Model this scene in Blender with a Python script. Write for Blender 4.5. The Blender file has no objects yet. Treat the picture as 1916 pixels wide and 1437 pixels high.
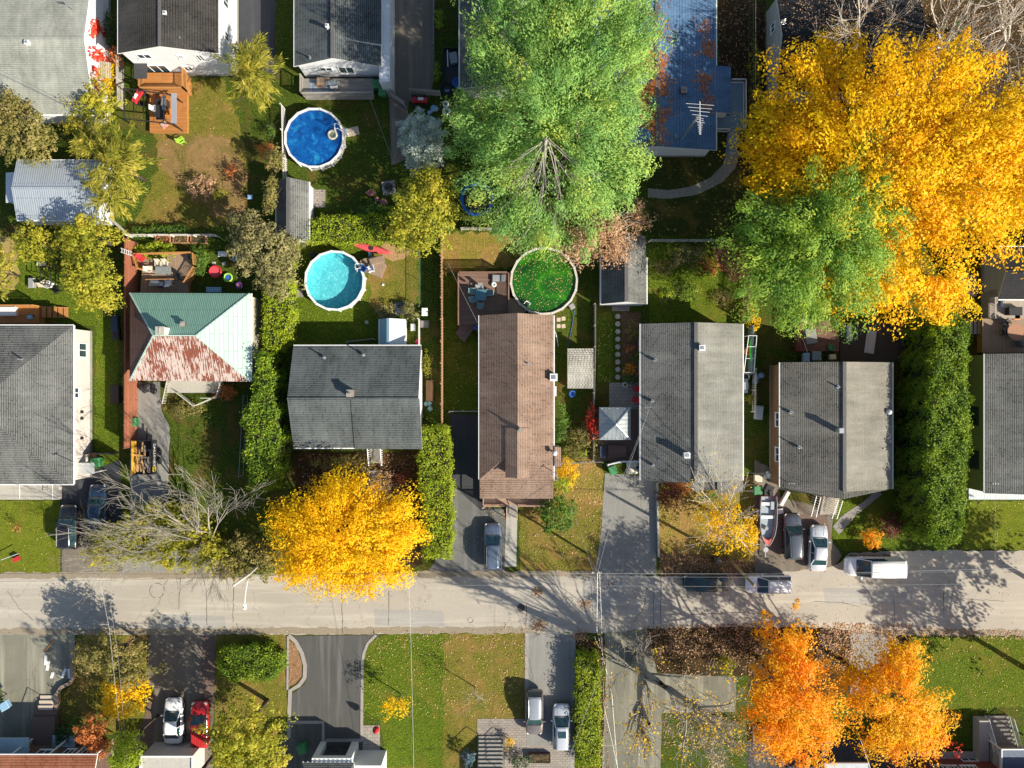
import bpy, math, random
import numpy as np
from mathutils import Vector, Matrix
R = random.Random(11)
NR = np.random.default_rng(5)
C = bpy.context.scene.collection
rad = math.radians

# ------------------------------------------------------------------ camera, light
H, F = 71.0, 18.0            # flying height in metres, photo pixels per metre on the ground
cam_d = bpy.data.cameras.new('camera'); cam = bpy.data.objects.new('camera', cam_d)
C.objects.link(cam); cam.location = (0, 0, H)
cam_d.sensor_width = 36; cam_d.lens = 36 * H / (1916 / F); cam_d.clip_end = 2000
bpy.context.scene.camera = cam
SUN_EL, SUN_AZ = 31.5, 120.5          # azimuth clockwise from +Y
sd = Vector((math.sin(rad(SUN_AZ)) * math.cos(rad(SUN_EL)), math.cos(rad(SUN_AZ)) * math.cos(rad(SUN_EL)), math.sin(rad(SUN_EL))))
sl = bpy.data.lights.new('sun', 'SUN'); sl.energy = 5.0; sl.angle = rad(0.55); sl.color = (1.0, 0.91, 0.76)
so = bpy.data.objects.new('sun', sl); so.rotation_euler = sd.to_track_quat('Z', 'Y').to_euler(); so.location = (40, -30, 60); C.objects.link(so)
w = bpy.data.worlds.new('World'); bpy.context.scene.world = w; w.use_nodes = True
wt = w.node_tree; wt.nodes.clear()
sky = wt.nodes.new('ShaderNodeTexSky'); sky.sky_type = 'NISHITA'; sky.sun_disc = False
sky.sun_elevation = rad(SUN_EL); sky.sun_rotation = rad(SUN_AZ)
bg = wt.nodes.new('ShaderNodeBackground'); bg.inputs[1].default_value = 0.082
wo = wt.nodes.new('ShaderNodeOutputWorld')
wt.links.new(sky.outputs[0], bg.inputs[0]); wt.links.new(bg.outputs[0], wo.inputs[0])
vs = bpy.context.scene.view_settings
vs.view_transform = 'Standard'; vs.look = 'None'; vs.gamma = 1; vs.exposure = 0.88
bpy.context.scene.cycles.max_bounces = 5
bpy.context.scene.cycles.use_denoising = True

def P(px, py, z=0.0):
    k = (H - z) / H / F
    return Vector(((px - 958) * k, (718.5 - py) * k, z))

# ------------------------------------------------------------------ materials
def nodes(name):
    m = bpy.data.materials.new(name); m.use_nodes = True
    t = m.node_tree; b = t.nodes['Principled BSDF']
    return m, t, b
def rgb(c): return (c[0], c[1], c[2], 1)
def N(t, kind, **kw):
    n = t.nodes.new(kind)
    for k, v in kw.items():
        if k in n.inputs: n.inputs[k].default_value = v
        else: setattr(n, k, v)
    return n
def coords(t, uv=False, scale=None, obj=False):
    if obj: g = t.nodes.new('ShaderNodeTexCoord'); o = g.outputs['Object']
    elif uv: g = t.nodes.new('ShaderNodeTexCoord'); o = g.outputs['UV']
    else: g = t.nodes.new('ShaderNodeNewGeometry'); o = g.outputs['Position']
    if scale:
        mp = t.nodes.new('ShaderNodeMapping'); mp.inputs['Scale'].default_value = scale
        t.links.new(o, mp.inputs[0]); o = mp.outputs[0]
    return o
def ramp(t, fac, stops):
    r = t.nodes.new('ShaderNodeValToRGB'); e = r.color_ramp.elements
    while len(e) < len(stops): e.new(0.5)
    for i, (p, c) in enumerate(stops):
        e[i].position = p; e[i].color = rgb(c) if len(c) == 3 else c
    t.links.new(fac, r.inputs[0]); return r.outputs[0]
def mix(t, fac, a, b, mode='MIX'):
    n = t.nodes.new('ShaderNodeMix'); n.data_type = 'RGBA'; n.blend_type = mode
    for i, v in ((0, fac), (6, a), (7, b)):
        if isinstance(v, (float, int)): n.inputs[i].default_value = v
        elif isinstance(v, tuple): n.inputs[i].default_value = rgb(v)
        else: t.links.new(v, n.inputs[i])
    return n.outputs[2]
def noise(t, co, scale, detail=4, rough=.6, dist=0):
    n = N(t, 'ShaderNodeTexNoise'); n.inputs['Scale'].default_value = scale; n.inputs['Detail'].default_value = detail
    n.inputs['Roughness'].default_value = rough; n.inputs['Distortion'].default_value = dist
    t.links.new(co, n.inputs['Vector']); return n.outputs['Fac']
def bump(t, b, h, dist=.05, strength=.6):
    n = t.nodes.new('ShaderNodeBump'); n.inputs['Distance'].default_value = dist; n.inputs['Strength'].default_value = strength
    t.links.new(h, n.inputs['Height']); t.links.new(n.outputs[0], b.inputs['Normal'])
_mc = {}
def M(name, c1, c2=None, scale=4, rough=.75, metal=0, bmp=0, spec=.35, coat=0, big=True):
    """plain surface with two scales of tonal wear"""
    if name in _mc: return _mc[name]
    m, t, b = nodes(name); c2 = c2 or tuple(x * .72 for x in c1)
    co = coords(t)
    f = noise(t, co, scale, 6)
    col = mix(t, ramp(t, f, [(.3, (0, 0, 0)), (.7, (1, 1, 1))]), c2, c1)
    if big:
        f2 = noise(t, co, scale * .13, 3)
        col = mix(t, ramp(t, f2, [(.35, (.0, .0, .0)), (.7, (.45, .45, .45))]), col, tuple((x * .6 + y * .4) * .8 for x, y in zip(c1, c2)))
    t.links.new(col, b.inputs['Base Color'])
    b.inputs['Roughness'].default_value = rough; b.inputs['Metallic'].default_value = metal
    b.inputs['Specular IOR Level'].default_value = spec; b.inputs['Coat Weight'].default_value = coat
    if bmp: bump(t, b, f, bmp)
    _mc[name] = m; return m
def shingle(name, c1, c2, row=.19, wid=1.5, dark=.45, blotch=.3, line=.16):
    """asphalt shingles: courses run across the slope, tabs vary in tone"""
    if name in _mc: return _mc[name]
    m, t, b = nodes(name); co = coords(t, uv=True)
    br = N(t, 'ShaderNodeTexBrick')
    sx = N(t, 'ShaderNodeSeparateXYZ'); t.links.new(co, sx.inputs[0])      # each course is staggered by its own amount
    dv = N(t, 'ShaderNodeMath', operation='DIVIDE'); t.links.new(sx.outputs[1], dv.inputs[0]); dv.inputs[1].default_value = row
    fl = N(t, 'ShaderNodeMath', operation='FLOOR'); t.links.new(dv.outputs[0], fl.inputs[0])
    wn = N(t, 'ShaderNodeTexWhiteNoise', noise_dimensions='1D'); t.links.new(fl.outputs[0], wn.inputs['W'])
    ma = N(t, 'ShaderNodeMath', operation='MULTIPLY_ADD'); t.links.new(wn.outputs['Value'], ma.inputs[0]); ma.inputs[1].default_value = wid * 2; t.links.new(sx.outputs[0], ma.inputs[2])
    cx = N(t, 'ShaderNodeCombineXYZ'); t.links.new(ma.outputs[0], cx.inputs[0]); t.links.new(sx.outputs[1], cx.inputs[1]); t.links.new(cx.outputs[0], br.inputs['Vector'])
    cm_ = tuple(x * .55 + y * .45 for x, y in zip(c1, c2))
    br.inputs['Color1'].default_value = rgb(c1); br.inputs['Color2'].default_value = rgb(cm_)
    br.inputs['Mortar'].default_value = rgb(tuple(x * dark for x in c2)); br.inputs['Scale'].default_value = 1
    br.inputs['Mortar Size'].default_value = row * line; br.inputs['Mortar Smooth'].default_value = .3
    br.inputs['Brick Width'].default_value = wid; br.inputs['Row Height'].default_value = row; br.inputs['Bias'].default_value = -.1
    g = coords(t)
    n1 = noise(t, g, 9, 3); n2 = noise(t, g, .35, 4)
    col = mix(t, .55, br.outputs[0], ramp(t, n1, [(.3, tuple(x * .45 for x in c1)), (.7, tuple(min(1, x * 1.5) for x in c1))]), 'OVERLAY')
    col = mix(t, ramp(t, n2, [(.3, (0, 0, 0)), (.75, (blotch,) * 3)]), col, tuple(min(1, x * 1.6 + .02) for x in c1))
    sm = t.nodes.new('ShaderNodeMapping'); sm.inputs['Scale'].default_value = (1.6, .22, 1); t.links.new(co, sm.inputs[0]); n5 = noise(t, sm.outputs[0], 1, 6, .65)
    col = mix(t, 1.0, col, ramp(t, n5, [(.3, (.74, .75, .74)), (.7, (1.12, 1.11, 1.08))]), 'MULTIPLY')
    t.links.new(col, b.inputs['Base Color']); b.inputs['Roughness'].default_value = .92; b.inputs['Specular IOR Level'].default_value = .2
    wv = N(t, 'ShaderNodeSeparateXYZ'); t.links.new(co, wv.inputs[0])
    md = N(t, 'ShaderNodeMath', operation='MODULO'); t.links.new(wv.outputs[1], md.inputs[0]); md.inputs[1].default_value = row
    ad = N(t, 'ShaderNodeMath', operation='MULTIPLY_ADD'); t.links.new(md.outputs[0], ad.inputs[0]); ad.inputs[1].default_value = -1 / row; t.links.new(n1, ad.inputs[2])
    bump(t, b, ad.outputs[0], .02, .8)
    _mc[name] = m; return m
def stripes(name, c1, c2, pitch, axis=0, rough=.6, metal=0, line=.12, dark=.35, rust=None, bd=.015, spec=.3):
    """planks, siding or metal ribs: joints every `pitch` metres of the surface's own u or v"""
    if name in _mc: return _mc[name]
    m, t, b = nodes(name); co = coords(t, uv=True)
    br = N(t, 'ShaderNodeTexBrick'); br.inputs['Scale'].default_value = 1
    mp = t.nodes.new('ShaderNodeMapping'); t.links.new(co, mp.inputs[0]); t.links.new(mp.outputs[0], br.inputs['Vector'])
    if axis == 0: mp.inputs['Rotation'].default_value = (0, 0, rad(90))
    br.inputs['Color1'].default_value = rgb(c1); br.inputs['Color2'].default_value = rgb(c2)
    br.inputs['Mortar'].default_value = rgb(tuple(x * dark for x in c2))
    br.inputs['Mortar Size'].default_value = pitch * line; br.inputs['Brick Width'].default_value = 3.4; br.inputs['Row Height'].default_value = pitch
    g = coords(t); n2 = noise(t, g, 1.3, 6)
    col = mix(t, ramp(t, n2, [(.3, (0, 0, 0)), (.75, (.4,) * 3)]), br.outputs[0], tuple(x * .7 for x in c2))
    if rust:
        n3 = noise(t, g, .5, 8, .72); n4 = N(t, 'ShaderNodeTexNoise'); n4.inputs['Scale'].default_value = 1
        mp2 = t.nodes.new('ShaderNodeMapping'); mp2.inputs['Scale'].default_value = (9, .9, 1) if axis == 0 else (.9, 9, 1)
        t.links.new(co, mp2.inputs[0]); t.links.new(mp2.outputs[0], n4.inputs['Vector']); n4.inputs['Detail'].default_value = 5
        s = N(t, 'ShaderNodeMath', operation='ADD'); t.links.new(n3, s.inputs[0]); t.links.new(n4.outputs[0], s.inputs[1])
        col = mix(t, ramp(t, s.outputs[0], [(rust[1] - .08, (0, 0, 0)), (rust[1] + .10, (1, 1, 1))]), col, rust[0])
    t.links.new(col, b.inputs['Base Color']); b.inputs['Roughness'].default_value = rough; b.inputs['Metallic'].default_value = metal
    b.inputs['Specular IOR Level'].default_value = spec
    bump(t, b, br.outputs['Fac'], -bd, .8)
    _mc[name] = m; return m
def pavers(name, c1, c2, bw=.4, bh=.2, dark=.5):
    if name in _mc: return _mc[name]
    m, t, b = nodes(name); co = coords(t)
    br = N(t, 'ShaderNodeTexBrick'); t.links.new(co, br.inputs['Vector']); br.inputs['Scale'].default_value = 1
    br.inputs['Color1'].default_value = rgb(c1); br.inputs['Color2'].default_value = rgb(c2); br.inputs['Mortar'].default_value = rgb(tuple(x * dark for x in c2))
    br.inputs['Mortar Size'].default_value = .022; br.inputs['Brick Width'].default_value = bw; br.inputs['Row Height'].default_value = bh
    n = noise(t, co, .6, 5)
    col = mix(t, ramp(t, n, [(.3, (0, 0, 0)), (.8, (.6,) * 3)]), br.outputs[0], tuple(x * .62 for x in c1))
    t.links.new(col, b.inputs['Base Color']); b.inputs['Roughness'].default_value = .9
    bump(t, b, br.outputs['Fac'], -.012); _mc[name] = m; return m
def grass(name, stops, scale=1.1, dry=(.30, .20, .07), dryness=.5, fine=22):
    """turf: blade-scale mottling, worn or dry patches of the ground itself"""
    if name in _mc: return _mc[name]
    m, t, b = nodes(name); co = coords(t)
    f = noise(t, co, fine * .45, 8, .78, .6); base = ramp(t, f, stops)
    p = noise(t, co, scale * .28, 6, .6, .8)
    col = mix(t, ramp(t, p, [(dryness, (0, 0, 0)), (dryness + .2, (.85,) * 3)]), base, mix(t, f, tuple(x * .5 for x in dry), tuple(min(1, x * 1.35) for x in dry)))
    q = noise(t, co, 1.6, 5)
    col = mix(t, ramp(t, q, [(.35, (.55,) * 3), (.62, (1,) * 3)]), mix(t, 1.0, col, (.55, .62, .5), 'MULTIPLY'), col)
    t.links.new(col, b.inputs['Base Color']); b.inputs['Roughness'].default_value = 1; b.inputs['Specular IOR Level'].default_value = .1
    bump(t, b, f, .22, 1.0); _mc[name] = m; return m
def asphalt(name, c, lo=.6, streak=0, fine=9, crack=.0, axis=0):
    if name in _mc: return _mc[name]
    m, t, b = nodes(name); co = coords(t)
    f = noise(t, co, fine, 8, .8); g = noise(t, co, .16, 6, .65, .5)
    col = mix(t, ramp(t, f, [(.3, (0, 0, 0)), (.7, (1, 1, 1))]), tuple(x * .78 for x in c), tuple(min(1, x * 1.15) for x in c))
    col = mix(t, ramp(t, g, [(.34, (0, 0, 0)), (.7, (.9,) * 3)]), tuple(x * lo for x in c), col) if False else mix(t, ramp(t, g, [(.34, (.8,) * 3), (.62, (0,) * 3)]), col, tuple(x * lo for x in c))
    if streak:
        s = noise(t, coords(t, scale=(1.2, .06, 1) if axis else (.05, 1.0, 1)), 1.0, 5)
        col = mix(t, ramp(t, s, [(.5, (0, 0, 0)), (.72, (streak,) * 3)]), col, tuple(min(1, x * 1.9 + .03) for x in c))
    if crack:
        v = N(t, 'ShaderNodeTexVoronoi', feature='DISTANCE_TO_EDGE'); v.inputs['Scale'].default_value = .16
        wob = noise(t, co, .9, 6, .7); ad = N(t, 'ShaderNodeVectorMath', operation='MULTIPLY_ADD')
        t.links.new(co, ad.inputs[0]); ad.inputs[1].default_value = (1, 1, 1)
        cb = N(t, 'ShaderNodeTexNoise'); cb.inputs['Scale'].default_value = .7; cb.inputs['Detail'].default_value = 6; t.links.new(co, cb.inputs['Vector'])
        sc = N(t, 'ShaderNodeVectorMath', operation='SCALE'); t.links.new(cb.outputs['Color'], sc.inputs[0]); sc.inputs['Scale'].default_value = 3.0
        t.links.new(sc.outputs[0], ad.inputs[2]); t.links.new(ad.outputs[0], v.inputs['Vector'])
        col = mix(t, ramp(t, v.outputs['Distance'], [(.0, (crack,) * 3), (.012, (0,) * 3)]), col, tuple(x * .3 for x in c))
    t.links.new(col, b.inputs['Base Color']); b.inputs['Roughness'].default_value = .88; b.inputs['Specular IOR Level'].default_value = .3
    bump(t, b, f, .02, .7); _mc[name] = m; return m
def leafmat(name, stops, trans=.35, tcol=1.15, rough=.6, sat=1):
    """leaves: hue by a per-leaf value, partly translucent"""
    if name in _mc: return _mc[name]
    m, t, b = nodes(name)
    a = N(t, 'ShaderNodeAttribute', attribute_name='r')
    col = ramp(t, a.outputs['Fac'], stops)
    t.links.new(col, b.inputs['Base Color']); b.inputs['Roughness'].default_value = rough; b.inputs['Specular IOR Level'].default_value = .25
    tr = N(t, 'ShaderNodeBsdfTranslucent'); mx = N(t, 'ShaderNodeMixShader'); mx.inputs[0].default_value = trans
    c2 = mix(t, 1.0, col, (tcol, tcol, tcol * .7), 'MULTIPLY')
    t.links.new(c2, tr.inputs[0]); t.links.new(b.outputs[0], mx.inputs[1]); t.links.new(tr.outputs[0], mx.inputs[2])
    t.links.new(mx.outputs[0], t.nodes['Material Output'].inputs[0]); _mc[name] = m; return m
def paint(name, c, rough=.22, metal=.0):
    if name in _mc: return _mc[name]
    m, t, b = nodes(name); n = noise(t, coords(t), 5, 5)
    t.links.new(mix(t, ramp(t, n, [(.3, (0, 0, 0)), (.8, (.25,) * 3)]), c, tuple(x * .8 + .03 for x in c)), b.inputs['Base Color'])
    b.inputs['Roughness'].default_value = rough; b.inputs['Metallic'].default_value = metal; b.inputs['Coat Weight'].default_value = .6; b.inputs['Coat Roughness'].default_value = .08
    _mc[name] = m; return m
def glassm(name='window_glass', c=(.03, .05, .06), rough=.08):
    if name in _mc: return _mc[name]
    m, t, b = nodes(name); n = noise(t, coords(t), 1.5, 3)
    t.links.new(mix(t, n, tuple(x * .5 for x in c), tuple(x * 1.5 for x in c)), b.inputs['Base Color'])
    b.inputs['Roughness'].default_value = rough; b.inputs['Specular IOR Level'].default_value = .8; _mc[name] = m; return m

# ------------------------------------------------------------------ mesh building
def empty(name, loc=(0, 0, 0), rz=0):
    o = bpy.data.objects.new(name, None); C.objects.link(o); o.location = loc; o.rotation_euler = (0, 0, rz); o.empty_display_size = .2; return o
def tag(o, label=None, cat=None, group=None, kind=None):
    if label: o['label'] = label
    if cat: o['category'] = cat
    if group: o['group'] = group
    if kind: o['kind'] = kind
    return o
def thing(name, label, cat, loc=(0, 0, 0), rz=0, group=None):
    return tag(empty(name, loc, rz), label, cat, group)
def worldloc(o):
    v = Vector((0, 0, 0))
    while o is not None:
        v = v + o.location; o = o.parent
    return v
class MB:
    """collects faces; build() links them as one mesh object"""
    def __init__(s): s.v = []; s.f = []; s.m = []
    def face(s, pts, m=0):
        i = len(s.v); s.v += [tuple(p) for p in pts]; s.f.append(tuple(range(i, i + len(pts)))); s.m.append(m); return s
    def hexa(s, q, m=0):
        i = len(s.v); s.v += [tuple(p) for p in q]
        for f in ((0, 3, 2, 1), (4, 5, 6, 7), (0, 1, 5, 4), (1, 2, 6, 5), (2, 3, 7, 6), (3, 0, 4, 7)):
            s.f.append(tuple(i + k for k in f)); s.m.append(m)
        return s
    def box(s, x0, x1, y0, y1, z0, z1, m=0):
        if x0 > x1: x0, x1 = x1, x0
        if y0 > y1: y0, y1 = y1, y0
        return s.hexa([(x0, y0, z0), (x1, y0, z0), (x1, y1, z0), (x0, y1, z0), (x0, y0, z1), (x1, y0, z1), (x1, y1, z1), (x0, y1, z1)], m)
    def obox(s, c, size, rz=0, m=0, rx=0, ry=0):
        mt = Matrix.Translation(c) @ Matrix.Rotation(rz, 4, 'Z') @ Matrix.Rotation(ry, 4, 'Y') @ Matrix.Rotation(rx, 4, 'X')
        a, b, d = size[0] / 2, size[1] / 2, size[2] / 2
        return s.hexa([mt @ Vector(p) for p in ((-a, -b, -d), (a, -b, -d), (a, b, -d), (-a, b, -d), (-a, -b, d), (a, -b, d), (a, b, d), (-a, b, d))], m)
    def beam(s, p, q, w, h=None, m=0):
        """square bar from p to q"""
        p, q = Vector(p), Vector(q); d = q - p; L = d.length
        if L < 1e-6: return s
        d /= L; up = Vector((0, 0, 1)) if abs(d.z) < .95 else Vector((1, 0, 0))
        u = d.cross(up).normalized(); v = u.cross(d); h = h or w; a = u * w / 2; b = v * h / 2
        return s.hexa([p - a - b, p + a - b, q + a - b, q - a - b, p - a + b, p + a + b, q + a + b, q - a + b], m)
    def tube(s, pts, rads, n=6, m=0, cap=True):
        pts = [Vector(p) for p in pts]
        if isinstance(rads, (int, float)): rads = [rads] * len(pts)
        base = len(s.v)
        for i, p in enumerate(pts):
            d = (pts[min(i + 1, len(pts) - 1)] - pts[max(i - 1, 0)]).normalized()
            up = Vector((0, 0, 1)) if abs(d.z) < .9 else Vector((1, 0, 0))
            u = d.cross(up).normalized(); v = u.cross(d)
            for k in range(n):
                a = 2 * math.pi * k / n; s.v.append(tuple(p + (u * math.cos(a) + v * math.sin(a)) * rads[i]))
        for i in range(len(pts) - 1):
            for k in range(n):
                a = base + i * n + k; b = base + i * n + (k + 1) % n
                s.f.append((a, b, b + n, a + n)); s.m.append(m)
        if cap:
            s.f.append(tuple(base + k for k in reversed(range(n)))); s.m.append(m)
            e = base + (len(pts) - 1) * n; s.f.append(tuple(e + k for k in range(n))); s.m.append(m)
        return s
    def prism(s, poly, z0, z1, m=0, mside=None):
        """vertical prism over a 2-D outline (counter-clockwise or not)"""
        a = sum(poly[i][0] * poly[(i + 1) % len(poly)][1] - poly[(i + 1) % len(poly)][0] * poly[i][1] for i in range(len(poly)))
        if a < 0: poly = list(reversed(poly))
        n = len(poly); i = len(s.v); mside = m if mside is None else mside
        s.v += [(p[0], p[1], z0) for p in poly] + [(p[0], p[1], z1) for p in poly]
        s.f.append(tuple(i + n + k for k in range(n))); s.m.append(m)
        s.f.append(tuple(i + k for k in reversed(range(n)))); s.m.append(mside)
        for k in range(n):
            l = (k + 1) % n; s.f.append((i + k, i + l, i + n + l, i + n + k)); s.m.append(mside)
        return s
    def disc(s, c, r, z0, z1, n=16, m=0, r2=None):
        r2 = r if r2 is None else r2; i = len(s.v)
        for (z, q) in ((z0, r), (z1, r2)):
            for k in range(n):
                a = 2 * math.pi * k / n; s.v.append((c[0] + q * math.cos(a), c[1] + q * math.sin(a), z))
        s.f.append(tuple(i + k for k in reversed(range(n)))); s.m.append(m); s.f.append(tuple(i + n + k for k in range(n))); s.m.append(m)
        for k in range(n): l = (k + 1) % n; s.f.append((i + k, i + l, i + n + l, i + n + k)); s.m.append(m)
        return s
    def dome(s, c, r, h, n=14, k=4, m=0):
        prev = None
        for j in range(k + 1):
            a = math.pi / 2 * j / k; rr = max(r * math.cos(a), .005); z = c[2] + h * math.sin(a)
            ring = [len(s.v) + i for i in range(n)]
            s.v += [(c[0] + rr * math.cos(2 * math.pi * i / n), c[1] + rr * math.sin(2 * math.pi * i / n), z) for i in range(n)]
            if prev:
                for i in range(n): l = (i + 1) % n; s.f.append((prev[i], prev[l], ring[l], ring[i])); s.m.append(m)
            prev = ring
        s.f.append(tuple(prev)); s.m.append(m); return s
    def loft(s, rings, m=0, closed=True, caps=True):
        n = len(rings[0]); base = len(s.v)
        for r_ in rings: s.v += [tuple(p) for p in r_]
        for i in range(len(rings) - 1):
            for k in range(n if closed else n - 1):
                l = (k + 1) % n; a = base + i * n
                s.f.append((a + k, a + l, a + n + l, a + n + k)); s.m.append(m)
        if caps:
            s.f.append(tuple(base + k for k in reversed(range(n)))); s.m.append(m)
            e = base + (len(rings) - 1) * n; s.f.append(tuple(e + k for k in range(n))); s.m.append(m)
        return s
    def build(s, name, mats, parent=None, local=False, smooth=False, uv=True):
        me = bpy.data.meshes.new(name)
        off = Vector((0, 0, 0)) if (local or parent is None) else worldloc(parent)
        me.from_pydata([(a[0] - off.x, a[1] - off.y, a[2] - off.z) for a in s.v], [], s.f)
        for mt in (mats if isinstance(mats, (list, tuple)) else [mats]): me.materials.append(mt)
        me.polygons.foreach_set('material_index', s.m)
        if smooth: me.polygons.foreach_set('use_smooth', [True] * len(s.f))
        me.update()
        if uv and s.f:
            ul = me.uv_layers.new(name='uv'); d = np.zeros(len(me.loops) * 2, 'f')
            vi = 0
            for p in me.polygons:
                n = p.normal
                if abs(n.z) > .995: u = Vector((1, 0, 0)); v = Vector((0, 1, 0))
                else: u = Vector((-n.y, n.x, 0)).normalized(); v = n.cross(u)
                for li in p.loop_indices:
                    q = me.vertices[me.loops[li].vertex_index].co + off
                    d[li * 2] = q.dot(u); d[li * 2 + 1] = q.dot(v)
            ul.data.foreach_set('uv', d)
        o = bpy.data.objects.new(name, me); C.objects.link(o)
        if parent is not None: o.parent = parent
        return o
def copy_tree(o, parent=None):
    c = o.copy(); C.objects.link(c); c.parent = parent
    for ch in o.children: copy_tree(ch, c)
    return c
def wobbly(poly, step=.6, amp=.18, seed=0):
    """outline in world metres subdivided and roughened"""
    rr = random.Random(seed); out = []
    for i in range(len(poly)):
        a, b = Vector(poly[i][:2]), Vector(poly[(i + 1) % len(poly)][:2]); n = max(1, int((b - a).length / step))
        nr = Vector((-(b - a).y, (b - a).x)).normalized() if (b - a).length > 0 else Vector((0, 0))
        for k in range(n):
            p = a.lerp(b, k / n) + nr * rr.uniform(-amp, amp); out.append((p.x, p.y))
    return out
def sheet(name, pts, m, z, amp=0, label=None, seed=1, kind='structure', thick=None, base=None):
    """a ground patch lying a few mm above what is below; pts in photo pixels"""
    poly = [P(*p)[:2] for p in pts]
    if amp: poly = wobbly(poly, .5, amp, seed)
    mb = MB()
    if thick: mb.prism(poly, -.05, z)
    else:
        a = sum(poly[i][0] * poly[(i + 1) % len(poly)][1] - poly[(i + 1) % len(poly)][0] * poly[i][1] for i in range(len(poly)))
        if a < 0: poly = list(reversed(poly))
        mb.face([(p[0], p[1], z) for p in poly])
    o = mb.build(name, m); tag(o, label, None, None, kind); return o
def arc(cx, cy, r, a0, a1, n=8):
    return [(cx + r * math.cos(rad(a0 + (a1 - a0) * i / n)), cy - r * math.sin(rad(a0 + (a1 - a0) * i / n))) for i in range(n + 1)]
# ------------------------------------------------------------------ setting
G_BASE = grass('turf_mixed', [(.37, (.008, .017, .004)), (.5, (.05, .085, .011)), (.62, (.19, .25, .03))], dry=(.17, .11, .035), dryness=.5)
G_LUSH = grass('turf_lush', [(.37, (.014, .032, .004)), (.5, (.08, .13, .011)), (.62, (.26, .33, .028))], dry=(.24, .20, .035), dryness=.52)
G_LIME = grass('turf_lime', [(.35, (.05, .075, .008)), (.5, (.15, .19, .016)), (.64, (.30, .33, .035))], dry=(.24, .21, .04), dryness=.55)
G_TAN = grass('turf_tan', [(.36, (.06, .065, .012)), (.5, (.23, .20, .035)), (.63, (.50, .40, .09))], dry=(.42, .25, .09), dryness=.42)
G_OCHRE = grass('turf_ochre', [(.36, (.04, .05, .01)), (.5, (.16, .16, .025)), (.63, (.36, .31, .06))], dry=(.36, .22, .075), dryness=.46)
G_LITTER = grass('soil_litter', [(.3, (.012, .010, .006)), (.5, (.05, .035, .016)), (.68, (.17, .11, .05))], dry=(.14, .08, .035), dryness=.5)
G_SOIL = M('bare_soil', (.16, .09, .045), (.06, .035, .02), 6, bmp=.03)
A_ROAD = asphalt('asphalt_worn', (.385, .352, .295), lo=.84, streak=.3, crack=.3, fine=7)
A_DARK = asphalt('asphalt_new', (.085, .085, .08), lo=.75, streak=.5, fine=8, axis=1)
A_BLACK = asphalt('asphalt_sealed', (.05, .053, .06), lo=.7, streak=.35, fine=5, axis=1)
A_GREY = asphalt('asphalt_grey', (.24, .235, .215), lo=.78, streak=.15, crack=.35, axis=1)
A_OLD = asphalt('asphalt_old', (.20, .195, .15), lo=.6, streak=.55, crack=.4, axis=1)
A_BROWN = asphalt('asphalt_brown', (.17, .145, .115), lo=.75, streak=.3, axis=1)
CONC = M('concrete', (.42, .41, .36), (.33, .31, .27), 5, .9, bmp=.01)
CONC_D = M('concrete_aged', (.30, .29, .26), (.19, .18, .16), 4, .9, bmp=.015)
CURB = M('paver_curb', (.36, .34, .31), (.24, .22, .20), 9, .9)
PAV = pavers('patio_pavers', (.36, .33, .28), (.26, .23, .20), .5, .35)
PAV_B = pavers('brick_pavers', (.23, .15, .115), (.15, .105, .085), .22, .11)
PAV_G = pavers('grey_pavers', (.33, .29, .25), (.25, .22, .19), .5, .25)

def st(o): return tag(o, kind='structure')
gmb = MB(); gmb.face([(-400, -400, 0), (400, -400, 0), (400, 400, 0), (-400, 400, 0)]); st(gmb.build('ground', G_BASE))

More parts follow.
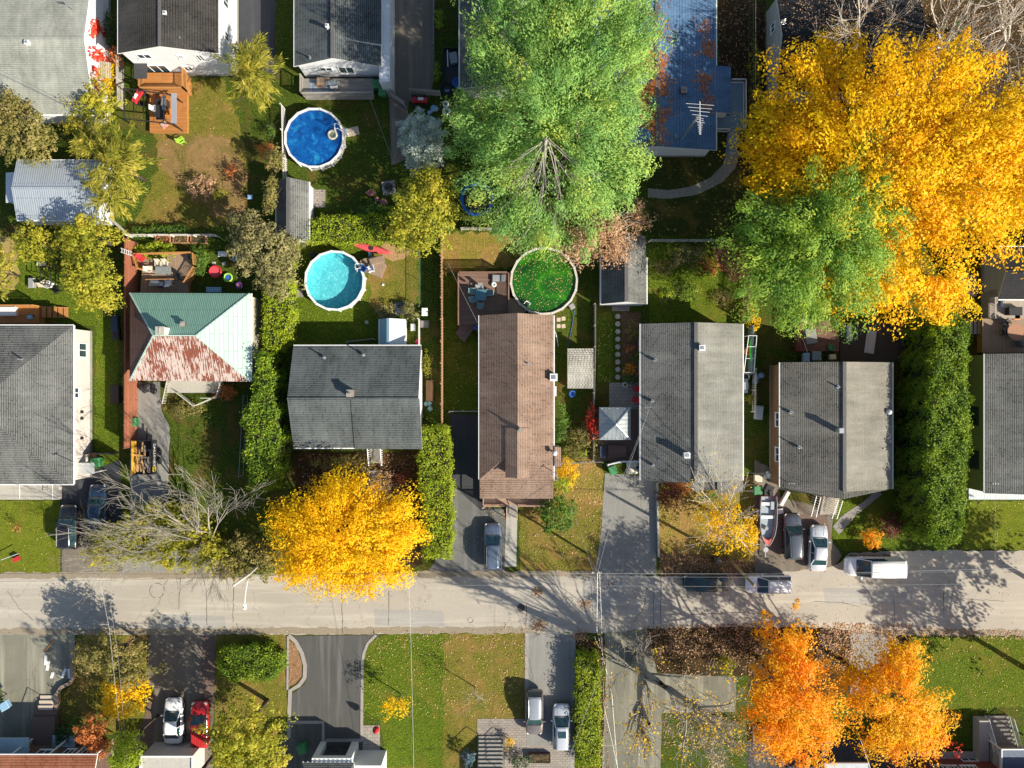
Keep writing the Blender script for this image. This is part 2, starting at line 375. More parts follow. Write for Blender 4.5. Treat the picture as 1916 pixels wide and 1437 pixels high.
# lawns and beds (photo pixels), each a few mm above the last
Z1, Z2, Z3, Z4 = .004, .008, .012, .016
L = [
 ('lawn', [(0,937),(112,937),(113,1072),(-90,1072),(-90,937)], G_LIME, Z1, .02),
 ('lawn', [(540,300),(745,300),(748,200),(700,185),(545,185),(520,330),(500,420),(740,410)], G_BASE, Z1, .2),
 ('lawn', [(262,150),(420,150),(470,300),(430,420),(250,430),(300,300)], G_OCHRE, Z1, .3),
 ('soil_patch', [(305,262),(350,248),(430,262),(462,330),(455,400),(400,405),(330,345),(300,300)], grass('worn_turf', [(.36,(.05,.055,.012)),(.5,(.18,.15,.04)),(.63,(.38,.26,.10))], dry=(.40,.24,.11), dryness=.40), Z2, .45),
 ('lawn', [(0,430),(100,480),(150,560),(220,600),(222,900),(178,880),(178,610),(0,600)], G_LUSH, Z1, .1),
 ('soil_patch', [(0,440),(22,450),(34,500),(30,545),(0,560)], M('straw_grass', (.40,.28,.10), (.2,.17,.05), 5, .95, bmp=.03), Z2, .3),
 ('lawn', [(556,455),(785,455),(785,645),(545,645),(550,560)], G_LUSH, Z1, .1),
 ('lawn', [(690,470),(782,455),(783,560),(740,590),(690,570)], G_OCHRE, Z2, .35),
 ('soil_patch', [(715,455),(760,460),(765,480),(735,490),(712,478)], M('dead_grass', (.42,.27,.13), (.25,.16,.07), 6, .95, bmp=.03), Z3, .3),
 ('lawn', [(828,435),(955,435),(1050,420),(1060,480),(955,500),(862,512),(828,515)], G_TAN, Z1, .25),
 ('lawn', [(828,515),(862,515),(862,590),(895,640),(895,768),(828,768)], G_LUSH, Z1, .05),
 ('lawn', [(1040,580),(1062,600),(1062,655),(1036,655)], G_BASE, Z1, .1),
 ('lawn', [(1118,585),(1146,585),(1146,715),(1118,715)], G_LUSH, Z1, .05),
 ('garden_bed', [(1162,585),(1200,585),(1200,720),(1165,720)], G_SOIL, Z1, .1),
 ('lawn', [(1213,465),(1300,460),(1405,470),(1408,600),(1215,605)], G_LUSH, Z1, .15),
 ('garden_bed', [(1330,455),(1400,455),(1402,520),(1370,525),(1340,490)], M('leafy_soil', (.22,.10,.045), (.08,.045,.02), 7, .95, bmp=.03), Z2, .3),
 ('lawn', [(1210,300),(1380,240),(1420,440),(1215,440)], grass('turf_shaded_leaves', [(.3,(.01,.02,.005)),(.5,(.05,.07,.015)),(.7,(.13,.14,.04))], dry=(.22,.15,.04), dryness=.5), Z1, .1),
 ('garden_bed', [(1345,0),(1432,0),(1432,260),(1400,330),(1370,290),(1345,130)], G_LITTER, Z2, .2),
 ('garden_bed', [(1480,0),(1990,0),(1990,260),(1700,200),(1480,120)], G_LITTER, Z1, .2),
 ('lawn', [(972,935),(1128,870),(1126,1070),(972,1070)], G_OCHRE, Z1, .12),
 ('lawn', [(1036,860),(1128,850),(1128,945),(1036,940)], G_TAN, Z2, .2),
 ('lawn', [(1232,905),(1415,890),(1412,1062),(1234,1072)], G_TAN, Z1, .1),
 ('garden_bed', [(1234,1030),(1300,1035),(1405,1055),(1410,1078),(1234,1080)], M('leaf_mulch', (.20,.115,.05), (.07,.04,.02), 8, .95, bmp=.03), Z2, .3),
 ('lawn', [(1570,925),(1690,900),(1695,1020),(1580,1032),(1555,1000)], G_LUSH, Z1, .1),
 ('lawn', [(1815,938),(1990,938),(1990,1028),(1800,1028)], G_LIME, Z1, .1),
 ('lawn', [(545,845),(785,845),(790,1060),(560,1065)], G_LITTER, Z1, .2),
 ('lawn', [(680,1230),(688,1210),(706,1192),(735,1186),(825,1186),(826,1400),(720,1400),(710,1350),(680,1335)], G_LUSH, Z1, .02),
 ('lawn', [(826,1186),(982,1184),(982,1345),(892,1345),(892,1437),(715,1437),(826,1400)], G_OCHRE, Z1, .03),
 ('lawn', [(820,1186),(832,1186),(829,1437),(715,1437),(715,1400),(820,1400)], G_LUSH, Z2, .2),
 ('lawn', [(145,1187),(275,1187),(275,1300),(270,1380),(115,1370),(112,1300),(140,1275)], G_OCHRE, Z1, .08),
 ('lawn', [(402,1187),(534,1187),(536,1330),(520,1437),(402,1437)], G_OCHRE, Z1, .1),
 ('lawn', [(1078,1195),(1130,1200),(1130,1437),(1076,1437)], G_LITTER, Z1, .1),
 ('garden_bed', [(1210,1172),(1430,1165),(1430,1262),(1240,1268),(1205,1225)], G_LITTER, Z1, .25),
 ('garden_bed', [(1235,1330),(1400,1325),(1400,1437),(1235,1437)], G_BASE, Z1, .2),
 ('garden_bed', [(1400,1170),(1705,1172),(1700,1300),(1400,1300)], G_LITTER, Z1, .2),
 ('lawn', [(1700,1190),(1990,1190),(1990,1320),(1830,1325),(1830,1400),(1700,1400)], G_LUSH, Z2, .06),
]
for i, (nm, pts, m, z, a) in enumerate(L): sheet(nm, pts, m, z + (i % 7) * .0004, a, seed=i)

sheet('road', [(-100,1073),(470,1074),(780,1072),(1010,1070),(1235,1078),(1405,1077),(1560,1060),(1590,1036),(1700,1030),(1800,1030),(2020,1031),(2020,1188),(1700,1188),(1560,1176),(1400,1172),(1215,1176),(1130,1184),(975,1184),(690,1185),(535,1187),(400,1187),(140,1187),(-100,1186)], A_ROAD, .022, .10, seed=3)
for k_, (xa_, xb_, y_) in enumerate(((-100,300,1181),(300,700,1180),(700,1000,1179),(1640,2020,1183),(-100,470,1076),(780,1110,1074))): sheet('road_shoulder', [(xa_, y_ - 5), (xb_, y_ - 6), (xb_, y_ + 6), (xa_, y_ + 6)], M('road_grit', (.30,.25,.18), (.21,.18,.13), 5, .95, bmp=.02), .0262, .13, seed=90 + k_)
for i_, pts_ in enumerate(([(1090,1084),(1165,1082),(1170,1120),(1120,1160),(1096,1150)],[(1212,1082),(1238,1082),(1236,1176),(1214,1176)],[(300,1150),(420,1152),(424,1184),(298,1184)],[(1540,1100),(1700,1098),(1702,1128),(1544,1130)],[(700,1140),(830,1142),(832,1172),(702,1170)])): sheet('road_patch', pts_, asphalt('asphalt_patch', (.325, .315, .285), lo=.85, streak=.2, fine=9), .0245, .03, seed=70 + i_)
D = [
 ('driveway', [(114,905),(225,860),(228,1073),(114,1073)], A_BLACK, .02, 0),
 ('driveway', [(150,1000),(150,930),(175,1010),(228,1040),(228,1073),(116,1073),(116,1030)], A_BROWN, .0235, 0),
 ('driveway', [(240,1000),(330,990),(395,1040),(395,1073),(228,1073),(228,1020)], A_GREY, .019, .1),
 ('driveway', [(248,715),(300,715),(302,770),(318,800),(314,930),(330,1010),(240,1010),(246,900),(240,800)], A_GREY, .018, .08),
 ('driveway', [(841,775),(912,775),(912,950),(945,952),(945,1071),(800,1071),(845,1020)], A_BLACK, .019, .02),
 ('driveway', [(845,905),(900,955),(945,952),(945,1071),(800,1071),(846,1000)], asphalt('asphalt_sunlit_tone', (.15, .152, .145), lo=.7, streak=.3, axis=1), .0225, .03),  # paler sheet puts sunlight past the house's shadow edge into the colour
 ('walkway', [(947,965),(968,965),(966,1060),(944,1060)], CONC, .03, 0),
 ('driveway', [(1132,885),(1200,890),(1228,900),(1228,1076),(1112,1078),(1124,1000)], A_GREY, .0195, .04),
 ('driveway', [(1412,860),(1450,880),(1460,930),(1560,955),(1555,1010),(1575,1040),(1560,1062),(1412,1078)], A_BROWN, .0198, .05),
 ('driveway', [(1485,965),(1545,955),(1556,1010),(1530,1000),(1490,1000)], PAV_B, .0236, 0),
 ('walkway', [(1558,985),(1575,965),(1620,935),(1640,915),(1650,925),(1600,965),(1570,1000)], CONC_D, .026, .03),
 ('driveway', [(-90,1183),(140,1183),(140,1250),(130,1270),(105,1290),(100,1330),(75,1400),(-90,1400)], A_OLD, .0192, .02),
 ('driveway', [(285,1183),(405,1183),(400,1215),(398,1437),(270,1437),(282,1330),(290,1290),(276,1280),(277,1195)], A_BROWN, .0194, .03),
 ('paver_edge', [(378,1190),(404,1190),(400,1350),(376,1350)], PAV_B, .0238, 0),
 ('paver_edge', [(276,1300),(292,1296),(283,1330),(292,1350),(284,1400),(262,1437),(248,1437),(258,1380),(274,1330)], PAV_B, .0242, 0),
 ('driveway', [(540,1190),(712,1188),(690,1200),(679,1230),(678,1380),(712,1380),(712,1437),(500,1437),(545,1345),(545,1300),(570,1280),(572,1240),(560,1215)], A_DARK, .0196, .01),
 ('driveway', [(986,1184),(1075,1184),(1073,1437),(985,1437)], A_GREY, .0199, .02),
 ('patio', [(893,1345),(985,1345),(985,1395),(1073,1395),(1073,1437),(893,1437)], PAV_G, .0244, 0),
 ('paver_edge', [(982,1184),(989,1184),(989,1345),(982,1345)], CURB, .03, 0),
 ('paver_edge', [(1069,1195),(1077,1195),(1075,1437),(1067,1437)], CURB, .03, 0),
 ('driveway', [(1130,1176),(1210,1176),(1230,1260),(1378,1266),(1376,1332),(1238,1334),(1236,1437),(1126,1437),(1134,1250)], A_OLD, .0193, .05),
 ('driveway', [(1590,1170),(1680,1175),(1640,1300),(1590,1300)], A_GREY, .0191, .1),
 ('driveway', [(1400,1385),(1740,1385),(1740,1437),(1400,1437)], A_BLACK, .02, 0),
 ('driveway', [(732,-40),(815,-40),(812,150),(800,190),(765,190),(756,300),(732,310),(728,180)], A_BROWN, .02, .03),
 ('driveway', [(448,-40),(517,-40),(514,140),(448,120)], A_BLACK, .02, .05),
 ('path', [(1212,352),(1250,356),(1290,350),(1330,332),(1352,308),(1362,280),(1385,282),(1376,315),(1350,342),(1305,364),(1255,372),(1212,370)], CONC_D, .03, .03),
 ('patio', [(1140,716),(1200,716),(1200,765),(1140,765)], PAV, .03, 0),
 ('patio', [(1145,566),(1178,566),(1178,582),(1145,582)], PAV_G, .032, 0),
 ('patio', [(1118,765),(1200,765),(1200,862),(1118,862)], PAV_B, .024, 0),
 ('patio', [(1035,840),(1045,840),(1045,900),(1035,900)], CONC, .024, 0),
 ('walkway', [(688,880),(715,880),(712,930),(690,930)], CONC_D, .024, 0),
 ('patio', [(588,355),(609,355),(609,388),(588,388)], PAV_G, .03, 0),
]
for i, (nm, pts, m, z, a) in enumerate(D): sheet(nm, pts, m, z, a, seed=40 + i)

def strip(name, pts, wpx, m, z, h=None):
    """kerb or path edging that follows a line of photo pixels"""
    mb = MB(); ps = [P(*p) for p in pts]; w_ = wpx / F / 2
    def nrm(i):
        a = ps[max(i - 1, 0)]; b = ps[min(i + 1, len(ps) - 1)]; d = (b - a).normalized(); return Vector((-d.y, d.x, 0)) * w_
    for i in range(len(ps) - 1):
        a, b = ps[i], ps[i + 1]; na, nb = nrm(i), nrm(i + 1)
        q = [a - na, b - nb, b + nb, a + na]
        mb.hexa([Vector((v.x, v.y, -.05)) for v in q] + [Vector((v.x, v.y, z)) for v in q])
    return st(mb.build(name, m))
strip('kerb', [(540,1188),(553,1200),(565,1222),(571,1245),(570,1268),(560,1282),(543,1292),(541,1340),(541,1380)], 7, CURB, .06)
strip('kerb', [(539,1190),(538,1290)], 3.5, CURB, .075)
sheet('garden_bed', [(541,1197),(556,1212),(565,1240),(564,1266),(552,1280),(541,1284)], M('leaf_mulch_bed', (.34,.19,.10), (.14,.08,.04), 8, .95, bmp=.03), .04, .03)
strip('kerb', [(704,1188),(688,1204),(681,1222),(678,1240),(677,1345),(677,1385)], 5, CURB, .06)
strip('kerb', [(543,1351),(605,1351),(605,1390)], 6, CURB, .07)
strip('kerb', [(678,1385),(610,1385)], 6, CURB, .05)
strip('kerb', [(139,1236),(139,1268),(133,1276),(118,1284),(110,1296),(110,1330)], 6, M('retaining_block', (.36,.27,.20), (.24,.18,.13), 8, .9), .45)
strip('kerb', [(1228,902),(1230,1000),(1231,1040)], 3.2, CONC, .55)
strip('kerb', [(1228,902),(1285,902)], 3, M('timber_edge', (.30,.24,.17), (.16,.12,.09), 6, .9), .5)
# tar-sealed joints and cracks in the road
tar = M('crack_sealer', (.075, .07, .06), (.05, .045, .04), 3, .6)
cm = MB()
def crack(pts, wd, z):
    ps = []
    for i in range(len(pts) - 1):
        a, b = P(*pts[i]), P(*pts[i + 1]); n = max(2, int((b - a).length / .35))
        for k in range(n): ps.append(a.lerp(b, k / n) + Vector((R.uniform(-.05, .05), R.uniform(-.05, .05), 0)))
    ps.append(P(*pts[-1]))
    for a, b in zip(ps, ps[1:]):
        d = (b - a).normalized(); n = Vector((-d.y, d.x, 0)) * wd * R.uniform(.3, .6)
        q = [a - n, b - n, b + n, a + n]; cm.face([(v.x, v.y, z) for v in q])
for pts in ([(14,1106),(38,1140),(62,1160)], [(338,1080),(334,1140)], [(640,1105),(641,1185)], [(728,1105),(727,1170)], [(1224,1082),(1222,1176)], [(1236,1085),(1236,1176)], [(1672,1120),(1674,1165)], [(1765,1110),(1766,1150)], [(1210,1100),(1205,1135),(1185,1165)],
            [(985,1130),(984,1176)], [(385,1100),(388,1170)], [(1520,1125),(1580,1128),(1610,1136)], [(1290,1150),(1380,1145),(1430,1150)], [(1800,1120),(1880,1125)], [(1105,1090),(1110,1160)], [(438,1085),(436,1165)]):
    crack(pts, .055, .0275)
for (px, py, r) in ((294,1105,14),(975,1137,7),(1065,1123,6),(880,1160,5)):
    for k in range(14):
        a0, a1 = k * .449, (k + 1) * .449; c = P(px, py); r_ = r / F
        p, q = [Vector((c.x + r_ * math.cos(a), c.y + r_ * math.sin(a), 0)) for a in (a0, a1)]
        if R.random() < .35: continue
        n = (p - c).normalized() * .028; m_ = (q - c).normalized() * .028
        cm.face([(v.x, v.y, .0285) for v in (p - n, p + n, q + m_, q - m_)][::-1])
co_ = cm.build('road_cracks', tar); st(co_)
def manhole(px, py):
    t = thing('manhole_cover', 'round iron manhole cover set in the pale road near the dark tree shadow', 'manhole', P(px, py))
    m = MB(); m.disc(P(px, py), .36, .02, .034, 20); m.build('lid', M('cast_iron', (.10,.09,.08), (.05,.045,.04), 12, .6, .6), t)
    m = MB(); m.tube([P(px, py, .032) + Vector((.40 * math.cos(a), .40 * math.sin(a), 0)) for a in [k * math.pi / 10 for k in range(21)]], .03, 5); m.build('ring', M('iron_ring', (.2,.18,.15), (.1,.09,.08), 9, .7), t)
manhole(975, 1137)
# ------------------------------------------------------------------ buildings
W_WHITE = stripes('white_siding', (.74, .76, .78), (.70, .72, .74), .2, 1, .6, line=.07, dark=.75)
W_PALE = stripes('pale_siding', (.60, .54, .50), (.57, .51, .47), .2, 1, .6, line=.07, dark=.8)
W_GREY = stripes('grey_siding', (.42, .43, .42), (.38, .39, .38), .2, 1, .6, line=.07, dark=.8)
W_CREAM = stripes('cream_siding', (.52, .50, .38), (.47, .45, .34), .2, 1, .6, line=.07, dark=.8)
W_OLIVE = stripes('olive_stucco', (.24, .25, .11), (.21, .22, .10), .9, 1, .85, line=.01, dark=.9)
W_BROWN = stripes('brown_siding', (.26, .15, .075), (.21, .12, .06), .2, 1, .6, line=.08, dark=.6)
W_BRICK = stripes('red_brick', (.24, .065, .045), (.18, .05, .038), .075, 1, .9, line=.12, dark=.9)
W_DBRICK = stripes('brown_brick', (.17, .10, .075), (.12, .075, .06), .075, 1, .9, line=.12, dark=.9)
TRIM = M('white_trim', (.78, .79, .78), (.66, .67, .66), 6, .5, big=False)
TRIM_D = M('dark_trim', (.06, .06, .065), (.04, .04, .04), 6, .5, big=False)
TRIM_B = M('brown_trim', (.16, .11, .08), (.12, .08, .06), 6, .5, big=False)
GLASS = glassm()
METAL = M('galvanised', (.55, .57, .58), (.38, .40, .41), 7, .35, .7)
WMETAL = M('white_enamel', (.74, .76, .77), (.6, .62, .63), 7, .4)
BLACKM = M('black_metal', (.03, .03, .032), (.02, .02, .02), 7, .45)

def slab(mb, pts, t=.13, mt=0, ms=1):
    """roof slope: top face, underside and edges"""
    pts = [Vector(p) for p in pts]
    n = (pts[1] - pts[0]).cross(pts[2] - pts[0])
    if n.z < 0: pts = pts[::-1]
    mb.face(pts, mt); lo = [p - Vector((0, 0, t)) for p in pts]
    mb.face(lo[::-1], ms)
    for i in range(len(pts)): j = (i + 1) % len(pts); mb.face([pts[i], lo[i], lo[j], pts[j]], ms)
DIR = {'E': (1, 0), 'W': (-1, 0), 'N': (0, 1), 'S': (0, -1)}
def window(t, side, at, along, z, w, h, frame=TRIM, label=None, panes=2, kind='window'):
    """side: which way it faces; at: wall plane; along: centre along the wall"""
    dx, dy = DIR[side]; m = MB(); g = MB(); b = MB()
    def bx(mb, a0, a1, z0, z1, d0, d1):
        if dx: mb.box(at + dx * d0, at + dx * d1, a0, a1, z0, z1)
        else: mb.box(a0, a1, at + dy * d0, at + dy * d1, z0, z1)
    fr = .09
    for a0, a1, z0, z1 in ((along - w / 2, along + w / 2, z + h / 2 - fr, z + h / 2), (along - w / 2, along + w / 2, z - h / 2, z - h / 2 + fr),
                           (along - w / 2, along - w / 2 + fr, z - h / 2 + fr, z + h / 2 - fr), (along + w / 2 - fr, along + w / 2, z - h / 2 + fr, z + h / 2 - fr)): bx(m, a0, a1, z0, z1, .002, .07)
    for k in range(1, panes): a = along - w / 2 + w * k / panes; bx(m, a - .035, a + .035, z - h / 2 + fr, z + h / 2 - fr, .002, .06)
    o = m.build(kind, frame, t); bx(g, along - w / 2 + .03, along + w / 2 - .03, z - h / 2 + .03, z + h / 2 - .03, .004, .03); g.build('pane', GLASS, o)
    bx(b, along - w / 2 - .05, along + w / 2 + .05, z - h / 2 - .06, z - h / 2 - .003, .002, .12); b.build('sill', frame, o)
    if label: o['label'] = label
    return o
def house(name, label, cat, box, ze, zr, axis, roofm, wallm, ridge=None, over=.35, trim=TRIM, hip=(0, 0), wallh=0, group=None, parts_name='roof', zw=None, cap=True, roofm2=None):
    """box: photo pixels of the eaves (x0,y0,x1,y1). axis: ridge direction. hip: metres of hip at the low/high end"""
    a = P(box[0], box[3], ze); b = P(box[2], box[1], ze); x0, y0, x1, y1 = a.x, a.y, b.x, b.y
    t = thing(name, label, cat, ((x0 + x1) / 2, (y0 + y1) / 2, 0), 0, group)
    rb = MB(); ms = [roofm, trim] + ([roofm2] if roofm2 else [])
    m2 = 2 if roofm2 else 0
    if axis == 'y':
        xr = (x0 + x1) / 2 if ridge is None else P(ridge, 0, zr).x
        r0, r1 = (xr, y0 + hip[0], zr), (xr, y1 - hip[1], zr)
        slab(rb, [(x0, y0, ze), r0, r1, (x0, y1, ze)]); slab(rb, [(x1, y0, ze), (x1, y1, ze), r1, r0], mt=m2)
        if hip[0]: slab(rb, [(x0, y0, ze), (x1, y0, ze), r0])
        if hip[1]: slab(rb, [(x0, y1, ze), (x1, y1, ze), r1])
    else:
        yr = (y0 + y1) / 2 if ridge is None else P(0, ridge, zr).y
        r0, r1 = (x0 + hip[0], yr, zr), (x1 - hip[1], yr, zr)
        slab(rb, [(x0, y0, ze), (x1, y0, ze), r1, r0], mt=m2); slab(rb, [(x0, y1, ze), (x1, y1, ze), r1, r0])
        if hip[0]: slab(rb, [(x0, y0, ze), (x0, y1, ze), r0])
        if hip[1]: slab(rb, [(x1, y0, ze), (x1, y1, ze), r1])
    roof = rb.build(parts_name, ms, t)
    if cap:
        cb = MB(); cb.beam(Vector(r0) + Vector((0, 0, .02)), Vector(r1) + Vector((0, 0, .02)), .26, .05); cb.build('ridge_cap', roofm, roof)
    # gutters along the eaves
    gl = []
    if axis == 'y' or hip[0]: gl += [(x0 - .1, x0 - .003, y0, y1), (x1 + .003, x1 + .1, y0, y1)]
    if axis == 'x' or hip[0]: gl += [(x0, x1, y0 - .1, y0 - .003), (x0, x1, y1 + .003, y1 + .1)]
    for q_ in gl: gb = MB(); gb.box(*q_, ze - .14, ze - .03); gb.build('gutter', trim, roof)
    fl = MB()
    if cap and axis == 'y' and zr > 3.6:
        fl.box(xr - .17, xr + .17, y0 + hip[0], y1 - hip[1], zr + .046, zr + .056); fl.build('ridge_vent', M('ridge_vent', (.12, .12, .12), (.08, .08, .08), 6, .8), roof)
    # walls with their gables
    wb = MB(); X0, X1, Y0, Y1 = x0 + over, x1 - over, y0 + over, y1 - over; zt = ze - .1 + .0
    if axis == 'y':
        zt += (zr - ze) * over / max(.1, (x1 - x0) / 2) * .9
        def ring(y): return [(X0, y, 0), (X1, y, 0), (X1, y, zt)] + ([(xr, y, zr - .2)] if not hip[0] else []) + [(X0, y, zt)]
        A, B = ring(Y0), ring(Y1)
    else:
        zt += (zr - ze) * over / max(.1, (y1 - y0) / 2) * .9
        def ring(x): return [(x, Y1, 0), (x, Y0, 0), (x, Y0, zt)] + ([(x, yr, zr - .2)] if not hip[0] else []) + [(x, Y1, zt)]
        A, B = ring(X0), ring(X1)
    if hip[0] and axis == 'y': pass
    wb.face(A); wb.face(B[::-1])
    for i in range(len(A)): j = (i + 1) % len(A); wb.face([A[j], A[i], B[i], B[j]])
    wall = wb.build('wall', wallm, t)
    fb = MB(); fb.box(X0 - .03, X1 + .03, Y0 - .03, Y1 + .03, -.02, .35); fb.build('foundation', CONC_D, t)
    t['_b'] = [X0, X1, Y0, Y1]; return t, (X0, X1, Y0, Y1), roof
def roofz(px, py, ze, zr): return (ze + zr) / 2
def vent(roof, px, py, z, kind='pipe', s=.12, h=.5):
    p = P(px, py, z + h); x, y = p.x, p.y; mb = MB()
    if kind == 'pipe': mb.tube([(x, y, z - .4), (x, y, z + h)], .07, 8); mb.disc((x, y), .16, z - .05, z + .06, 10); o = mb.build('vent_pipe', METAL, roof)
    elif kind == 'box':
        mb.box(x - s, x + s, y - s, y + s, z - .5, z + h); mb.box(x - s - .05, x + s + .05, y - s - .05, y + s + .05, z + h + .002, z + h + .07); o = mb.build('roof_vent', WMETAL, roof)
        k = MB(); k.box(x - s * .6, x + s * .6, y - s * .6, y + s * .6, z + h + .072, z + h + .12); k.build('vent_cap', METAL, o)
    elif kind == 'brick':
        mb.box(x - s, x + s, y - s, y + s, z - .8, z + h); o = mb.build('chimney', W_DBRICK, roof); k = MB(); k.box(x - s - .05, x + s + .05, y - s - .05, y + s + .05, z + h + .002, z + h + .08); k.disc((x, y), .11, z + h + .081, z + h + .3, 10); k.build('chimney_cap', CONC_D, o)
    elif kind == 'ball':
        mb.tube([(x, y, z - .4), (x, y, z + h)], .09, 8); mb.dome((x, y, z + h), .26, .24, 12); mb.disc((x, y), .26, z + h - .2, z + h, 12, r2=.26); o = mb.build('turbine_vent', WMETAL, roof)
    elif kind == 'metal':
        mb.box(x - s, x + s, y - s, y + s, z - .5, z + h); mb.box(x - s - .04, x + s + .04, y - s - .04, y + s + .04, z + h - .15, z + h - .02); o = mb.build('chimney', METAL, roof)
    elif kind == 'dish':
        mb.tube([(x, y, z - .3), (x, y, z + h)], .03, 6); mb.obox((x, y, z + h), (.5, .5, .04), .4, rx=rad(38)); o = mb.build('dish', METAL, roof)
    elif kind == 'mast':
        mb.tube([(x, y, z - .3), (x, y, z + h)], .04, 6); mb.tube([(x - .3, y, z + h - .1), (x + .3, y, z + h - .1)], .025, 5)
        for q in (-.25, 0, .25): mb.disc((x + q, y), .05, z + h - .08, z + h + .08, 8)
        o = mb.build('service_mast', METAL, roof)
    return o

SH_GREY = shingle('grey_shingle', (.215, .22, .215), (.135, .14, .14), dark=.25, line=.26)
SH_SLATE = shingle('slate_shingle', (.155, .175, .18), (.10, .115, .12), dark=.3, line=.24)
SH_DARK = shingle('charcoal_shingle', (.085, .08, .075), (.05, .048, .047), dark=.35, row=.24, line=.2)
SH_BROWN = shingle('brown_shingle', (.32, .24, .195), (.25, .18, .145), dark=.3, line=.22)
SH_LIGHT = shingle('silver_shingle', (.33, .34, .31), (.26, .27, .25), dark=.55, blotch=.5, line=.12)
SH_TAUPE = shingle('taupe_shingle', (.22, .215, .20), (.15, .147, .14), dark=.25, line=.26)
SH_BLUE = shingle('blue_grey_shingle', (.13, .22, .34), (.085, .15, .25), dark=.5, row=.3, line=.1)  # base darkened and blued to carry the tree shade on this roof
SH_RUST = shingle('russet_shingle', (.36, .17, .10), (.26, .12, .075), dark=.4, row=.24, line=.15)
SH_NIGHT = shingle('black_shingle', (.05, .05, .055), (.03, .03, .035), dark=.5, blotch=.12)
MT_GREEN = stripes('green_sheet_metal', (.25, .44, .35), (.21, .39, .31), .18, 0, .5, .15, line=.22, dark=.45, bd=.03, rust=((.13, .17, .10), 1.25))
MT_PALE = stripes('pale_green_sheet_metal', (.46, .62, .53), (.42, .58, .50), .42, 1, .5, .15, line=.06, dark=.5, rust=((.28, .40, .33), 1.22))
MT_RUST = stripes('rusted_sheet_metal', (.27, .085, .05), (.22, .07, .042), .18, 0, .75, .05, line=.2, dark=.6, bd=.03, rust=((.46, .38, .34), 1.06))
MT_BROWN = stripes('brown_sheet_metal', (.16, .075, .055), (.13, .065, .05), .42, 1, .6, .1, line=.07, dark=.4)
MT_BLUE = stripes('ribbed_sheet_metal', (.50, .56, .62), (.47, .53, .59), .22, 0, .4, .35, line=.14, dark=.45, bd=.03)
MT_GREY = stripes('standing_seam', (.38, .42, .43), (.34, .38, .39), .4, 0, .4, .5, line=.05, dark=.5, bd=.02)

# --- top-left pale house
t, b, rf = house('bungalow', 'pale silver-roofed house at the top left with red vine climbing its white gable', 'house', (-170, -75, 176, 214), 3.3, 4.9, 'x', SH_LIGHT, W_WHITE, ridge=72, over=.3)
X1 = b[1]
window(t, 'E', X1, P(0, 112, 1.6).y, 1.7, 1.6, 1.1, label='gable window ringed by red vine')
vent(rf, 50, 79, 4.75, 'box', .17, .3); vent(rf, 128, 10, 4.0, 'mast', h=1.2)
m = MB(); y_ = P(0, 138, 1).y
m.loft([[(X1 + .02, y_ - .8, 2.1), (X1 + .02, y_ - .8, 2.2), (X1 + 1.0, y_ - .8, 1.75), (X1 + 1.0, y_ - .8, 1.65)], [(X1 + .02, y_ + .8, 2.1), (X1 + .02, y_ + .8, 2.2), (X1 + 1.0, y_ + .8, 1.75), (X1 + 1.0, y_ + .8, 1.65)]])
m.build('awning', stripes('tan_awning', (.38, .33, .25), (.30, .26, .2), .2, 1, .7), t)
# --- white two-storey
t, b, rf = house('two_storey_house', 'white two-storey house with charcoal roof behind the orange deck', 'house', (221, -120, 409, 100), 5.2, 6.6, 'y', SH_DARK, W_WHITE, ridge=299, over=.18)
X0, X1, Y0, Y1 = b
for px, z, w_, h_ in ((270, 4.3, 1.4, .9), (338, 4.2, .55, .7), (375, 4.0, .7, 1.3), (353, 1.7, .9, .9)): window(t, 'S', Y0, P(px, 0, z).x, z, w_, h_, panes=2)
window(t, 'S', Y0, P(292, 0, 1.6).x, 1.5, 2.6, 1.9, panes=3, kind='patio_door')
window(t, 'E', X1, P(0, 68, 3).y, 3, .9, 1.0); window(t, 'E', X1, P(0, 5, 3).y, 3.2, 1.2, 1.3)
vent(rf, 308, 24, 6.3, 'box', .13, .3); vent(rf, 335, 69, 5.8, 'pipe')
m = MB(); m.box(X0 - .0, X0 + 1.3, Y0 - 1.5, Y0 - .003, 2.7, 2.8); m.beam((X0 + .1, Y0 - 1.4, 0), (X0 + .1, Y0 - 1.4, 2.7), .1); m.build('side_canopy', TRIM_D, t)
# --- white bungalow with grey deck
t, b, rf = house('bungalow', 'white bungalow with dark shaded roof above the deep blue pool', 'house', (551, -90, 713, 124), 3.2, 4.9, 'y', SH_SLATE, W_WHITE, ridge=622, over=.25)
X0, X1, Y0, Y1 = b
window(t, 'S', Y0, P(611, 0, 1.9).x, 2.1, 1.3, .7); window(t, 'S', Y0, P(650, 0, 1.5).x, 1.9, 1.6, 1.4, panes=2, kind='patio_door')
m = MB(); slab(m, [(P(655, 0, 4).x, P(0, 75, 4.3).y, 4.35), (P(712, 0, 4).x, P(0, 79, 4).y, 3.55), (P(712, 0, 4).x, Y1, 3.55), (P(655, 0, 4).x, Y1, 4.35)], .3); m.build('raised_roof', [SH_SLATE, TRIM], rf)
m = MB(); m.box(X1 + .003, P(729, 0, 3).x, P(0, 152, 3).y, Y1, .0, 2.9); m.build('side_porch', W_WHITE, t)
vent(rf, 578, 104, 3.9, 'pipe'); vent(rf, 612, 48, 4.9, 'box', .12, .3)
# --- mostly hidden house under the pine
t, b, rf = house('bungalow', 'narrow grey-roofed building half hidden under the big pine at the top', 'house', (860, -90, 985, 166), 2.9, 3.9, 'y', SH_TAUPE, W_GREY, over=.25)
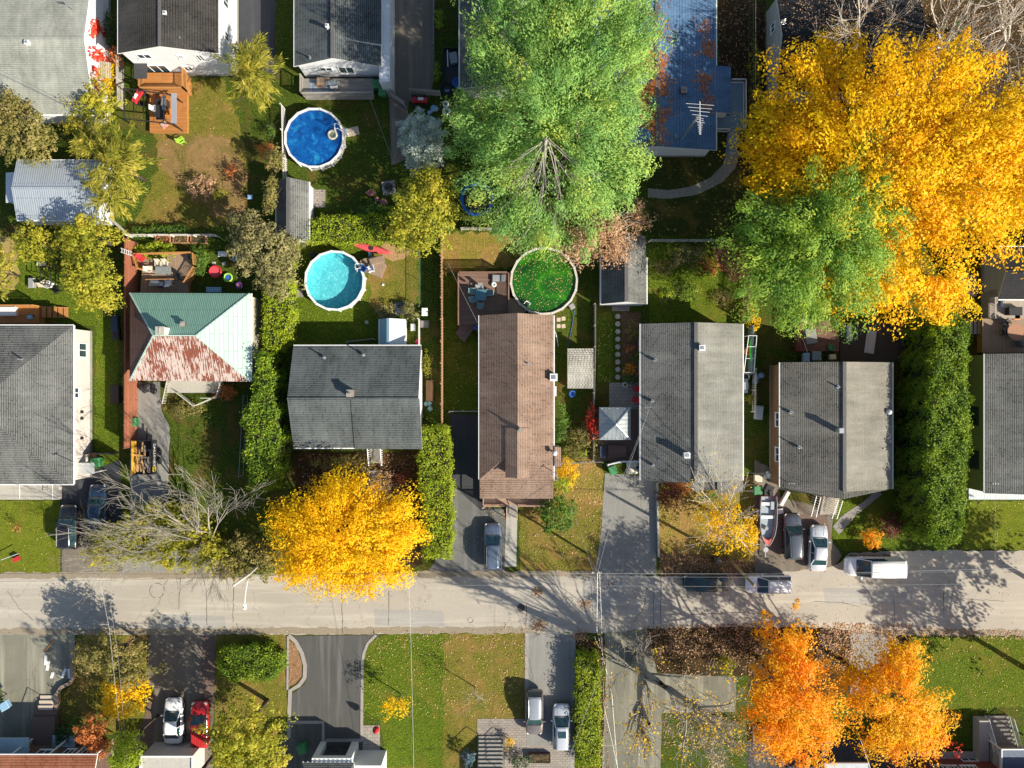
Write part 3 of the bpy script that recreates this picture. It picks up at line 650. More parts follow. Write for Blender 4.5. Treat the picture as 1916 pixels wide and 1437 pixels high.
# --- blue-grey house with antenna
t, b, rf = house('bungalow', 'blue-grey shingled house scattered with rusty needles, TV antenna by its end wall', 'house', (1112, -90, 1340, 281), 3.0, 4.1, 'y', SH_BLUE, W_WHITE, ridge=1229, over=.35)
X0, X1, Y0, Y1 = b
m = MB(); a = P(1340, 210, 2.98); c = P(1368, 125, 2.7); slab(m, [(a.x, a.y, 3.0), (c.x, a.y, 2.7), (c.x, c.y, 2.7), (a.x, c.y, 3.0)]); m.build('side_roof', [SH_BLUE, TRIM], rf)
m = MB(); m.box(X1 + .003, c.x - .2, a.y + .25, c.y - .2, 0, 2.55); m.build('side_wing', W_WHITE, t)
vent(rf, 1280, 168, 3.7, 'brick', .26, .35); vent(rf, 1233, 110, 4.0, 'pipe', h=.7); vent(rf, 1265, 252, 3.7, 'pipe')
# --- black-roofed house at top right
t, b, rf = house('bungalow', 'black-roofed house with pale end wall under bare branches and the yellow maple', 'house', (1452, -10, 1720, 172), 3.1, 4.7, 'x', SH_NIGHT, W_GREY, ridge=65, over=.15)
window(t, 'W', b[0], P(0, 52, 2).y, 2.0, 1.0, 1.0); vent(rf, 1466, 41, 4.3, 'dish', h=.5); vent(rf, 1600, 90, 4.3, 'box', .15, .3)
# --- grey hip-roofed house at the left
t, b, rf = house('bungalow', 'large grey hip-roofed house with pale pink side wall at the left edge', 'house', (-135, 609, 137, 906), 3.5, 6.0, 'y', SH_GREY, W_PALE, hip=(7.2, 7.2), over=.3)
X0, X1, Y0, Y1 = b
window(t, 'E', X1, P(0, 655, 2).y, 1.6, 1.5, 1.3); window(t, 'E', X1, P(0, 735, 2.5).y, 2.6, 1.1, .8)
m = MB()
for py in (771, 783, 820): q = P(0, py, 1.7); m.box(X1 + .01, X1 + .15, q.y - .12, q.y + .12, 1.6, 1.95)
m.build('wall_lamp', BLACKM, t)
vent(rf, 33, 672, 4.6, 'pipe', h=.7); vent(rf, 118, 868, 3.8, 'mast', h=1.3)
m = MB(); q0, q1 = P(-100, 935, .5), P(110, 895, .5); m.box(q0.x, q1.x, q0.y, Y0 - .003, 0, .5); m.build('porch_slab', CONC, t)
m = MB()
for k in range(2):
    xx = P(30 + k * 62, 0, 1).x; m.beam((xx, q0.y + .1, .5), (xx, Y0 - .1, .5), .06, .06)
m.build('porch_joint', TRIM, t)
m = MB(); q = P(97, 905, .9)
for k in range(7): m.beam((q.x - .6, q.y + .9 - k * .25, .55), (q.x - .6, q.y + .9 - k * .25, 1.4), .03)
m.beam((q.x - .6, q.y + .9, 1.4), (q.x - .6, q.y - .6, 1.4), .05); m.build('railing', BLACKM, t)
m = MB(); a = P(137, 866, 2.3); m.box(X1 + .003, X1 + 1.6, a.y - 1.1, a.y, 2.2, 2.3); m.beam((X1 + 1.5, a.y - 1, 0), (X1 + 1.5, a.y - 1, 2.2), .1); m.build('door_canopy', M('green_canopy', (.5,.52,.5), (.4,.42,.4)), t)
# --- green and rust hip roof
ze, zr = 3.3, 5.1
A, Bc, Cc, Dd = P(243, 712, ze), P(469, 714, ze), P(468, 549, ze), P(243, 548, ze); r0, r1 = P(287, 628, zr), P(367, 628, zr)
t = thing('square_house', 'house with a patchwork tin hip roof: green, pale green, brown and rusted white', 'house', (P(356, 631).x, P(356, 631).y, 0))
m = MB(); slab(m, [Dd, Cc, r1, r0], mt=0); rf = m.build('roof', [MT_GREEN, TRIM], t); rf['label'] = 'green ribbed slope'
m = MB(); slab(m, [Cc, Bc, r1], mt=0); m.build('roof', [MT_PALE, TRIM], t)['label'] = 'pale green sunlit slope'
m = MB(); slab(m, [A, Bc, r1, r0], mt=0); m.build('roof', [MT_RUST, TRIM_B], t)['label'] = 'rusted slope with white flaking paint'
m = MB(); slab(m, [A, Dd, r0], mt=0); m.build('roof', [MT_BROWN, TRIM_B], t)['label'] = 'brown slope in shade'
m = MB(); m.box(A.x + .3, Bc.x - .1, A.y + .3, Dd.y - .3, 0, 3.2); m.build('wall', W_CREAM, t)
m = MB()
for p, q in ((Dd, r0), (Cc, r1), (A, r0), (Bc, r1), (r0, r1)): m.beam(p + Vector((0, 0, .03)), q + Vector((0, 0, .03)), .14, .05)
m.build('ridge_cap', MT_PALE, t)
m = MB(); m.box(Bc.x + .003, Bc.x + .12, Bc.y, Cc.y, 3.16, 3.27); m.build('gutter', TRIM, t)
q = P(303, 619, 5.8); m = MB(); m.box(q.x - .5, q.x + .25, q.y - .35, q.y + .35, 4.2, 5.9); o = m.build('chimney', M('painted_chimney', (.62,.54,.53), (.5,.45,.44), 6), t)
m = MB(); m.box(q.x - .55, q.x + .3, q.y - .4, q.y + .4, 5.902, 5.98); m.box(q.x - .2, q.x - .1, q.y - .3, q.y + .3, 5.981, 6.05); m.build('chimney_cap', CONC, o)
vent(t, 341, 606, 4.7, 'brick', .2, .25)
# --- slate roof house
ze = 3.2
t, b, rf = house('bungalow', 'slate-grey roofed bungalow between the tall cedar row and the picket fence', 'house', (549, 647, 788, 838), 3.2, 5.1, 'x', SH_SLATE, W_WHITE, ridge=746, over=.3)
X0, X1, Y0, Y1 = b
vent(rf, 604, 669, 3.9, 'pipe', h=.6); vent(rf, 678, 664, 3.85, 'pipe', h=.6); vent(rf, 655, 736, 5.0, 'brick', .3, .6)
m = MB(); q = P(656, 746, 5.1); e = P(790, 840, 3.25)
slab(m, [(q.x, q.y, 5.18), (e.x, q.y, 5.18), (e.x, e.y, 3.28), (q.x, e.y, 3.28)], .1); m.build('raised_roof', [SH_SLATE, TRIM], rf)
for px in (580, 620, 745): window(t, 'S', Y0, P(px, 0, 1.7).x, 1.7, 1.4, 1.2)
# --- brown house
ze, zr = 3.1, 5.3
x0, x1 = P(897, 0, ze).x, P(1036, 0, ze).x; yN = P(0, 590, ze).y; yS = P(0, 933, ze - .5).y; yh = P(0, 897, ze).y; xr = P(968, 0, zr).x; yr = P(0, 836, zr).y
t = thing('bungalow', 'long brown-shingled bungalow between the black driveway and the stepping-stone garden', 'house', ((x0 + x1) / 2, (yN + yS) / 2, 0))
m = MB(); zs = lambda y: zr - (zr - ze) * (yr - y) / (yr - yh)
slab(m, [(x0, yh, ze), (xr, yr, zr), (xr, yN, zr), (x0, yN, ze)], mt=0)
slab(m, [(x1, yh, ze), (x1, yN, ze), (xr, yN, zr), (xr, yr, zr)], mt=0)
slab(m, [(x1, yh, ze), (xr, yr, zr), (x0, yh, ze)], mt=0); slab(m, [(x0 + .02, yS, ze - .45), (x1 - .02, yS, ze - .45), (x1 - .02, yh, ze - .01), (x0 + .02, yh, ze - .01)], mt=0)
rf = m.build('roof', [SH_BROWN, TRIM], t)
m = MB(); wx = 1.15; yd = P(0, 894, 5).y; dz = (zr - ze) * wx / (xr - x0)
slab(m, [(xr - wx, yd, zr + .05 - dz), (xr, yd, zr + .05), (xr, yr + 1.8, zr + .05), (xr - wx, yr + 1.8, zr + .05 - dz)]); slab(m, [(xr + wx, yd, zr + .05 - dz), (xr, yd, zr + .05), (xr, yr + 1.8, zr + .05), (xr + wx, yr + 1.8, zr + .05 - dz)])
m.face([(xr - wx + .1, yd + .3, zr - dz - .05), (xr + wx - .1, yd + .3, zr - dz - .05), (xr, yd + .3, zr - .05)]); m.face([(xr - wx + .1, yd + .3, zr - dz - .05), (xr + wx - .1, yd + .3, zr - dz - .05), (xr + wx - .1, yd + .3, zr - dz - 1.2), (xr - wx + .1, yd + .3, zr - dz - 1.2)][::-1])
m.box(xr - wx + .1, xr + wx - .1, yd + .3, yr + .5, 3.2, zr - dz - .06)
m.build('gablet', [SH_BROWN, TRIM_B], rf)
m = MB(); X0, X1, Y0, Y1 = x0 + .35, x1 - .35, P(0, 917, 3).y, yN - .3
m.box(X0, X1, yh, Y1, 0, ze - .05); m.box(X0, X1, Y0, yh - .003, 0, ze - .55)
m.face([(X0, Y1, ze - .05), (X1, Y1, ze - .05), (xr, Y1, zr - .2)][::-1]); m.build('wall', W_CREAM, t)
m = MB(); m.box(x1 + .003, x1 + .1, yh, yN, ze - .14, ze - .03); m.box(x0 - .1, x0 - .003, yh, yN, ze - .14, ze - .03); m.build('gutter', TRIM, rf)
a = P(1048, 871, 3); c = P(1036, 838, 3); m = MB(); m.box(x1 + .101, a.x, a.y, c.y, 0, 3.05); o = m.build('side_bay', W_CREAM, t)
m = MB(); slab(m, [(x1 + .102, a.y - .1, 3.3), (a.x + .1, a.y - .1, 3.08), (a.x + .1, c.y + .1, 3.08), (x1 + .102, c.y + .1, 3.3)]); m.build('bay_roof', [SH_BROWN, TRIM], o)
vent(rf, 1036, 706, 3.2, 'box', .32, .75); vent(rf, 972, 804, 5.1, 'brick', .14, .35); vent(rf, 1038, 848, 3.3, 'ball', h=.75); vent(rf, 1034, 884, 3.3, 'mast', h=1.2)
vent(rf, 988, 680, 4.7, 'pipe')
# front porch of the brown house
PINKW = M('salmon_paint', (.55,.36,.27), (.42,.27,.2), 8, .7)
p0, p1 = P(904, 945, .9), P(1028, 930, .9); m = MB(); m.box(p0.x, p1.x, p0.y, Y0 - .003, .0, .8); m.build('porch', stripes('porch_boards', (.45,.30,.22), (.36,.24,.18), .14, 1), t)
m = MB()
for xa, xb in ((p0.x, P(945, 0, 1.8).x), (P(969, 0, 1.8).x, p1.x)):
    m.beam((xa, p0.y + .05, 1.72), (xb, p0.y + .05, 1.72), .1); m.beam((xa, p0.y + .05, .95), (xb, p0.y + .05, .95), .07)
    n = int((xb - xa) / .17)
    for k in range(n + 1): m.beam((xa + (xb - xa) * k / n, p0.y + .05, .82), (xa + (xb - xa) * k / n, p0.y + .05, 1.7), .05)
for xx in (p0.x + .05, p1.x - .05): m.beam((xx, p0.y, .8), (xx, p0.y, 2.7), .12); m.beam((xx, p0.y + .1, 1.72), (xx, Y0, 1.72), .08)
m.build('railing', PINKW, t)
m = MB()
for k in range(5): m.box(P(948, 0, .5).x, P(967, 0, .5).x, p0.y - .28 * (k + 1), p0.y - .28 * k - .003, 0, .66 - .13 * k)
m.build('steps', CONC_D, t)
for px in (948, 967.5):
    m = MB(); xx = P(px, 0, .5).x; m.beam((xx, p0.y, 1.6), (xx, p0.y - 1.5, .95), .06); m.beam((xx, p0.y - 1.5, 0), (xx, p0.y - 1.5, .95), .06); m.beam((xx, p0.y, .8), (xx, p0.y, 1.6), .06); m.build('handrail', PINKW, t)
q = P(1036, 732, .8); m = MB(); m.box(X1 + .3, X1 + .75, q.y - .5, q.y + .5, .3, 1.15); m.disc((X1 + .52, q.y), .18, 1.152, 1.17, 14); m.build('heat_pump', WMETAL, t)
# --- grey house
t, b, rf = house('bungalow', 'long grey bungalow with two white roof vents right of the stepping-stone garden', 'house', (1199, 606, 1390, 899), 3.3, 5.0, 'y', SH_GREY, W_WHITE, ridge=1302, over=.35, roofm2=shingle('grey_shingle_sun_tint', (.27, .27, .25), (.20, .20, .185), dark=.6, line=.1))  # east slope: paler copy of the shingle, sunlight put into its colour
X0, X1, Y0, Y1 = b
a, c = P(1290, 915, 3.2), P(1340, 898, 3.2); m = MB(); slab(m, [(a.x, a.y, 4.2), (c.x, a.y, 3.6), (c.x, c.y - .02, 3.8), (a.x, c.y - .02, 4.5)]); m.build('front_roof', [SH_GREY, TRIM], rf)
a, c = P(1338, 921, 3.2), P(1390, 899, 3.2); m = MB(); slab(m, [(a.x, a.y, 3.9), (c.x, a.y, 3.25), (c.x, c.y - .02, 3.3), (a.x, c.y - .02, 4.0)]); m.build('front_roof', [SH_GREY, TRIM], rf)
vent(rf, 1314, 651, 4.8, 'box', .24, .5); vent(rf, 1286, 852, 4.8, 'box', .24, .6); vent(rf, 1229, 673, 3.9, 'pipe', h=.9); vent(rf, 1223, 751, 3.8, 'pipe', h=.8); vent(rf, 1223, 871, 3.8, 'pipe', h=.3)
vent(rf, 1212, 762, 3.6, 'mast', h=1.5)
# --- taupe house
t, b, rf = house('bungalow', 'taupe-roofed bungalow with brown side wall above the two silver cars', 'house', (1460, 678, 1670, 915), 3.4, 5.2, 'y', SH_TAUPE, W_BROWN, ridge=1580, over=.22, roofm2=shingle('taupe_shingle_sun_tint', (.275, .265, .235), (.21, .205, .185), dark=.65, line=.08))  # east slope takes a lightened shingle copy with the sun in its tone
X0, X1, Y0, Y1 = b
for py, s in ((785, .9), (850, .9)): window(t, 'W', X0, P(0, py, 2).y, 2.2, 1.5, .9)
vent(rf, 1575, 806, 5.15, 'metal', .2, .75); vent(rf, 1571, 724, 5.0, 'pipe', h=.35); vent(rf, 1484, 772, 3.8, 'pipe', h=.6); vent(rf, 1500, 838, 4.1, 'pipe', h=.6); vent(rf, 1664, 771, 3.5, 'ball', h=.3); vent(rf, 1655, 840, 3.6, 'pipe', h=.3); vent(rf, 1481, 905, 3.6, 'mast', h=1.0)
a = P(1458, 912, 3.4); p_ = P(1578, 934, 5.2); c = P(1668, 915, 3.4)
m = MB(); slab(m, [(a.x, b[2] - .25, 3.38), (p_.x, b[2] - .25, 5.18), (p_.x, p_.y, 5.18), (a.x, a.y, 3.38)][::-1]); slab(m, [(c.x, b[2] - .25, 3.38), (p_.x, b[2] - .25, 5.18), (p_.x, p_.y, 5.18), (c.x, c.y, 3.38)]); m.build('gable_overhang', [SH_TAUPE, TRIM], rf)
# --- house at right edge
t, b, rf = house('bungalow', 'olive-walled house with ribbed grey roof cut off by the right edge', 'house', (1843, 662, 2070, 923), 3.2, 4.6, 'y', SH_GREY, W_OLIVE, over=.1)
X0, X1, Y0, Y1 = b
for py in (778, 860): window(t, 'W', X0, P(0, py, 1.6).y, 1.6, 1.9, 1.2, TRIM_D)
vent(rf, 1862, 905, 3.6, 'mast', h=1.1)
m = MB(); y1_ = Y0 - .02; xa, xb = P(1812, 0, .4).x, P(2000, 0, .4).x; m.box(xa, xb, P(0, 935, .5).y, y1_ + .8, 0, .45); m.build('porch', stripes('white_boards', (.62,.68,.72), (.55,.6,.65), .16, 0), t)
m = MB()
for k in range(5): m.box(xa - .0 + k * .32, xa + .3 + k * .32, Y0 + .1, Y0 + 1.3, .1, .5 + .12 * k)
m.build('steps', M('pale_blue_paint', (.42,.52,.58), (.34,.43,.5)), t)
# --- dark roof at the upper right edge
t, b, rf = house('outbuilding', 'black roofed outbuilding littered with fallen leaves by the right edge deck', 'outbuilding', (1868, 462, 2060, 560), 2.9, 4.0, 'x', SH_NIGHT, W_GREY, over=.3)

# --- houses along the bottom edge
t, b, rf = house('brick_house', 'brown brick house with russet roof cut off by the bottom left corner', 'house', (-120, 1413, 182, 1700), 4.0, 6.5, 'x', SH_RUST, W_DBRICK, over=.75)
X0, X1, Y0, Y1 = b
for px in (52, 100): window(t, 'N', Y1, P(px - 20, 0, 2.4).x, 2.4, 1.5, 1.4)
for px in (125, 160): window(t, 'N', Y1, P(px, 0, 2.4).x, 2.3, 1.0, 1.5)
for px in (20, 90, 140, 178): m = MB(); xx = P(px, 0, 3.8).x; m.beam((xx, Y1 + .65, .0), (xx, Y1 + .65, 3.85), .14); m.build('porch_post', TRIM, t)
m = MB(); q = P(70, 0, 2).x; m.box(q - 5.5, q - .6, Y1 + .003, Y1 + 1.6, 2.3, 2.42); m.box(q + .9, q + 3.2, Y1 + .003, Y1 + 1.2, 1.0, 1.1); m.build('porch_canopy', M('pale_blue_panel', (.40,.52,.56), (.32,.42,.46)), t)
t = thing('garage', 'flat-roofed white garage below the white and red cars', 'garage', P(310, 1440)); a, c = P(262, 1520, 2.7), P(362, 1413, 2.7)
m = MB(); m.box(a.x, c.x, a.y, c.y, 2.6, 2.7); m.build('roof', M('membrane', (.48,.46,.42), (.36,.35,.33), 3), t)
m = MB(); m.box(a.x + .1, c.x - .1, a.y + .1, c.y - .1, 0, 2.598); m.build('wall', W_PALE, t)
m = MB(); m.box(a.x, a.x + .14, a.y, c.y, 2.702, 2.85); m.box(c.x - .14, c.x, a.y, c.y, 2.702, 2.85); m.box(a.x + .142, c.x - .142, c.y - .14, c.y, 2.702, 2.85); m.build('parapet', TRIM, t)
# modern house
t = thing('modern_house', 'modern white house with dark garage door at the bottom of the new driveway', 'house', P(640, 1470))
def bxp(name, mat, px0, px1, py0, py1, z0, z1, par, lab=None):
    a, c = P(px0, py1, z1), P(px1, py0, z1); mm = MB(); mm.box(a.x, c.x, a.y, c.y, z0, z1); o = mm.build(name, mat, par)
    if lab: o['label'] = lab
    return o
WS = M('white_stucco', (.68,.70,.71), (.58,.6,.61), 5)
a = P(602, 1388, 0).x; c = P(664, 0, 0).x; yf = P(0, 1387, 0).y
m = MB(); m.box(a - .1, a + .5, yf - 3.4, yf, 0, 3.2); m.box(c - .3, c + .4, yf - 3.4, yf, 0, 3.2); m.box(a + .502, c - .302, yf - 3.4, yf, 2.7, 3.2); o = m.build('garage_front', WS, t)
m = MB(); m.box(a + .51, c - .31, yf - .7, yf - .6, 0, 2.69); o2 = m.build('garage_door', TRIM_D, o)
m = MB()
for k in range(3): m.box(a + 1.0, a + 2.0, yf - .598, yf - .57, .8 + k * .6, 1.0 + k * .6)
m.build('door_light', GLASS, o2)
m = MB(); yb = yf - .35; r = [(a - 1.0, yb, 3.4), (c + .7, yb, 3.4), (c + .7, yb - 8, 3.4), (a - 1.0, yb - 8, 3.4)]; cx = (a + c) / 2
slab(m, [r[0], r[1], (cx + 1, yb - 2.2, 4.6), (cx - 1.5, yb - 2.2, 4.6)]); slab(m, [r[1], r[2], (cx + 1, yb - 5, 4.6), (cx + 1, yb - 2.2, 4.6)]); slab(m, [r[3], r[0], (cx - 1.5, yb - 2.2, 4.6), (cx - 1.5, yb - 5, 4.6)]); slab(m, [r[2], r[3], (cx - 1.5, yb - 5, 4.6), (cx + 1, yb - 5, 4.6)])
rf = m.build('roof', [SH_SLATE, TRIM], t)
m = MB()
for k in range(12): m.disc((a - .9 + k * (c - a + 1.5) / 11, yb + .08), .045, 3.3, 3.42, 6)
m.build('string_light', WMETAL, rf)
m = MB(); m.box(c + .402, c + 3.3, yf - 5, yf - .9, 0, 2.9); o = m.build('entrance_wing', WS, t)
m = MB(); m.box(c + .5, c + 3.4, yf - 4.8, yf - 1.6, 2.902, 3.05); m.build('flat_roof', M('grey_membrane', (.22,.25,.28), (.17,.19,.22), 3), o)
# red brick house
t, b, rf = house('brick_house', 'dark red brick house with white windows at the bottom right', 'house', (1740, 1455, 2010, 1700), 4.4, 6.2, 'x', SH_NIGHT, W_BRICK, over=.3)
X0, X1, Y0, Y1 = b
for px in (1786, 1822): window(t, 'N', Y1, P(px, 0, 2.8).x, 2.8, 1.6, 1.9, panes=4)
window(t, 'N', Y1, P(1812, 0, .6).x, .7, 1.6, .7)
window(t, 'N', Y1, P(1745, 0, 2.6).x + 1.1, 2.6, 1.5, 1.6, panes=3)
m = MB(); m.box(X0 + .2, X1 - .1, Y1 + .003, Y1 + .5, 0, .5); m.build('ledge', CONC, t)
# stone steps with white railings
t = thing('front_steps', 'grey concrete stair with white lattice railings beside the red brick house', 'stairs', P(1880, 1370))
m = MB(); a, c = P(1840, 1338, 0), P(1880, 1420, 0)
for k in range(8): m.box(a.x, a.x + 2.5, a.y - .36 * (k + 1), a.y - .36 * k, 0, .17 * (k + 1) + k * .001)
m.box(a.x, a.x + 2.5, a.y - 5.2, a.y - 2.883, 0, 1.45); m.build('steps', CONC_D, t)
for xx in (a.x - .03, a.x + 2.53):
    m = MB(); m.beam((xx, a.y, .9), (xx, a.y - 2.9, 2.4), .07); m.beam((xx, a.y, .25), (xx, a.y - 2.9, 1.6), .05); m.beam((xx, a.y - 2.9, 2.4), (xx, a.y - 5.2, 2.4), .07)
    for k in range(19): y_ = a.y - .155 * k; m.beam((xx, y_, .2 + .08 * k), (xx, y_, .9 + .083 * k), .035)
    for k in range(12): y_ = a.y - 2.95 - .2 * k; m.beam((xx, y_, 1.45), (xx, y_, 2.4), .035)
    m.build('railing', TRIM, t)
m = MB(); m.box(a.x - 1.1, a.x - .1, a.y - 5.2, a.y - .1, 0, 1.0); m.build('side_wall', CONC, t)
t = thing('entrance_canopy', 'dark blue flat canopy roof in the bottom right corner', 'canopy', P(1905, 1425)); a, c = P(1875, 1480, 3.0), P(1960, 1403, 3.0)
m = MB(); m.box(a.x, c.x, a.y, c.y, 2.85, 3.0); m.build('roof', M('blue_membrane', (.10,.14,.2), (.07,.1,.15), 3), t)
m = MB(); m.beam((a.x + .1, c.y - .1, 0), (a.x + .1, c.y - .1, 2.85), .12); m.beam((c.x - .1, c.y - .1, 0), (c.x - .1, c.y - .1, 2.85), .12); m.build('post', TRIM, t)
m = MB(); m.box(a.x - .08, c.x, c.y + .002, c.y + .08, 2.8, 3.05); m.box(a.x - .08, a.x - .002, a.y, c.y, 2.8, 3.05); m.build('fascia', TRIM, t)
# concrete stair of the front walk
t = thing('front_steps', 'dark grey concrete stair dropping south beside a blue spruce shrub', 'stairs', P(918, 1400)); a = P(896, 1376, 0)
m = MB()
for k in range(9): m.box(a.x, a.x + 2.55, a.y - .33 * (k + 1), a.y - .33 * k, 0, .16 * (k + 1))
m.box(a.x, a.x + 2.55, a.y - 6, a.y - 2.973, 0, 1.46); m.build('steps', CONC_D, t)
for xx in (a.x - .08, a.x + 2.63): m = MB(); m.beam((xx, a.y + .2, 0), (xx, a.y + .2, .9), .06); m.beam((xx, a.y + .2, .9), (xx, a.y - 3, 2.35), .05); m.beam((xx, a.y - 3, 1.2), (xx, a.y - 3, 2.35), .05); m.build('handrail', BLACKM, t)
# flat carport at the bottom
t = thing('carport', 'grey flat-roofed carport under the orange maples at the bottom edge', 'carport', P(1600, 1440)); a, c = P(1540, 1500, 2.6), P(1625, 1428, 2.6)
m = MB(); m.box(a.x, c.x, a.y, c.y, 2.5, 2.6); m.build('roof', M('pale_membrane', (.50,.54,.57), (.4,.43,.46), 3), t)
m = MB(); [m.beam((x_, c.y - .1, 0), (x_, c.y - .1, 2.5), .12) for x_ in (a.x + .1, c.x - .1)]; m.build('post', BLACKM, t)
m = MB(); m.box(a.x, c.x, c.y + .002, c.y + .1, 2.42, 2.66); m.box(a.x, a.x + .1, a.y, c.y, 2.602, 2.72); m.build('fascia', TRIM_B, t)

# ------------------------------------------------------------------ sheds and gazebos
t, b, rf = house('metal_shed', 'blue-grey ribbed tin shed beside the willow at the left', 'shed', (31, 300, 187, 412), 2.6, 3.3, 'x', MT_BLUE, W_WHITE, ridge=352, over=.08)
t = thing('lean_to', 'small pale lean-to against the tin shed at the left edge', 'shed', P(22, 350)); a, c = P(8, 378, 2.1), P(33, 322, 2.1)
m = MB(); slab(m, [(a.x, a.y, 1.9), (c.x, a.y, 2.2), (c.x, c.y, 2.2), (a.x, c.y, 1.9)]); m.build('roof', [M('white_panel', (.6,.64,.7), (.5,.55,.6)), TRIM], t)
m = MB(); m.box(a.x + .1, c.x - .02, a.y + .1, c.y - .1, 0, 1.75); m.build('wall', W_WHITE, t)
t, b, rf = house('garden_shed', 'narrow grey-shingled white shed between the dark pool and the turquoise pool', 'shed', (517, 340, 578, 449), 2.2, 3.7, 'y', SH_GREY, W_WHITE, ridge=539, over=.12)
window(t, 'E', b[1], P(0, 385, 1.3).y, 1.3, .6, .6)
t, b, rf = house('metal_shed', 'small metal garden shed with a white roof slope and one coloured blue for shade', 'shed', (710, 597, 757, 645), 1.9, 2.8, 'y', M('shade_blue_steel', (.22,.36,.46), (.18,.3,.4), 4, .4, .3), WMETAL, ridge=726, over=.04, roofm2=M('white_steel', (.55,.60,.62), (.48,.53,.55), 4, .4, .2))  # blue on the west slope paints its shade
t, b, rf = house('garden_shed', 'grey gabled shed beside the green pool, west slope coloured darker for shade', 'shed', (1125, 482, 1210, 569), 2.3, 4.3, 'y', SH_SLATE, W_WHITE, ridge=1172, over=.1, roofm2=SH_GREY)  # slate shingle on the west slope stands in for its shade
a, c = P(1171, 483, 2.8), P(1210, 440, 2.8); m = MB(); slab(m, [(a.x, a.y + .02, 4.2), (c.x, a.y + .02, 2.3), (c.x, c.y, 2.3), (a.x, c.y, 4.2)]); m.build('roof_extension', [SH_GREY, TRIM], rf)
m = MB(); m.box(a.x + .1, c.x - .1, b[3] + .003, c.y - .1, 0, 2.4); m.build('rear_bay', W_WHITE, t)
t = thing('flat_shed', 'low shed with mottled patchy roof between brown house and grey fence', 'shed', P(1086, 690)); a, c = P(1062, 727, 2.1), P(1110, 652, 2.1)
m = MB(); slab(m, [(a.x, a.y, 2.0), (c.x, a.y, 2.25), (c.x, c.y, 2.25), (a.x, c.y, 2.0)]); m.build('roof', [shingle('patchy_shingle', (.52,.50,.45), (.10,.10,.10), .2, .3, .3, blotch=.5, line=.2), TRIM_D], t)
m = MB(); m.box(a.x + .12, c.x - .12, a.y + .12, c.y - .12, 0, 1.98); m.build('wall', W_GREY, t)
t = thing('gazebo', 'square metal-roofed gazebo beside the brick terrace and red-leaved vine', 'gazebo', P(1150, 792)); a, c = P(1121, 823, 2.3), P(1180, 762, 2.3); ap = Vector(((a.x + c.x) / 2, (a.y + c.y) / 2, 3.3))
q = [Vector((a.x, a.y, 2.3)), Vector((c.x, a.y, 2.3)), Vector((c.x, c.y, 2.3)), Vector((a.x, c.y, 2.3))]
m = MB(); [slab(m, [q[i], q[(i + 1) % 4], ap], .06) for i in range(4)]; rf = m.build('roof', [MT_GREY, TRIM_D], t)
m = MB(); [m.beam(v + Vector((0, 0, .02)), ap + Vector((0, 0, .02)), .09, .04) for v in q]; m.build('hip_cap', METAL, rf)
for v in q: m = MB(); d = (ap - v) * .06; m.beam((v.x + d.x, v.y + d.y, 0), (v.x + d.x, v.y + d.y, 2.25), .1); m.build('post', BLACKM, t)
# ------------------------------------------------------------------ vegetation
def np_mesh(name, verts, mats, rv=None, parent=None, quad=4):
    me = bpy.data.meshes.new(name); n = len(verts); k = n // quad
    me.vertices.add(n); me.loops.add(n); me.polygons.add(k)
    me.vertices.foreach_set('co', np.ascontiguousarray(verts, 'f').ravel())
    me.loops.foreach_set('vertex_index', np.arange(n, dtype='i'))
    me.polygons.foreach_set('loop_start', np.arange(0, n, quad, dtype='i')); me.polygons.foreach_set('loop_total', np.full(k, quad, 'i'))
    for m in (mats if isinstance(mats, list) else [mats]): me.materials.append(m)
    me.update(calc_edges=True)
    if rv is not None: a = me.attributes.new('r', 'FLOAT', 'FACE'); a.data.foreach_set('value', np.clip(rv, 0, 1).astype('f'))
    o = bpy.data.objects.new(name, me); C.objects.link(o)
    if parent is not None: o.parent = parent
    return o
def unit(a): return a / np.maximum(np.linalg.norm(a, axis=1, keepdims=True), 1e-6)
def leaves(name, p, n, s, mat, parent, rv, asp=.6, along=None):
    """one small pointed blade per point; p relative to the plant's base"""
    N_ = len(p); n = unit(n); u = NR.normal(size=(N_, 3)) if along is None else along + NR.normal(size=(N_, 3)) * .25
    u = unit(u - (u * n).sum(1, keepdims=True) * n); v = np.cross(n, u); s = np.asarray(s).reshape(-1, 1) * np.ones((N_, 1))
    q = np.stack([p - u * s * .5, p - v * s * asp * .5 + u * s * .05, p + u * s * .5, p + v * s * asp * .5 + u * s * .05], 1).reshape(-1, 3)
    return np_mesh(name, q, mat, rv, parent)
def ellip(lobes, n, hollow=.62, jag=.22, zmin=-.45):
    """points spread through the outer part of several ellipsoids"""
    w_ = np.array([(l[1] * l[2] + .3 * l[3] * (l[1] + l[2])) * (l[4] if len(l) > 4 else 1) for l in lobes]); idx = NR.choice(len(lobes), n, p=w_ / w_.sum())
    d = unit(NR.normal(size=(n, 3))); d[:, 2] = np.where(d[:, 2] < zmin, -d[:, 2], d[:, 2])
    c = np.array([tuple(lobes[i][0]) for i in range(len(lobes))])[idx]; r = np.array([lobes[i][1:4] for i in range(len(lobes))])[idx]
    th = np.arctan2(d[:, 1], d[:, 0]); ph = idx * 1.7
    jg = 1 + jag * (np.sin(th * 5 + ph) * .35 + np.sin(th * 11 + ph * 2 + d[:, 2] * 4) * .35 + NR.normal(size=n) * .3)
    rad_ = (hollow + (1 - hollow) * NR.random(n) ** .6) * jg
    return c + d * r * rad_[:, None], d
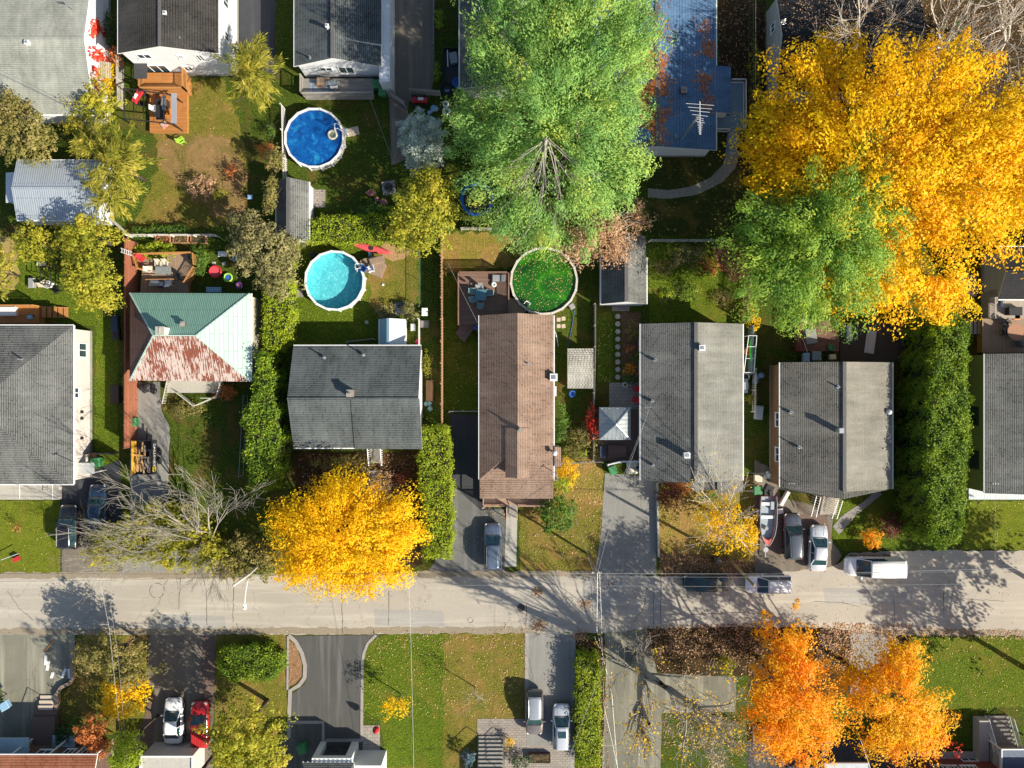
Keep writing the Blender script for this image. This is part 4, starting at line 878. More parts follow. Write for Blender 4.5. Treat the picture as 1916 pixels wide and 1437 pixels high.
def crownpts(lobes, nc, per, rc, elong=1.3, hollow=.62, jag=.22, flat=.5, up=.7, zmin=-.45, axis=None):
    cc, dd = ellip(lobes, nc, hollow, jag, zmin)
    hr = NR.random(nc)
    if axis is not None: dd = unit(unit((cc - np.array(axis)) * np.array([1, 1, .2])) + dd * .35)
    C_ = np.repeat(cc, per, 0); D_ = np.repeat(dd, per, 0); n = len(C_)
    # each clump is a small rounded mass: blades sit on its upper surface and face outward from it
    g = unit(NR.normal(size=(n, 3)) + np.array([0, 0, .55])); sc = np.repeat(NR.uniform(.5, 1.45, nc), per)[:, None]; rr_ = NR.uniform(.72, 1.12, (n, 1))
    out = unit(D_ * np.array([1, 1, .25]) + 1e-4); gl = (g * out).sum(1, keepdims=True)
    pts = C_ + g * rr_ * rc * sc * np.array([1, 1, flat]) + out * gl * rc * sc * (elong - 1)
    nrm = g * np.array([1, 1, 1 / max(flat, .3)]) * .8 + D_ * .25 + np.array([0, 0, up * .35]) + NR.normal(size=(n, 3)) * .24
    lo_ = .5 + .5 * np.sin(C_[:, 0] * .9 + 1) * np.sin(C_[:, 1] * .8 + C_[:, 0] * .3)
    rv = np.repeat(hr, per) * .45 + lo_ * .3 + NR.random(n) * .25
    return pts, nrm, rv, out
BARK = M('bark', (.16, .13, .10), (.07, .055, .04), 9, .95, bmp=.02)
BARK_G = M('bark_grey', (.38, .35, .30), (.21, .19, .16), 8, .9, bmp=.01)
BARK_W = M('bark_pale', (.62, .57, .50), (.40, .35, .30), 8, .85)
BARK_D = M('bark_dark', (.10, .075, .055), (.045, .035, .03), 9, .95)
LM = {
 'gold': leafmat('gold_leaves', [(0, (.38, .29, .008)), (.3, (.80, .58, .008)), (.75, (.93, .55, .008)), (1, (.90, .30, .02))], .45),
 'yellow': leafmat('yellow_leaves', [(0, (.50, .37, .008)), (.5, (.90, .61, .008)), (1, (.92, .46, .008))], .45),
 'orange': leafmat('orange_leaves', [(0, (.50, .30, .008)), (.4, (.90, .46, .008)), (.75, (.93, .34, .01)), (1, (.86, .17, .012))], .42),
 'amber': leafmat('amber_leaves', [(0, (.34, .28, .012)), (.35, (.84, .50, .008)), (.75, (.92, .42, .01)), (1, (.88, .22, .02))], .42),
 'brown': leafmat('brown_litter', [(0, (.06, .03, .018)), (.5, (.20, .11, .05)), (1, (.42, .24, .12))], .2),
 'pine': leafmat('pine_needles', [(0, (.08, .21, .06)), (.45, (.24, .43, .11)), (.8, (.42, .56, .12)), (1, (.68, .60, .06))], .38),
 'pine2': leafmat('deep_pine_needles', [(0, (.06, .17, .03)), (.5, (.21, .37, .05)), (1, (.50, .56, .06))], .36),
 'spruce': leafmat('blue_spruce_needles', [(0, (.20, .28, .26)), (.6, (.46, .54, .48)), (1, (.62, .66, .52))], .3),  # palette raised to stand in for sunlight the pine blocks
 'pale': leafmat('pale_leaves', [(0, (.38, .24, .08)), (.5, (.66, .48, .16)), (1, (.80, .66, .34))], .3),
 'olive': leafmat('olive_leaves', [(0, (.07, .08, .018)), (.5, (.22, .20, .05)), (1, (.42, .31, .12))], .3),
 'lime': leafmat('lime_leaves', [(0, (.15, .18, .015)), (.5, (.35, .35, .03)), (1, (.58, .46, .05))], .35),
 'dryolive': leafmat('greyed_leaves', [(0, (.10, .10, .035)), (.5, (.25, .23, .09)), (1, (.44, .36, .17))], .28),
 'willow': leafmat('willow_leaves', [(0, (.10, .12, .012)), (.5, (.30, .29, .03)), (1, (.56, .45, .08))], .3),
 'cedar': leafmat('cedar_sprays', [(0, (.05, .12, .012)), (.5, (.15, .25, .018)), (1, (.38, .45, .02))], .3),
 'cedar2': leafmat('bright_cedar_sprays', [(0, (.12, .19, .012)), (.5, (.29, .38, .02)), (1, (.50, .50, .03))], .3),
 'green': leafmat('green_leaves', [(0, (.03, .08, .012)), (.5, (.09, .19, .022)), (1, (.22, .30, .035))], .3),
 'dark': leafmat('dark_leaves', [(0, (.015, .04, .012)), (.5, (.04, .09, .02)), (1, (.10, .16, .03))], .25),
 'dead': leafmat('dead_leaves', [(0, (.22, .12, .06)), (.5, (.50, .31, .18)), (1, (.66, .45, .28))], .3),
 'rust': leafmat('rust_leaves', [(0, (.28, .08, .02)), (.5, (.55, .18, .05)), (1, (.72, .32, .10))], .3),
 'red': leafmat('red_leaves', [(0, (.38, .015, .015)), (.6, (.68, .04, .03)), (1, (.78, .16, .04))], .3),
 'maroon': leafmat('maroon_leaves', [(0, (.06, .015, .012)), (.6, (.16, .045, .03)), (1, (.34, .12, .05))], .3),
 'bluegreen': leafmat('blue_needles', [(0, (.05, .10, .13)), (1, (.16, .26, .30))], .2),
}
def limbs(t, base, tips, r0, m, h0, name='trunk', n=6):
    mb = MB(); top = Vector(base) + Vector((0, 0, h0)); mb.tube([base, Vector(base) + Vector((.05, .03, h0 * .5)), top], [r0 * 1.25, r0, r0 * .8], 8)
    for tp in tips:
        tp = Vector(tp); a = top - Vector((0, 0, h0 * R.uniform(0, .35))); mid = a.lerp(tp, .5) + Vector((R.uniform(-.4, .4), R.uniform(-.4, .4), R.uniform(0, .8)))
        mb.tube([a, mid, tp], [r0 * .42, r0 * .24, .03], n)
        for k in range(3):
            q = mid.lerp(tp, R.uniform(.1, .8)); e = q + (tp - a) * R.uniform(.15, .35) + Vector((R.uniform(-1, 1), R.uniform(-1, 1), R.uniform(0, .7)))
            mb.tube([q, e], [r0 * .14, .015], 4)
    return mb.build(name, m, t, smooth=True)
def tree(name, label, cat, lobes_px, pal, dens=1.0, rc=.7, leaf=.34, elong=1.35, asp=.6, flat=.45, up=.7, hollow=.6, jag=.25, bark=BARK, r0=.25, base=None, group=None, style='leaf', zmin=-.45, per=26, streak=0, axis=None, hole=None):
    """lobes_px: (px, py, rx, ry, z, rz) as seen in the photo at height z"""
    ls = []
    for (px, py, rx, ry, z, rz) in lobes_px: k = (H - z) / H / F; ls.append([P(px, py, z), rx * k, ry * k, rz])
    b = P(*base) if base else Vector((ls[0][0].x, ls[0][0].y, 0))
    t = thing(name, label, cat, (b.x, b.y, 0), 0, group)
    for l in ls: l[0] = l[0] - Vector((b.x, b.y, 0))
    area = sum(math.pi * l[1] * l[2] for l in ls)
    nc = max(8, int(area * dens * 2.2 / (rc * rc) * .55))
    if style == 'leaf':
        p, n, rv, out = crownpts(ls, nc, per, rc, elong, hollow, jag, flat, up, zmin, tuple(P(*axis) - Vector((b.x, b.y, 0))) if axis else None)
        s = leaf * NR.uniform(.5, 1.4, len(p)); al = out * streak if streak else None
    elif style == 'needle':        # tufts: narrow blades bursting outward from each shoot
        cc, dd = ellip(ls, nc, hollow, jag, zmin); hr = NR.random(nc)
        C_ = np.repeat(cc, per, 0); D_ = np.repeat(dd, per, 0); k = len(C_)
        o_ = unit(NR.normal(size=(k, 3)) + D_ * .6 + np.array([0, 0, .5])); p = C_ + o_ * rc * NR.uniform(.3, 1, (k, 1)) * np.array([1, 1, .6])
        n = np.array([0, 0, 1.0]) + D_ * .5 + NR.normal(size=(k, 3)) * .5; al = o_ * 2; rv = np.repeat(hr, per) * .65 + NR.random(k) * .35; s = leaf * NR.uniform(.7, 1.4, k)
    elif style == 'strand':        # hanging sprays that fan out from the crown's middle
        cc, dd = ellip(ls, nc, .25, jag, -.1); hr = NR.random(nc); C_ = np.repeat(cc, per, 0); D_ = np.repeat(dd, per, 0); k = len(C_)
        out = unit(D_ * np.array([1, 1, .15]) + NR.normal(size=(k, 3)) * .22); p = C_ + out * NR.uniform(-.9, .9, (k, 1)) * rc + NR.normal(size=(k, 3)) * .14
        n = np.array([0, 0, 1.0]) + D_ * .4 + NR.normal(size=(k, 3)) * .35; al = out * 3; rv = np.repeat(hr, per) * .6 + NR.random(k) * .4; s = leaf * NR.uniform(.6, 1.5, k)
    p[:, 2] = np.maximum(p[:, 2], .12)
    if hole:
        hc = P(*hole[0]) - Vector((b.x, b.y, 0)); kp = ((p[:, 0] - hc.x) / hole[1]) ** 2 + ((p[:, 1] - hc.y) / hole[2]) ** 2 > 1; kp |= (NR.random(len(p)) < .12); p, n, rv, s = p[kp], n[kp], rv[kp], s[kp]; al = al[kp] if al is not None else None
    leaves('crown', p, n, s, LM[pal], t, rv, asp, al)
    tips = []
    for l in ls:
        for k in range(6 if len(ls) < 4 else 4):
            a = R.uniform(0, 6.28); q = R.uniform(.45, .85); tips.append(l[0] + Vector((l[1] * q * math.cos(a), l[2] * q * math.sin(a), l[3] * R.uniform(-.1, .45))))
    z0 = min(l[0].z - l[3] * .5 for l in ls)
    limbs(t, (b.x, b.y, 0), [q + Vector((b.x, b.y, 0)) for q in tips], r0, bark, max(.3, z0))
    return t
def hedge(label, pts, z0, z1, pal, leaf=.2, dens=1.0, cat='hedge', name='cedar_hedge', amp=.16, per=13):
    """clipped or loose hedge: outline in photo pixels at its top, leaf sprays over the top and sides"""
    poly = [P(*p, z1) for p in pts]; cx = sum(p.x for p in poly) / len(poly); cy = sum(p.y for p in poly) / len(poly)
    t = thing(name, label, cat, (cx, cy, 0)); pa = np.array([(p.x, p.y) for p in poly]); n = len(pa)
    sg = np.sum(pa[:, 0] * np.roll(pa[:, 1], -1) - np.roll(pa[:, 0], -1) * pa[:, 1]); 
    if sg < 0: pa = pa[::-1]
    # top points by rejection
    lo, hi = pa.min(0), pa.max(0); A = (hi - lo).prod(); k = int(A * 26 * dens); q = NR.random((k, 2)) * (hi - lo) + lo
    ins = np.zeros(k, bool); dist = np.full(k, 9.0)
    for i in range(n):
        a, b = pa[i], pa[(i + 1) % n]; c = ((a[1] > q[:, 1]) != (b[1] > q[:, 1])) & (q[:, 0] < (b[0] - a[0]) * (q[:, 1] - a[1]) / (b[1] - a[1] + 1e-9) + a[0]); ins ^= c
        ab = b - a; tt = np.clip(((q - a) @ ab) / (ab @ ab), 0, 1); dist = np.minimum(dist, np.linalg.norm(q - a - tt[:, None] * ab, axis=1))
    q = q[ins]; dist = dist[ins]; rnd = .55
    bumpz = np.sin(q[:, 0] * 2.1) * np.sin(q[:, 1] * 1.7 + 1) * amp + np.sin(q[:, 0] * 5 + q[:, 1] * 4) * amp * .4
    zz = z1 - np.maximum(0, rnd - dist) ** 2 / rnd * .9 + bumpz; tp = np.column_stack([q, zz]); tn = np.tile([0, 0, 1.0], (len(q), 1))
    sp, sn = [], []
    for i in range(n):
        a, b = pa[i], pa[(i + 1) % n]; L_ = np.linalg.norm(b - a); m = int(L_ * (z1 - z0) * 22 * dens); nr = np.array([b[1] - a[1], a[0] - b[0]]) / L_
        u = NR.random(m); z = z0 + (z1 - z0) * NR.random(m); xy = a + u[:, None] * (b - a) + nr * (np.sin(u * L_ * 2.3 + i) * amp + np.sin(z * 3 + u * L_ * 4) * amp * .6 - .1)[:, None]
        sp.append(np.column_stack([xy, z])); sn.append(np.tile([nr[0], nr[1], .35], (m, 1)))
    c = np.vstack([tp] + sp); nn = np.vstack([tn] + sn); k = len(c); hr = NR.random(k)
    big = .5 + .5 * np.sin(c[:, 0] * 1.3 + 2) * np.sin(c[:, 1] * 1.1)
    Cc = np.repeat(c, per // 2, 0); Nn = np.repeat(nn, per // 2, 0); m = len(Cc)
    p = Cc + NR.normal(size=(m, 3)) * .14 - np.array([cx, cy, 0]); rv = np.repeat(hr * .5 + big * .2, per // 2) + NR.random(m) * .3
    leaves('foliage', p, Nn + NR.normal(size=(m, 3)) * .55, leaf * NR.uniform(.6, 1.4, m), LM[pal], t, rv, .55)
    mb = MB(); ins_ = [(cx + (x - cx) * .9, cy + (y - cy) * .9) for x, y in pa]; mb.prism(ins_, z0 * .8, z1 - .35)
    mb.build('inner_twigs', M('hedge_core', (.03, .035, .012), (.015, .018, .008), 7, .95), t)
    mb = MB()
    for i in range(n): a, b = pa[i], pa[(i + 1) % n]; q = (a + b) / 2; mb.tube([(cx + (q[0] - cx) * .6, cy + (q[1] - cy) * .6, 0), (cx + (q[0] - cx) * .6, cy + (q[1] - cy) * .6, z1 * .7)], [.08, .04], 5)
    mb.build('trunk', BARK_D, t)
    return t
def shrub(label, px, py, r, z, pal, leaf=.2, ry=None, cat='shrub', name='shrub', rc=.28, dens=1.0, asp=.6, group=None, style='leaf', per=16):
    return tree(name, label, cat, [(px, py, r, ry or r, z * .55, z * .5)], pal, dens, rc, leaf, 1.2, asp, .7, .6, .45, .2, BARK_D, .05, group=group, style=style, zmin=-.3, per=per)
def branch(mb, p, d, L, r, lev, spread=.55, up=.12, kids=(3, 5), tw=.015):
    p = Vector(p); d = Vector(d).normalized(); n = 4 if lev > 0 else 3; pts = [p]; q = p; dd = d; segs = 4 if lev > 0 else 2
    for k in range(segs):
        dd = (dd + Vector((R.uniform(-1, 1), R.uniform(-1, 1), R.uniform(-.6, .8))) * .16 + Vector((0, 0, up * .3))).normalized(); q = q + dd * L / segs; pts.append(q)
    rs = [max(tw, r * (1 - .7 * k / segs)) for k in range(segs + 1)]
    mb.tube(pts, rs, 5 if r > .06 else n, cap=False)
    if lev <= 0: return
    for k in range(R.randint(*kids)):
        f = R.uniform(.25, 1); i = min(segs - 1, int(f * segs)); a = pts[i].lerp(pts[i + 1], f * segs - i if f < 1 else 1)
        nd = (dd + Vector((R.uniform(-1, 1), R.uniform(-1, 1), R.uniform(-.3, .9))) * spread * 1.3).normalized()
        branch(mb, a, nd, L * R.uniform(.45, .72), rs[i] * .55, lev - 1, spread, up, kids, tw)
def bare(name, label, cat, base, stems, bark=BARK_G, lev=3, twig=.02, kids=(3, 5), leaf=None, nleaf=0, lsize=.2, group=None, spread=.55, fork=None):
    """leafless tree; stems: (px,py,z of the tip, radius)"""
    b = P(*base); t = thing(name, label, cat, (b.x, b.y, 0), 0, group); tips = []
    mb = MB(); h = fork or min(s[2] for s in stems) * .3; top = b + Vector((0, 0, h)); r = max(s[3] for s in stems)
    mb.tube([b, b.lerp(top, .5) + Vector((.05, 0, 0)), top], [r * 1.5, r * 1.2, r * 1.05], 8)
    mb.build('trunk', bark, t, smooth=True); mb = MB()
    for (px, py, z, rr) in stems:
        e = P(px, py, z); d = e - top; L = d.length
        branch(mb, top - d.normalized() * .05, d, L * .8, rr, lev, spread, .03, kids, twig); tips.append(e)
    o = mb.build('branches', bark, t, smooth=True)
    if leaf and nleaf:
        vs_ = np.array(mb.v); z = vs_[:, 2]; vs_ = vs_[z > np.percentile(z, 25)]; p = vs_[NR.integers(0, len(vs_), nleaf)] + NR.normal(size=(nleaf, 3)) * .14 - np.array([b.x, b.y, 0])
        leaves('foliage', p, NR.normal(size=(nleaf, 3)) * .6 + np.array([0, 0, 1]), lsize * NR.uniform(.6, 1.3, nleaf), LM[leaf], t, NR.random(nleaf), .7)
    return t

# the great yellow maple and the green tree in front of it
tree('maple_tree', 'huge golden maple filling the upper right corner', 'tree', [(1655,310,185,168,10.5,3.6),(1505,320,105,105,8.5,3),(1800,330,180,170,10.5,3.4),(1610,500,120,85,7.5,2.6),(1500,180,75,90,8,2.6),(1735,150,120,78,9.5,2.6),(1700,550,115,48,6.5,2),(1440,285,55,75,7.5,2),(1900,300,120,120,9.5,3),(1570,115,45,42,7,1.6)],
     'gold', 1.0, .9, .27, 1.8, .62, .6, .4, .5, .32, BARK_D, .42, base=(1535, 395), per=90, streak=.5, axis=(1535, 395, 5))
tree('pine_tree', 'deep green spreading tree in front of the golden maple, left of its lower half', 'tree', [(1530,440,130,100,11,3),(1470,520,95,75,9.5,2.6),(1595,390,85,80,11.5,2.4),(1430,450,60,60,9,2),(1540,560,85,52,8,2),(1600,500,65,70,9.5,2.2),(1600,310,30,35,11,1.4),(1470,590,55,28,6.5,1.4)],
     'pine2', .95, .85, .25, 1.4, .42, .7, .3, .42, .65, BARK_D, .35, per=130, streak=.5, axis=(1500, 460, 8))
tree('pine_tree', 'enormous light green pine at the top centre with dead boughs fanning below its top', 'tree', [(1050,150,158,135,13,3.5),(1000,310,125,98,10.5,3),(1100,290,105,110,11,3),(1080,30,150,100,13,3.4),(945,70,75,110,12,2.8),(905,250,68,70,8,2),(1120,372,75,34,8,1.8),(970,405,80,50,7,1.8),(1172,90,66,92,11,2.4),(1010,440,80,32,5.5,1.4),(1140,230,52,84,11,2.2)],
     'pine', .95, .85, .25, 1.5, .38, .7, .3, .42, .6, BARK, .45, base=(1008, 372), per=150, streak=.6, hole=((1032, 335, 11), 1.6, 2.4), axis=(1022, 280, 9))
b = P(1022, 246, 16.5); t = thing('dead_boughs', 'fan of grey leafless boughs at the top of the big light green pine', 'tree', (P(1008, 372).x, P(1008, 372).y, 0)); mb = MB()
mb.tube([P(1012, 372, 0), P(1016, 320, 9), P(1021, 262, 15.2)], [.3, .25, .12], 7); top = P(1021, 262, 15.2)
for (px, py, z) in ((965,345,11.5),(945,372,10),(985,395,9.6),(1010,400,9.5),(1048,398,9.5),(1065,372,10.5),(1098,345,11.5),(1110,320,12),(1075,312,13),(985,320,13),(1000,365,11.5),(1035,368,11)):
    e = P(px, py, z + 1.8); branch(mb, P(R.uniform(1018, 1028), R.uniform(252, 275), 14.8), e - top, (e - top).length * .8, .055, 2, .32, 0, (2, 4), .012)
mb.build('branches', BARK_G, t, smooth=True)
tree('maple_tree', 'round golden-yellow tree overhanging the near side of the road', 'tree', [(645,1000,128,92,6,2.6),(562,985,52,56,5,1.8),(733,985,52,62,5,1.8),(650,925,62,45,5,1.6),(600,1060,70,42,5,1.6),(690,1065,70,42,5,1.6)], 'yellow', 1.15, .65, .22, 2.0, .6, .55, .4, .5, .32, BARK_D, .25, base=(655, 990), per=64, streak=.7, axis=(655, 990, 2))
tree('maple_tree', 'bright orange maple below the road, the taller left one of the pair', 'tree', [(1480,1300,80,92,9,3),(1470,1210,44,58,8,2.2),(1500,1375,72,48,7.5,2.2),(1440,1330,44,62,7.5,2)], 'orange', 1.0, .68, .22, 1.7, .6, .6, .4, .5, .4, BARK_D, .22, per=66, streak=.6)
tree('maple_tree', 'orange and olive-tinged maple below the road, right one of the pair', 'tree', [(1662,1308,84,78,9,2.8),(1682,1228,42,46,8,2),(1610,1270,42,44,7.5,2),(1672,1375,76,40,7.5,2),(1735,1350,40,38,6.5,1.6)], 'amber', 1.0, .68, .22, 1.7, .6, .6, .4, .5, .4, BARK_D, .22, per=66, streak=.6)
tree('vine_tree', 'small red-leaved bush clinging beneath the right orange maple', 'bush', [(1735,1392,55,26,2.2,1)], 'red', .35, .4, .22, 1.3, .7, .7, .6, .5, .4, BARK_D, .06)
tree('spruce_tree', 'pale blue spruce between the dark path and the big pine', 'tree', [(788,262,44,44,3.6,2.6),(795,300,34,30,2.4,1.4)], 'spruce', 1.6, .42, .34, 1.2, .28, .6, .6, .3, .3, BARK_D, .14, style='needle', per=34)
tree('maple_tree', 'yellow-green leafy tree left of the blue trampoline', 'tree', [(795,400,56,62,5,2.6),(800,352,38,38,4.5,1.6),(770,440,40,32,4,1.6)], 'lime', 1.1, .5, .26, 1.3, .65, .6, .65, .5, .35, BARK_D, .16)
tree('willow_tree', 'weeping yellow-green willow against the white two-storey house', 'tree', [(478,150,54,66,4.5,2.4),(470,110,38,40,5,1.4)], 'willow', 1.3, .8, .55, 1.3, .14, .5, .7, .3, .35, BARK_D, .15, style='strand', per=34)
tree('willow_tree', 'large feathery willow between tin shed and bare lawn', 'tree', [(225,312,62,66,4.5,2.4),(215,370,45,40,3.5,1.6),(180,270,42,38,4,1.6)], 'willow', 1.3, .8, .55, 1.3, .14, .5, .7, .3, .35, BARK_D, .15, style='strand', per=34)
tree('leafy_tree', 'rounded olive-green tree at the left edge above the tin shed', 'tree', [(35,255,68,52,4,2.2),(20,215,50,40,4,1.8)], 'olive', 1.1, .5, .26, 1.2, .6, .6, .65, .5, .3, BARK_D, .15)
tree('leafy_tree', 'yellow-leaved tree behind the corner of the silver-roofed house', 'tree', [(175,205,44,34,3.2,1.4),(195,185,24,34,3,1.4),(150,245,28,30,2.4,1.2)], 'lime', .8, .4, .22, 1.3, .6, .6, .65, .4, .4, BARK_D, .1)
tree('leafy_tree', 'tall olive tree row beside the rust-coloured fence', 'tree', [(172,445,52,38,4,2.2),(175,520,50,52,4.5,2.4),(185,560,38,28,4,1.8),(140,455,34,34,3.6,1.6)], 'lime', 1.1, .45, .23, 1.2, .6, .6, .65, .5, .3, BARK_D, .18)
tree('leafy_tree', 'small olive tree left of the tall olive row', 'tree', [(70,455,36,38,3.2,1.6)], 'lime', 1.1, .42, .22, 1.2, .6, .6, .65, .5, .3, BARK_D, .1)
tree('leafy_tree', 'ochre shrub tree cut by the left edge below the lean-to', 'tree', [(2,510,26,46,2.6,1.3)], 'willow', 1.0, .4, .24, 1.2, .6, .6, .65, .5, .3, BARK_D, .08)
tree('olive_tree', 'greyish olive tree between the round deck and turquoise pool', 'tree', [(492,470,58,50,4.6,2.2),(465,430,35,32,4,1.6),(520,520,36,34,4,1.6),(540,470,26,34,3.5,1.4)], 'dryolive', 1.15, .42, .22, 1.2, .6, .6, .65, .45, .35, BARK_D, .16)
tree('olive_tree', 'small grey-green tree at the north end of the narrow shed', 'tree', [(508,365,16,34,3,1.3),(515,300,20,24,2.4,1.2)], 'olive', .9, .36, .2, 1.2, .6, .6, .65, .45, .35, BARK_D, .08)
tree('leafless_tree', 'beige withered tree hanging over the green pool and the shed roof', 'tree', [(1125,438,62,46,6.2,1.8),(1080,470,40,30,5.2,1.2),(1190,405,28,28,4.4,1.2),(1150,470,42,28,5,1.2)], 'dead', 1.0, .5, .17, 1.7, .6, .55, .6, .3, .5, BARK_W, .14, per=34)
tree('birch_tree', 'half-bare golden birch in front of the long grey bungalow', 'tree', [(1365,980,48,52,4,1.8),(1375,1010,34,30,3.4,1.2),(1330,975,36,38,3.6,1.4)], 'yellow', .42, .5, .19, 1.6, .6, .6, .6, .3, .5, BARK_W, .12, per=26)
bare('birch_tree', 'white leafless birch stems reaching over the long grey bungalow roof', 'tree', (1345, 968), [(1335,905,7.5,.08),(1352,890,8,.08),(1375,905,7,.07),(1320,985,6,.06),(1345,1015,5,.06),(1390,930,6,.06),(1310,965,6,.05)], BARK_W, 2, .014, (4, 6), 'gold', 260, .16)
bare('uprooted_tree', 'sprawling grey bare tree over green shrubs beside the road at lower left', 'tree', (402, 1010), [(390,915,6.5,.14),(415,905,6.5,.10),(320,930,7,.15),(255,915,6.5,.12),(195,975,5,.11),(185,1015,5,.10),(225,1045,4.5,.09),(425,1045,4,.08),(385,1090,6,.09),(330,1065,5.5,.09),(290,985,6,.1)], BARK_G, 3, .012, (4, 6), spread=.45)
m = MB(); m.tube([P(402, 1010, .1), P(385, 1022, 1.5), P(352, 1042, 2.4), P(330, 1052, 2.6)], [.34, .3, .2, .12], 8)
t = thing('snapped_trunk', 'thick pale broken trunk among the grey bare branches by the road', 'trunk', P(375, 1030)); m.build('log', BARK_G, t, smooth=True)
m = MB(); m.tube([P(392, 1017, 1.4), P(400, 1000, 2.4)], [.12, .05], 6); m.build('stub', BARK_G, t)
tree('leafy_bush', 'wide green bush beneath the grey bare branches by the road', 'bush', [(250,1010,72,42,2.4,1.4),(320,1030,70,36,2.2,1.2),(205,1035,45,28,1.8,1.1),(345,985,55,40,2.2,1.2),(300,970,50,34,2,1),(385,1035,45,30,2,1)], 'lime', 1.1, .4, .24, 1.2, .5, .6, .6, .4, .35, BARK_D, .07)
tree('leafy_bush', 'olive and orange bush between bare branches and the golden tree', 'bush', [(460,1040,52,42,1.8,1.2),(430,1065,40,18,1.2,.8),(500,1040,28,38,1.8,1)], 'olive', 1.0, .38, .22, 1.2, .6, .6, .6, .4, .35, BARK_D, .07)
bare('street_tree', 'tall bare tree with tufts of yellow leaves at the lower right of centre', 'tree', (1193, 1236), [(1320,1352,13,.50),(1155,1385,14,.50),(1240,1345,10,.14),(1150,1240,8,.12),(1335,1275,8,.12),(1185,1185,7,.1)], BARK_G, 3, .018, (3, 5), 'yellow', 1000, .2, fork=3, spread=.5)
bare('street_tree', 'silver-branched bare tree at the bottom edge right of the tall one', 'tree', (1250, 1290), [(1330,1370,9,.14),(1390,1350,7,.1),(1300,1420,9,.12),(1400,1420,8,.1),(1290,1380,9,.14)], BARK_W, 3, .018, (4, 6), 'pale', 900, .17)
for i, (bx_, by_, st_, lb) in enumerate([((1590), 130, [(1560,20,10,.16),(1620,-20,11,.16),(1690,30,9,.12),(1530,60,8,.1),(1640,80,8,.1)], 'pale bare tree nearest the black-roofed house in the top right'),
        (1740, 110, [(1780,20,12,.18),(1720,-10,12,.16),(1700,60,9,.12),(1830,60,10,.14),(1760,90,8,.1),(1800,-20,12,.14)], 'pale bare tree with curving limbs in the middle of the top right group'),
        (1850, 100, [(1900,30,12,.16),(1860,-20,12,.16),(1916,90,9,.12),(1840,130,8,.1),(1930,-10,11,.12)], 'pale bare tree nearest the right edge at the top')]):
    bare('bare_tree', lb, 'tree', (bx_, by_), st_, BARK_W, 3, .018, (3, 5), 'dead', 300, .18, group='bare trees in the top right corner')
# hedges
hedge('clipped lime-edged cedar hedge west of the turquoise pool', [(492,560),(496,470),(515,445),(541,450),(541,635),(515,655),(490,645)], .1, 2.8, 'cedar2', .17)
hedge('dark tall cedar row west of the slate-roofed bungalow', [(476,730),(482,660),(502,668),(508,720),(514,790),(520,850),(500,920),(470,925),(460,850),(458,780)], .1, 4.2, 'cedar', .2, amp=.3)
hedge('long low yellow-green hedge above the red kayak', [(572,410),(640,402),(735,402),(745,448),(640,452),(568,448)], .1, 2.2, 'cedar2', .16)
hedge('bright lime cedar hedge beside the black driveway', [(786,800),(838,800),(842,860),(845,1000),(842,1045),(795,1045),(795,980),(783,900)], .1, 2.6, 'cedar2', .17)
hedge('huge tall dark cedar hedge between two houses at the right', [(1752,600),(1780,582),(1812,602),(1812,720),(1818,800),(1808,900),(1808,960),(1796,1008),(1768,1030),(1745,1010),(1738,960),(1736,860),(1742,740)], .1, 5.6, 'cedar', .19, dens=1.35, amp=.28, per=15)
hedge('narrow lime hedge right of the silver cars', [(1082,1228),(1120,1226),(1124,1300),(1123,1437),(1080,1437),(1078,1330)], .1, 1.9, 'cedar2', .17)
hedge('rounded green hedge mound beside the leaf-filled bed', [(408,1222),(430,1212),(495,1212),(528,1225),(528,1255),(505,1275),(425,1275),(405,1250)], .1, 1.6, 'cedar', .17, dens=1.1)
hedge('thin green hedge under the white lattice fence', [(245,425),(340,420),(345,432),(250,438)], .1, 1.0, 'green', .15)
# big shrubs and small trees
tree('leafy_tree', 'large olive-green tree at the bottom edge beside the red pickup', 'tree', [(462,1370,74,62,6,2.8),(470,1420,70,40,5.5,2.2)], 'lime', 1.15, .45, .24, 1.2, .6, .6, .65, .45, .3, BARK_D, .2, base=(500,1310))
tree('leafy_tree', 'bright yellow small tree between the two left driveways', 'tree', [(236,1295,46,42,3.4,1.7),(222,1325,30,22,2.8,1.1)], 'yellow', .9, .4, .2, 1.3, .6, .6, .65, .4, .35, BARK_D, .1)
tree('leafy_tree', 'dark olive tree shading the road at the lower left', 'tree', [(215,1220,62,34,4,2),(245,1250,42,28,4,1.6),(175,1225,36,36,3,1.4)], 'olive', 1.0, .42, .22, 1.2, .6, .6, .65, .4, .35, BARK_D, .14)
tree('leafy_tree', 'tall lime tree by the bottom edge beside the overhead wire', 'tree', [(240,1390,30,40,5.5,2.6),(235,1420,28,30,4,2)], 'cedar2', 1.0, .4, .2, 1.2, .6, .6, .65, .4, .3, BARK_D, .1)
tree('leafy_bush', 'russet and yellow bush by the brown brick house', 'bush', [(175,1368,28,30,2.6,1.2),(190,1395,26,20,2.2,1)], 'rust', 1.0, .34, .19, 1.2, .6, .6, .65, .4, .3, BARK_D, .06)
tree('conifer_tree', 'tall dark narrow conifer just outside the bottom edge', 'tree', [(330,1500,46,50,10,4)], 'dark', 1.0, .5, .3, 1.2, .5, .9, .5, .3, .3, BARK_D, .2)
tree('conifer_tree', 'dark slender conifer outside the bottom edge beside the olive tree', 'tree', [(400,1530,40,40,10,4)], 'dark', 1.0, .5, .3, 1.2, .5, .9, .5, .3, .3, BARK_D, .2)
tree('maple_tree', 'orange maple standing just beyond the lower right edge', 'tree', [(2060,1330,90,90,8,3),(2110,1240,80,80,8,3)], 'orange', .9, .7, .34, 1.6, .7, .5, .7, .5, .3, BARK_D, .25)
